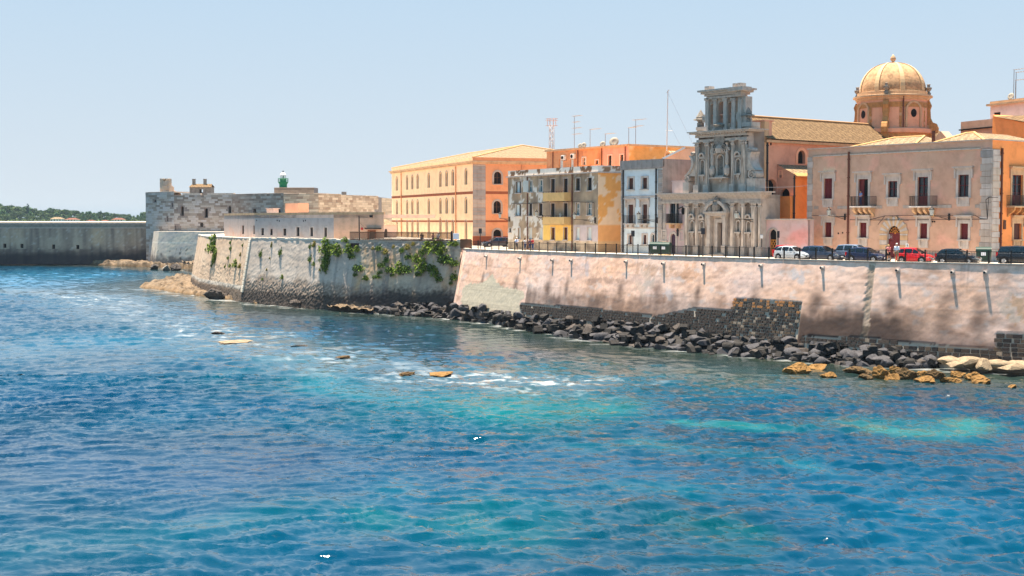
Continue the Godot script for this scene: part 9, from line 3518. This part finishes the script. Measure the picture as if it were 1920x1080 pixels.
func cars() -> void:
	for q in [[1487, 2.0, "hatch", Color(186, 192, 198), "silver hatchback, first of the cars beside the lattice door", 0.0], [1476, 4.7, "small", Color(186, 30, 34), "red car mostly hidden behind the silver hatchback", 0.0], [1543, 3.0, "estate", Color(40, 52, 74), "dark blue estate car right of the silver hatchback", 0.0], [1605, 5.4, "mpv", Color(108, 122, 142), "grey blue people carrier behind the dark blue hatchback", 0.0],
			[1626, 2.0, "hatch", Color(24, 34, 66), "dark blue hatchback left of the couple on foot", 0.0], [1716, 2.2, "small", Color(198, 18, 26), "bright red small car before the palace door", 0.0], [1797, 2.0, "hatch", Color(18, 24, 34), "black hatchback left of the green waste container", 0.0], [1918, 3.2, "suv", Color(22, 24, 30), "black off-roader cut off at the right edge", 0.0]]:
		var s := rhit(PW, q[0], 500).x
		var i := PW.seg(s)
		var r: Vector3 = PW.c[i + 1] - PW.c[i]
		r.y = 0
		r = r.normalized()
		var n := PW.out(i)
		var best := Vector3.ZERO
		var err := 1e9
		for k in 160:
			var p = PW.at(s - 4.0 + k * 0.05, TOPW) - n * (q[1] + 0.6)
			var e := absf(p.x / -p.z * F + 960 - q[0])
			if e < err:
				err = e
				best = p
		best.y = ROAD
		var c: Color = q[3]
		car(Transform3D(Basis(r, UP, n), best), q[4], lin(c.r, c.g, c.b), q[2])
	var p := ground_at(931, 206.0, ROAD)
	var f := Vector3(-0.93, 0, 0.36).normalized()
	car(Transform3D(Basis(f, UP, f.cross(UP)), p), "dark blue car half hidden beside the corner of the apartment block", lin(34, 44, 66), "estate")
	var sp := ground_at(1655.0, 133.5, ROAD)
	var d := Vector3(0.8, 0, 0.6)
	var o := thing("motor_scooter", "dark motor scooter with a windshield behind the dark blue hatchback", "scooter", Transform3D(Basis(d, UP, d.cross(UP)), sp))
	for x in [-0.62, 0.62]:
		var w := part("wheel", Shape.new().tube(Vector3(x, 0.24, -0.06), Vector3(x, 0.24, 0.06), 0.24, 0.24, 16), M.rubber, o)
		part("rim", Shape.new().tube(Vector3(x, 0.24, -0.065), Vector3(x, 0.24, 0.065), 0.13, 0.13, 12), M.rim, w)
	var b := Shape.new()
	b.prism(PackedVector2Array([Vector2(-0.85, 0.5), Vector2(-0.3, 0.32), Vector2(0.25, 0.28), Vector2(0.42, 0.4), Vector2(0.55, 0.95), Vector2(0.42, 1.0), Vector2(0.28, 0.45), Vector2(-0.15, 0.42), Vector2(-0.2, 0.72), Vector2(-0.85, 0.78)]), -0.16, 0.16)
	part("body", b, M.sign_dark, o)
	part("seat", Shape.new().block(Vector3(-0.85, 0.781, -0.14), Vector3(-0.15, 0.86, 0.14), 0.03), M.rubber, o)
	part("handlebar", Shape.new().tube(Vector3(0.42, 1.05, -0.34), Vector3(0.42, 1.05, 0.34), 0.025, 0.025, 6).tube(Vector3(0.62, 0.3, 0), Vector3(0.42, 1.05, 0), 0.04, 0.035, 6), M.steel, o)
	part("windshield", Shape.new().prism(PackedVector2Array([Vector2(0.5, 1.0), Vector2(0.53, 1.0), Vector2(0.38, 1.5), Vector2(0.35, 1.5)]), -0.26, 0.26), M.glass_blue, o)
	part("headlight", Shape.new().tube(Vector3(0.5, 0.9, 0), Vector3(0.58, 0.88, 0), 0.08, 0.08, 10), M.lamp_clear, o)


func body_field(bones: Array, cell: float) -> Array:
	var lo := Vector3(1e9, 1e9, 1e9)
	var hi := -lo
	for b in bones:
		for e in [0, 1]:
			var r: float = b[2 + e] + 2.5 * cell
			lo = lo.min(b[e] - Vector3.ONE * r)
			hi = hi.max(b[e] + Vector3.ONE * r)
	var n := Vector3i(((hi - lo) / cell).ceil()) + Vector3i.ONE
	var f := PackedFloat32Array()
	f.resize(n.x * n.y * n.z)
	f.fill(1.0)
	var own := PackedInt32Array()
	own.resize(f.size())
	var dmin := PackedFloat32Array()
	dmin.resize(f.size())
	dmin.fill(1e9)
	var k := 0.035
	for bi in bones.size():
		var b: Array = bones[bi]
		var a: Vector3 = b[0]
		var d: Vector3 = b[1] - b[0]
		var l2 := maxf(d.length_squared(), 1e-8)
		var rm := maxf(b[2], b[3]) + 2.5 * cell
		var c0 := Vector3i(((a.min(b[1]) - Vector3.ONE * rm - lo) / cell).floor()).clamp(Vector3i.ZERO, n - Vector3i.ONE)
		var c1 := Vector3i(((a.max(b[1]) + Vector3.ONE * rm - lo) / cell).ceil()).clamp(Vector3i.ZERO, n - Vector3i.ONE)
		for z in range(c0.z, c1.z + 1):
			for y in range(c0.y, c1.y + 1):
				for x in range(c0.x, c1.x + 1):
					var p := lo + Vector3(x, y, z) * cell
					var t := clampf((p - a).dot(d) / l2, 0, 1)
					var e := p.distance_to(a + d * t) - lerpf(b[2], b[3], t)
					var at := (z * n.y + y) * n.x + x
					if e < dmin[at]:
						dmin[at] = e
						own[at] = bi
					var h := maxf(k - absf(f[at] - e), 0.0) / k
					f[at] = minf(f[at], e) - h * h * k * 0.25
	var pts := PackedVector3Array()
	var who := PackedInt32Array()
	var cellv := {}
	var off := [Vector3i(0, 0, 0), Vector3i(1, 0, 0), Vector3i(0, 1, 0), Vector3i(1, 1, 0), Vector3i(0, 0, 1), Vector3i(1, 0, 1), Vector3i(0, 1, 1), Vector3i(1, 1, 1)]
	var edges := [[0, 1], [2, 3], [4, 5], [6, 7], [0, 2], [1, 3], [4, 6], [5, 7], [0, 4], [1, 5], [2, 6], [3, 7]]
	for z in n.z - 1:
		for y in n.y - 1:
			for x in n.x - 1:
				var base := (z * n.y + y) * n.x + x
				var vals := [f[base], f[base + 1], f[base + n.x], f[base + n.x + 1], f[base + n.x * n.y], f[base + n.x * n.y + 1], f[base + n.x * n.y + n.x], f[base + n.x * n.y + n.x + 1]]
				var neg := 0
				for v in vals:
					if v < 0:
						neg += 1
				if neg == 0 or neg == 8:
					continue
				var s := Vector3.ZERO
				var c := 0
				for e in edges:
					var va: float = vals[e[0]]
					var vb: float = vals[e[1]]
					if (va < 0) != (vb < 0):
						var t := va / (va - vb)
						s += Vector3(off[e[0]]).lerp(Vector3(off[e[1]]), t)
						c += 1
				cellv[base] = pts.size()
				pts.append(lo + (Vector3(x, y, z) + s / c) * cell)
				who.append(own[base])
	var quads := []
	var st := [1, n.x, n.x * n.y]
	for base in cellv:
		var x: int = base % n.x
		var y: int = (base / n.x) % n.y
		var z: int = base / (n.x * n.y)
		for ax in 3:
			var u: int = (ax + 1) % 3
			var v: int = (ax + 2) % 3
			var co := [x, y, z]
			if co[u] == 0 or co[v] == 0:
				continue
			var f0 := f[base]
			var f1 := f[base + st[ax]]
			if (f0 < 0) == (f1 < 0):
				continue
			var ids := [base, base - st[u], base - st[u] - st[v], base - st[v]]
			var okq := true
			for i in ids:
				if not cellv.has(i):
					okq = false
			if not okq:
				continue
			var q := [cellv[ids[0]], cellv[ids[1]], cellv[ids[2]], cellv[ids[3]]]
			if f0 < 0:
				q.reverse()
			quads.append(q)
	return [pts, quads, who]


func pose(kind: String) -> Array:
	var b := []
	var hip := 0.92
	var dy := 0.0
	var sit := kind == "sit"
	if sit:
		dy = -0.45
	var y := func(v: float) -> float: return v + dy
	b.append([Vector3(-0.08, y.call(hip), 0), Vector3(0.08, y.call(hip), 0), 0.125, 0.125, "hip"])
	for s in [-1, 1]:
		b.append([Vector3(s * 0.06, y.call(0.98), 0), Vector3(s * 0.09, y.call(1.34), 0), 0.11, 0.12, "torso"])
	b.append([Vector3(-0.15, y.call(1.40), -0.01), Vector3(0.15, y.call(1.40), -0.01), 0.065, 0.065, "torso"])
	b.append([Vector3(0, y.call(1.40), -0.01), Vector3(0, y.call(1.54), 0.015), 0.055, 0.05, "skin"])
	b.append([Vector3(0, y.call(1.58), 0.02), Vector3(0, y.call(1.64), 0.0), 0.082, 0.092, "head"])
	b.append([Vector3(0, y.call(1.60), 0.09), Vector3(0, y.call(1.575), 0.115), 0.012, 0.017, "skin"])
	b.append([Vector3(-0.095, y.call(1.60), 0.0), Vector3(0.095, y.call(1.60), 0.0), 0.016, 0.016, "skin"])
	for s in [-1, 1]:
		var el := Vector3(s * 0.245, y.call(1.13), -0.03)
		var wr := Vector3(s * 0.23, y.call(0.88), 0.05)
		if kind == "lean":
			el = Vector3(s * 0.25, y.call(1.15), 0.1)
			wr = Vector3(s * 0.16, y.call(1.08), 0.32)
		elif kind == "walk":
			el = Vector3(s * 0.245, y.call(1.14), -0.06 * s - 0.02)
			wr = Vector3(s * 0.22, y.call(0.92), 0.14 * -s + 0.06)
		elif kind == "hold":
			el = Vector3(s * 0.24, y.call(1.13), -0.02)
			wr = Vector3(s * 0.09, y.call(1.05), 0.22) if s > 0 else Vector3(s * 0.24, y.call(0.88), 0.04)
		elif sit:
			el = Vector3(s * 0.24, y.call(1.12), 0.06)
			wr = Vector3(s * 0.14, y.call(0.98), 0.28)
		var shd := Vector3(s * 0.18, y.call(1.39), -0.01)
		b.append([shd, el, 0.055, 0.043, "upper_arm"])
		b.append([el, wr, 0.042, 0.029, "forearm"])
		var dirn: Vector3 = (wr - el).normalized()
		b.append([wr, wr + dirn * 0.085, 0.03, 0.034, "hand"])
		var kn := Vector3(s * 0.10, 0.49, 0.02)
		var an := Vector3(s * 0.10, 0.09, -0.02)
		if kind == "walk":
			kn = Vector3(s * 0.09, 0.50, 0.12 if s > 0 else -0.04)
			an = Vector3(s * 0.09, 0.10, 0.18 if s > 0 else -0.26)
		elif sit:
			kn = Vector3(s * 0.12, 0.49, 0.44)
			an = Vector3(s * 0.11, 0.09, 0.46)
		b.append([Vector3(s * 0.09, y.call(0.88), 0), kn, 0.092, 0.06, "thigh"])
		b.append([kn, an, 0.058, 0.038, "calf"])
		b.append([an + Vector3(0, -0.04, -0.03), an + Vector3(s * 0.02, -0.055, 0.15), 0.04, 0.032, "shoe"])
	return b


func person(label: String, t: Transform3D, kind: String, top: Color, bottom: Color, hem: float, sleeve: float, skin: Color, hair: Color, extra := "", height := 1.0) -> void:
	var key := "body " + kind
	if not cache.has(key):
		var b := pose(kind)
		cache[key] = [b, body_field(b, 0.024)]
	var bones: Array = cache[key][0]
	var fl: Array = cache[key][1]
	var pts: PackedVector3Array = fl[0]
	var cols := PackedColorArray()
	var dy := -0.45 if kind == "sit" else 0.0
	for i in pts.size():
		var w: String = bones[fl[2][i]][4]
		var p := pts[i]
		var c := skin
		match w:
			"torso":
				c = top if p.y > 0.99 + dy else bottom
				if p.y > 1.44 + dy and absf(p.x) < 0.07:
					c = skin
			"hip":
				c = bottom if p.y < 0.99 + dy else top
			"upper_arm":
				c = top if p.y > 1.40 + dy - 0.28 * sleeve else skin
			"forearm":
				c = top if sleeve > 1.2 else skin
			"thigh":
				c = bottom if p.y > hem or kind == "sit" else skin
			"calf":
				c = bottom if p.y > hem else skin
			"shoe":
				c = Color(0.05, 0.045, 0.04)
			"head":
				c = hair if p.y > 1.655 + dy or p.z < -0.015 else skin
				if absf(absf(p.x) - 0.035) < 0.014 and absf(p.y - 1.612 - dy) < 0.012 and p.z > 0.05:
					c = Color(0.05, 0.04, 0.035)
				if absf(p.x) < 0.03 and absf(p.y - 1.54 - dy) < 0.01 and p.z > 0.05:
					c = Color(0.3, 0.1, 0.08)
		cols.append(c)
	var sh := Shape.new()
	sh.smooth = true
	sh.use_col = true
	for q in fl[1]:
		sh.tric(pts[q[0]], pts[q[1]], pts[q[2]], cols[q[0]], cols[q[1]], cols[q[2]])
		sh.tric(pts[q[0]], pts[q[2]], pts[q[3]], cols[q[0]], cols[q[2]], cols[q[3]])
	for b in bones:
		if b[4] != "hand":
			continue
		var d: Vector3 = (b[1] - b[0]).normalized()
		var s: float = signf(b[0].x)
		var fwd := Vector3(0, 0, 1) - d * d.z
		fwd = fwd.normalized()
		sh.tint(skin)
		for k in 4:
			var o: Vector3 = b[1] + fwd * (0.027 - k * 0.018)
			var l: float = [0.062, 0.07, 0.065, 0.05][k]
			var mid: Vector3 = o + d * l * 0.6
			sh.tube(o, mid, 0.0095, 0.009, 5)
			sh.tube(mid, mid + (d + Vector3(-s * 0.5, 0, 0)).normalized() * l * 0.5, 0.009, 0.007, 5)
		var th: Vector3 = b[0] + d * 0.03 + fwd * 0.03
		sh.tube(th, th + (fwd * 0.7 + d * 0.7) * 0.055, 0.011, 0.009, 5)
	var o := thing("person", label, "person", t)
	o.scale = Vector3.ONE * height
	part("body", sh, M.skin_cloth, o)
	var hs := Shape.new()
	hs.smooth = true
	var hy := 1.64 + dy
	match extra:
		"cap":
			hs.tint(Color(0.6, 0.58, 0.52))
			hs.lathe(Vector3(0, hy + 0.01, 0), [Vector2(0.105, 0), Vector2(0.1, 0.05), Vector2(0.06, 0.095), Vector2(0, 0.105)], 12)
			part("cap", hs, M.skin_cloth, o)
			part("cap_peak", Shape.new().tint(Color(0.6, 0.58, 0.52)).box(Vector3(-0.07, hy + 0.005, 0.08), Vector3(0.07, hy + 0.02, 0.18)), M.skin_cloth, o)
		"hat":
			hs.tint(Color(0.75, 0.72, 0.66))
			hs.lathe(Vector3(0, hy + 0.02, 0), [Vector2(0.17, -0.01), Vector2(0.105, 0.01), Vector2(0.1, 0.08), Vector2(0.05, 0.1), Vector2(0, 0.1)], 14)
			part("hat", hs, M.skin_cloth, o)
		"long":
			hs.tint(hair)
			hs.lathe(Vector3(0, hy - 0.2, -0.03), [Vector2(0.05, -0.02), Vector2(0.1, 0.03), Vector2(0.105, 0.2), Vector2(0.1, 0.26), Vector2(0.05, 0.315), Vector2(0, 0.32)], 12, PI * 0.42, PI * 1.58)
			part("hair", hs, M.skin_cloth, o)
		"bag":
			part("shoulder_bag", Shape.new().tint(Color(0.03, 0.03, 0.03)).block(Vector3(-0.02, 1.0, 0.15), Vector3(0.2, 1.2, 0.25), 0.02), M.skin_cloth, o)


func people() -> void:
	var skin := lin(214, 160, 128)
	var tan := lin(190, 132, 100)
	var dark := lin(50, 40, 36)
	var stand := func(px: float, off: float, yaw: float) -> Transform3D:
		var s := rhit(PW, px, 500).x
		var n := PW.out(PW.seg(s))
		var best := Vector3.ZERO
		var err := 1e9
		for k in 120:
			var p := PW.at(s - 3.0 + k * 0.05, TOPW) - n * off
			var e := absf(p.x / -p.z * F + 960 - px)
			if e < err:
				err = e
				best = p
		best.y = ROAD + 0.104
		return Transform3D(Basis(UP, yaw), best)
	person("man in a white shirt and cap leaning on the promenade railing alone", stand.call(968.5, 0.8, -0.4), "lean", lin(206, 214, 232), lin(92, 84, 82), 0.1, 0.8, skin, dark, "cap", 1.02)
	person("person in a white top and blue jeans, left of the three by the railing", stand.call(984.5, 0.9, 0.7), "hold", lin(222, 214, 210), lin(48, 76, 124), 0.3, 0.6, tan, dark, "long", 0.98)
	person("person in a dark top carrying a red bag, middle of the three by the railing", stand.call(993.5, 1.3, -0.5), "stand", lin(96, 74, 92), lin(60, 70, 104), 0.45, 0.6, tan, dark, "long", 0.93)
	person("person in a red top and jeans, right of the three by the railing", stand.call(998.5, 1.0, -0.9), "lean", lin(168, 36, 44), lin(66, 88, 132), 0.1, 0.7, skin, dark, "", 0.99)
	person("blonde woman in a coral top and black shorts on the promenade", stand.call(1666.5, 0.85, 0.35), "walk", lin(238, 132, 124), lin(26, 24, 26), 0.66, 0.5, skin, lin(196, 160, 104), "long", 0.97)
	person("man in a white shirt and khaki shorts with a cap and dark bag", stand.call(1681.0, 0.95, -0.5), "hold", lin(232, 236, 242), lin(150, 130, 104), 0.52, 0.9, skin, dark, "cap", 1.05)
	var A := ground_at(1513.5, 150.5, ROAD)
	var B := ground_at(1857, 132.2, ROAD)
	var t := frame_from(A, B)
	var u := fuv(t, 1614.5, 370, 0.2).x
	var y := fuv(t, 1615, 386.5, 0.0).y
	person("person in a pale blue shirt standing in the open balcony door of the palace", t * Transform3D(Basis(UP, -0.3), Vector3(u, y, 0.28)), "hold", lin(120, 136, 176), lin(34, 46, 84), 0.1, 0.7, tan, dark, "", 0.98)
	var bl := ["person in a dark top sitting behind the terrace fence, apart at the left", "person with bare shoulders sitting behind the terrace fence", "person in a white sun hat sitting behind the terrace fence"]
	for i in 3:
		var p := ground_at([791, 812, 821.5][i], 191.6, 10.48)
		person(bl[i], Transform3D(Basis(UP, 0.4 - 0.3 * i), p), "sit", [lin(40, 36, 40), lin(210, 150, 120), lin(236, 232, 226)][i], lin(70, 80, 104), 0.3, [0.7, 0.1, 0.7][i], skin, [dark, lin(120, 80, 50), dark][i], ["", "long", "hat"][i], 0.98)
	var ba := ground_at(783, 192.0, 10.48)
	var be := ground_at(832, 191.4, 10.48)
	var bt := frame_from(ba, be)
	var b := thing("terrace_bench", "long low stone bench behind the terrace fence", "bench", bt)
	var w := ba.distance_to(be)
	part("seat", Shape.new().block(Vector3(0, 0.26, -0.35), Vector3(w, 0.34, 0.15), 0.02), M.stone, b)
	for x in [0.3, w * 0.5, w - 0.3]:
		part("leg", Shape.new().box(Vector3(x - 0.15, 0, -0.3), Vector3(x + 0.15, 0.259, 0.1)), M.stone, b)
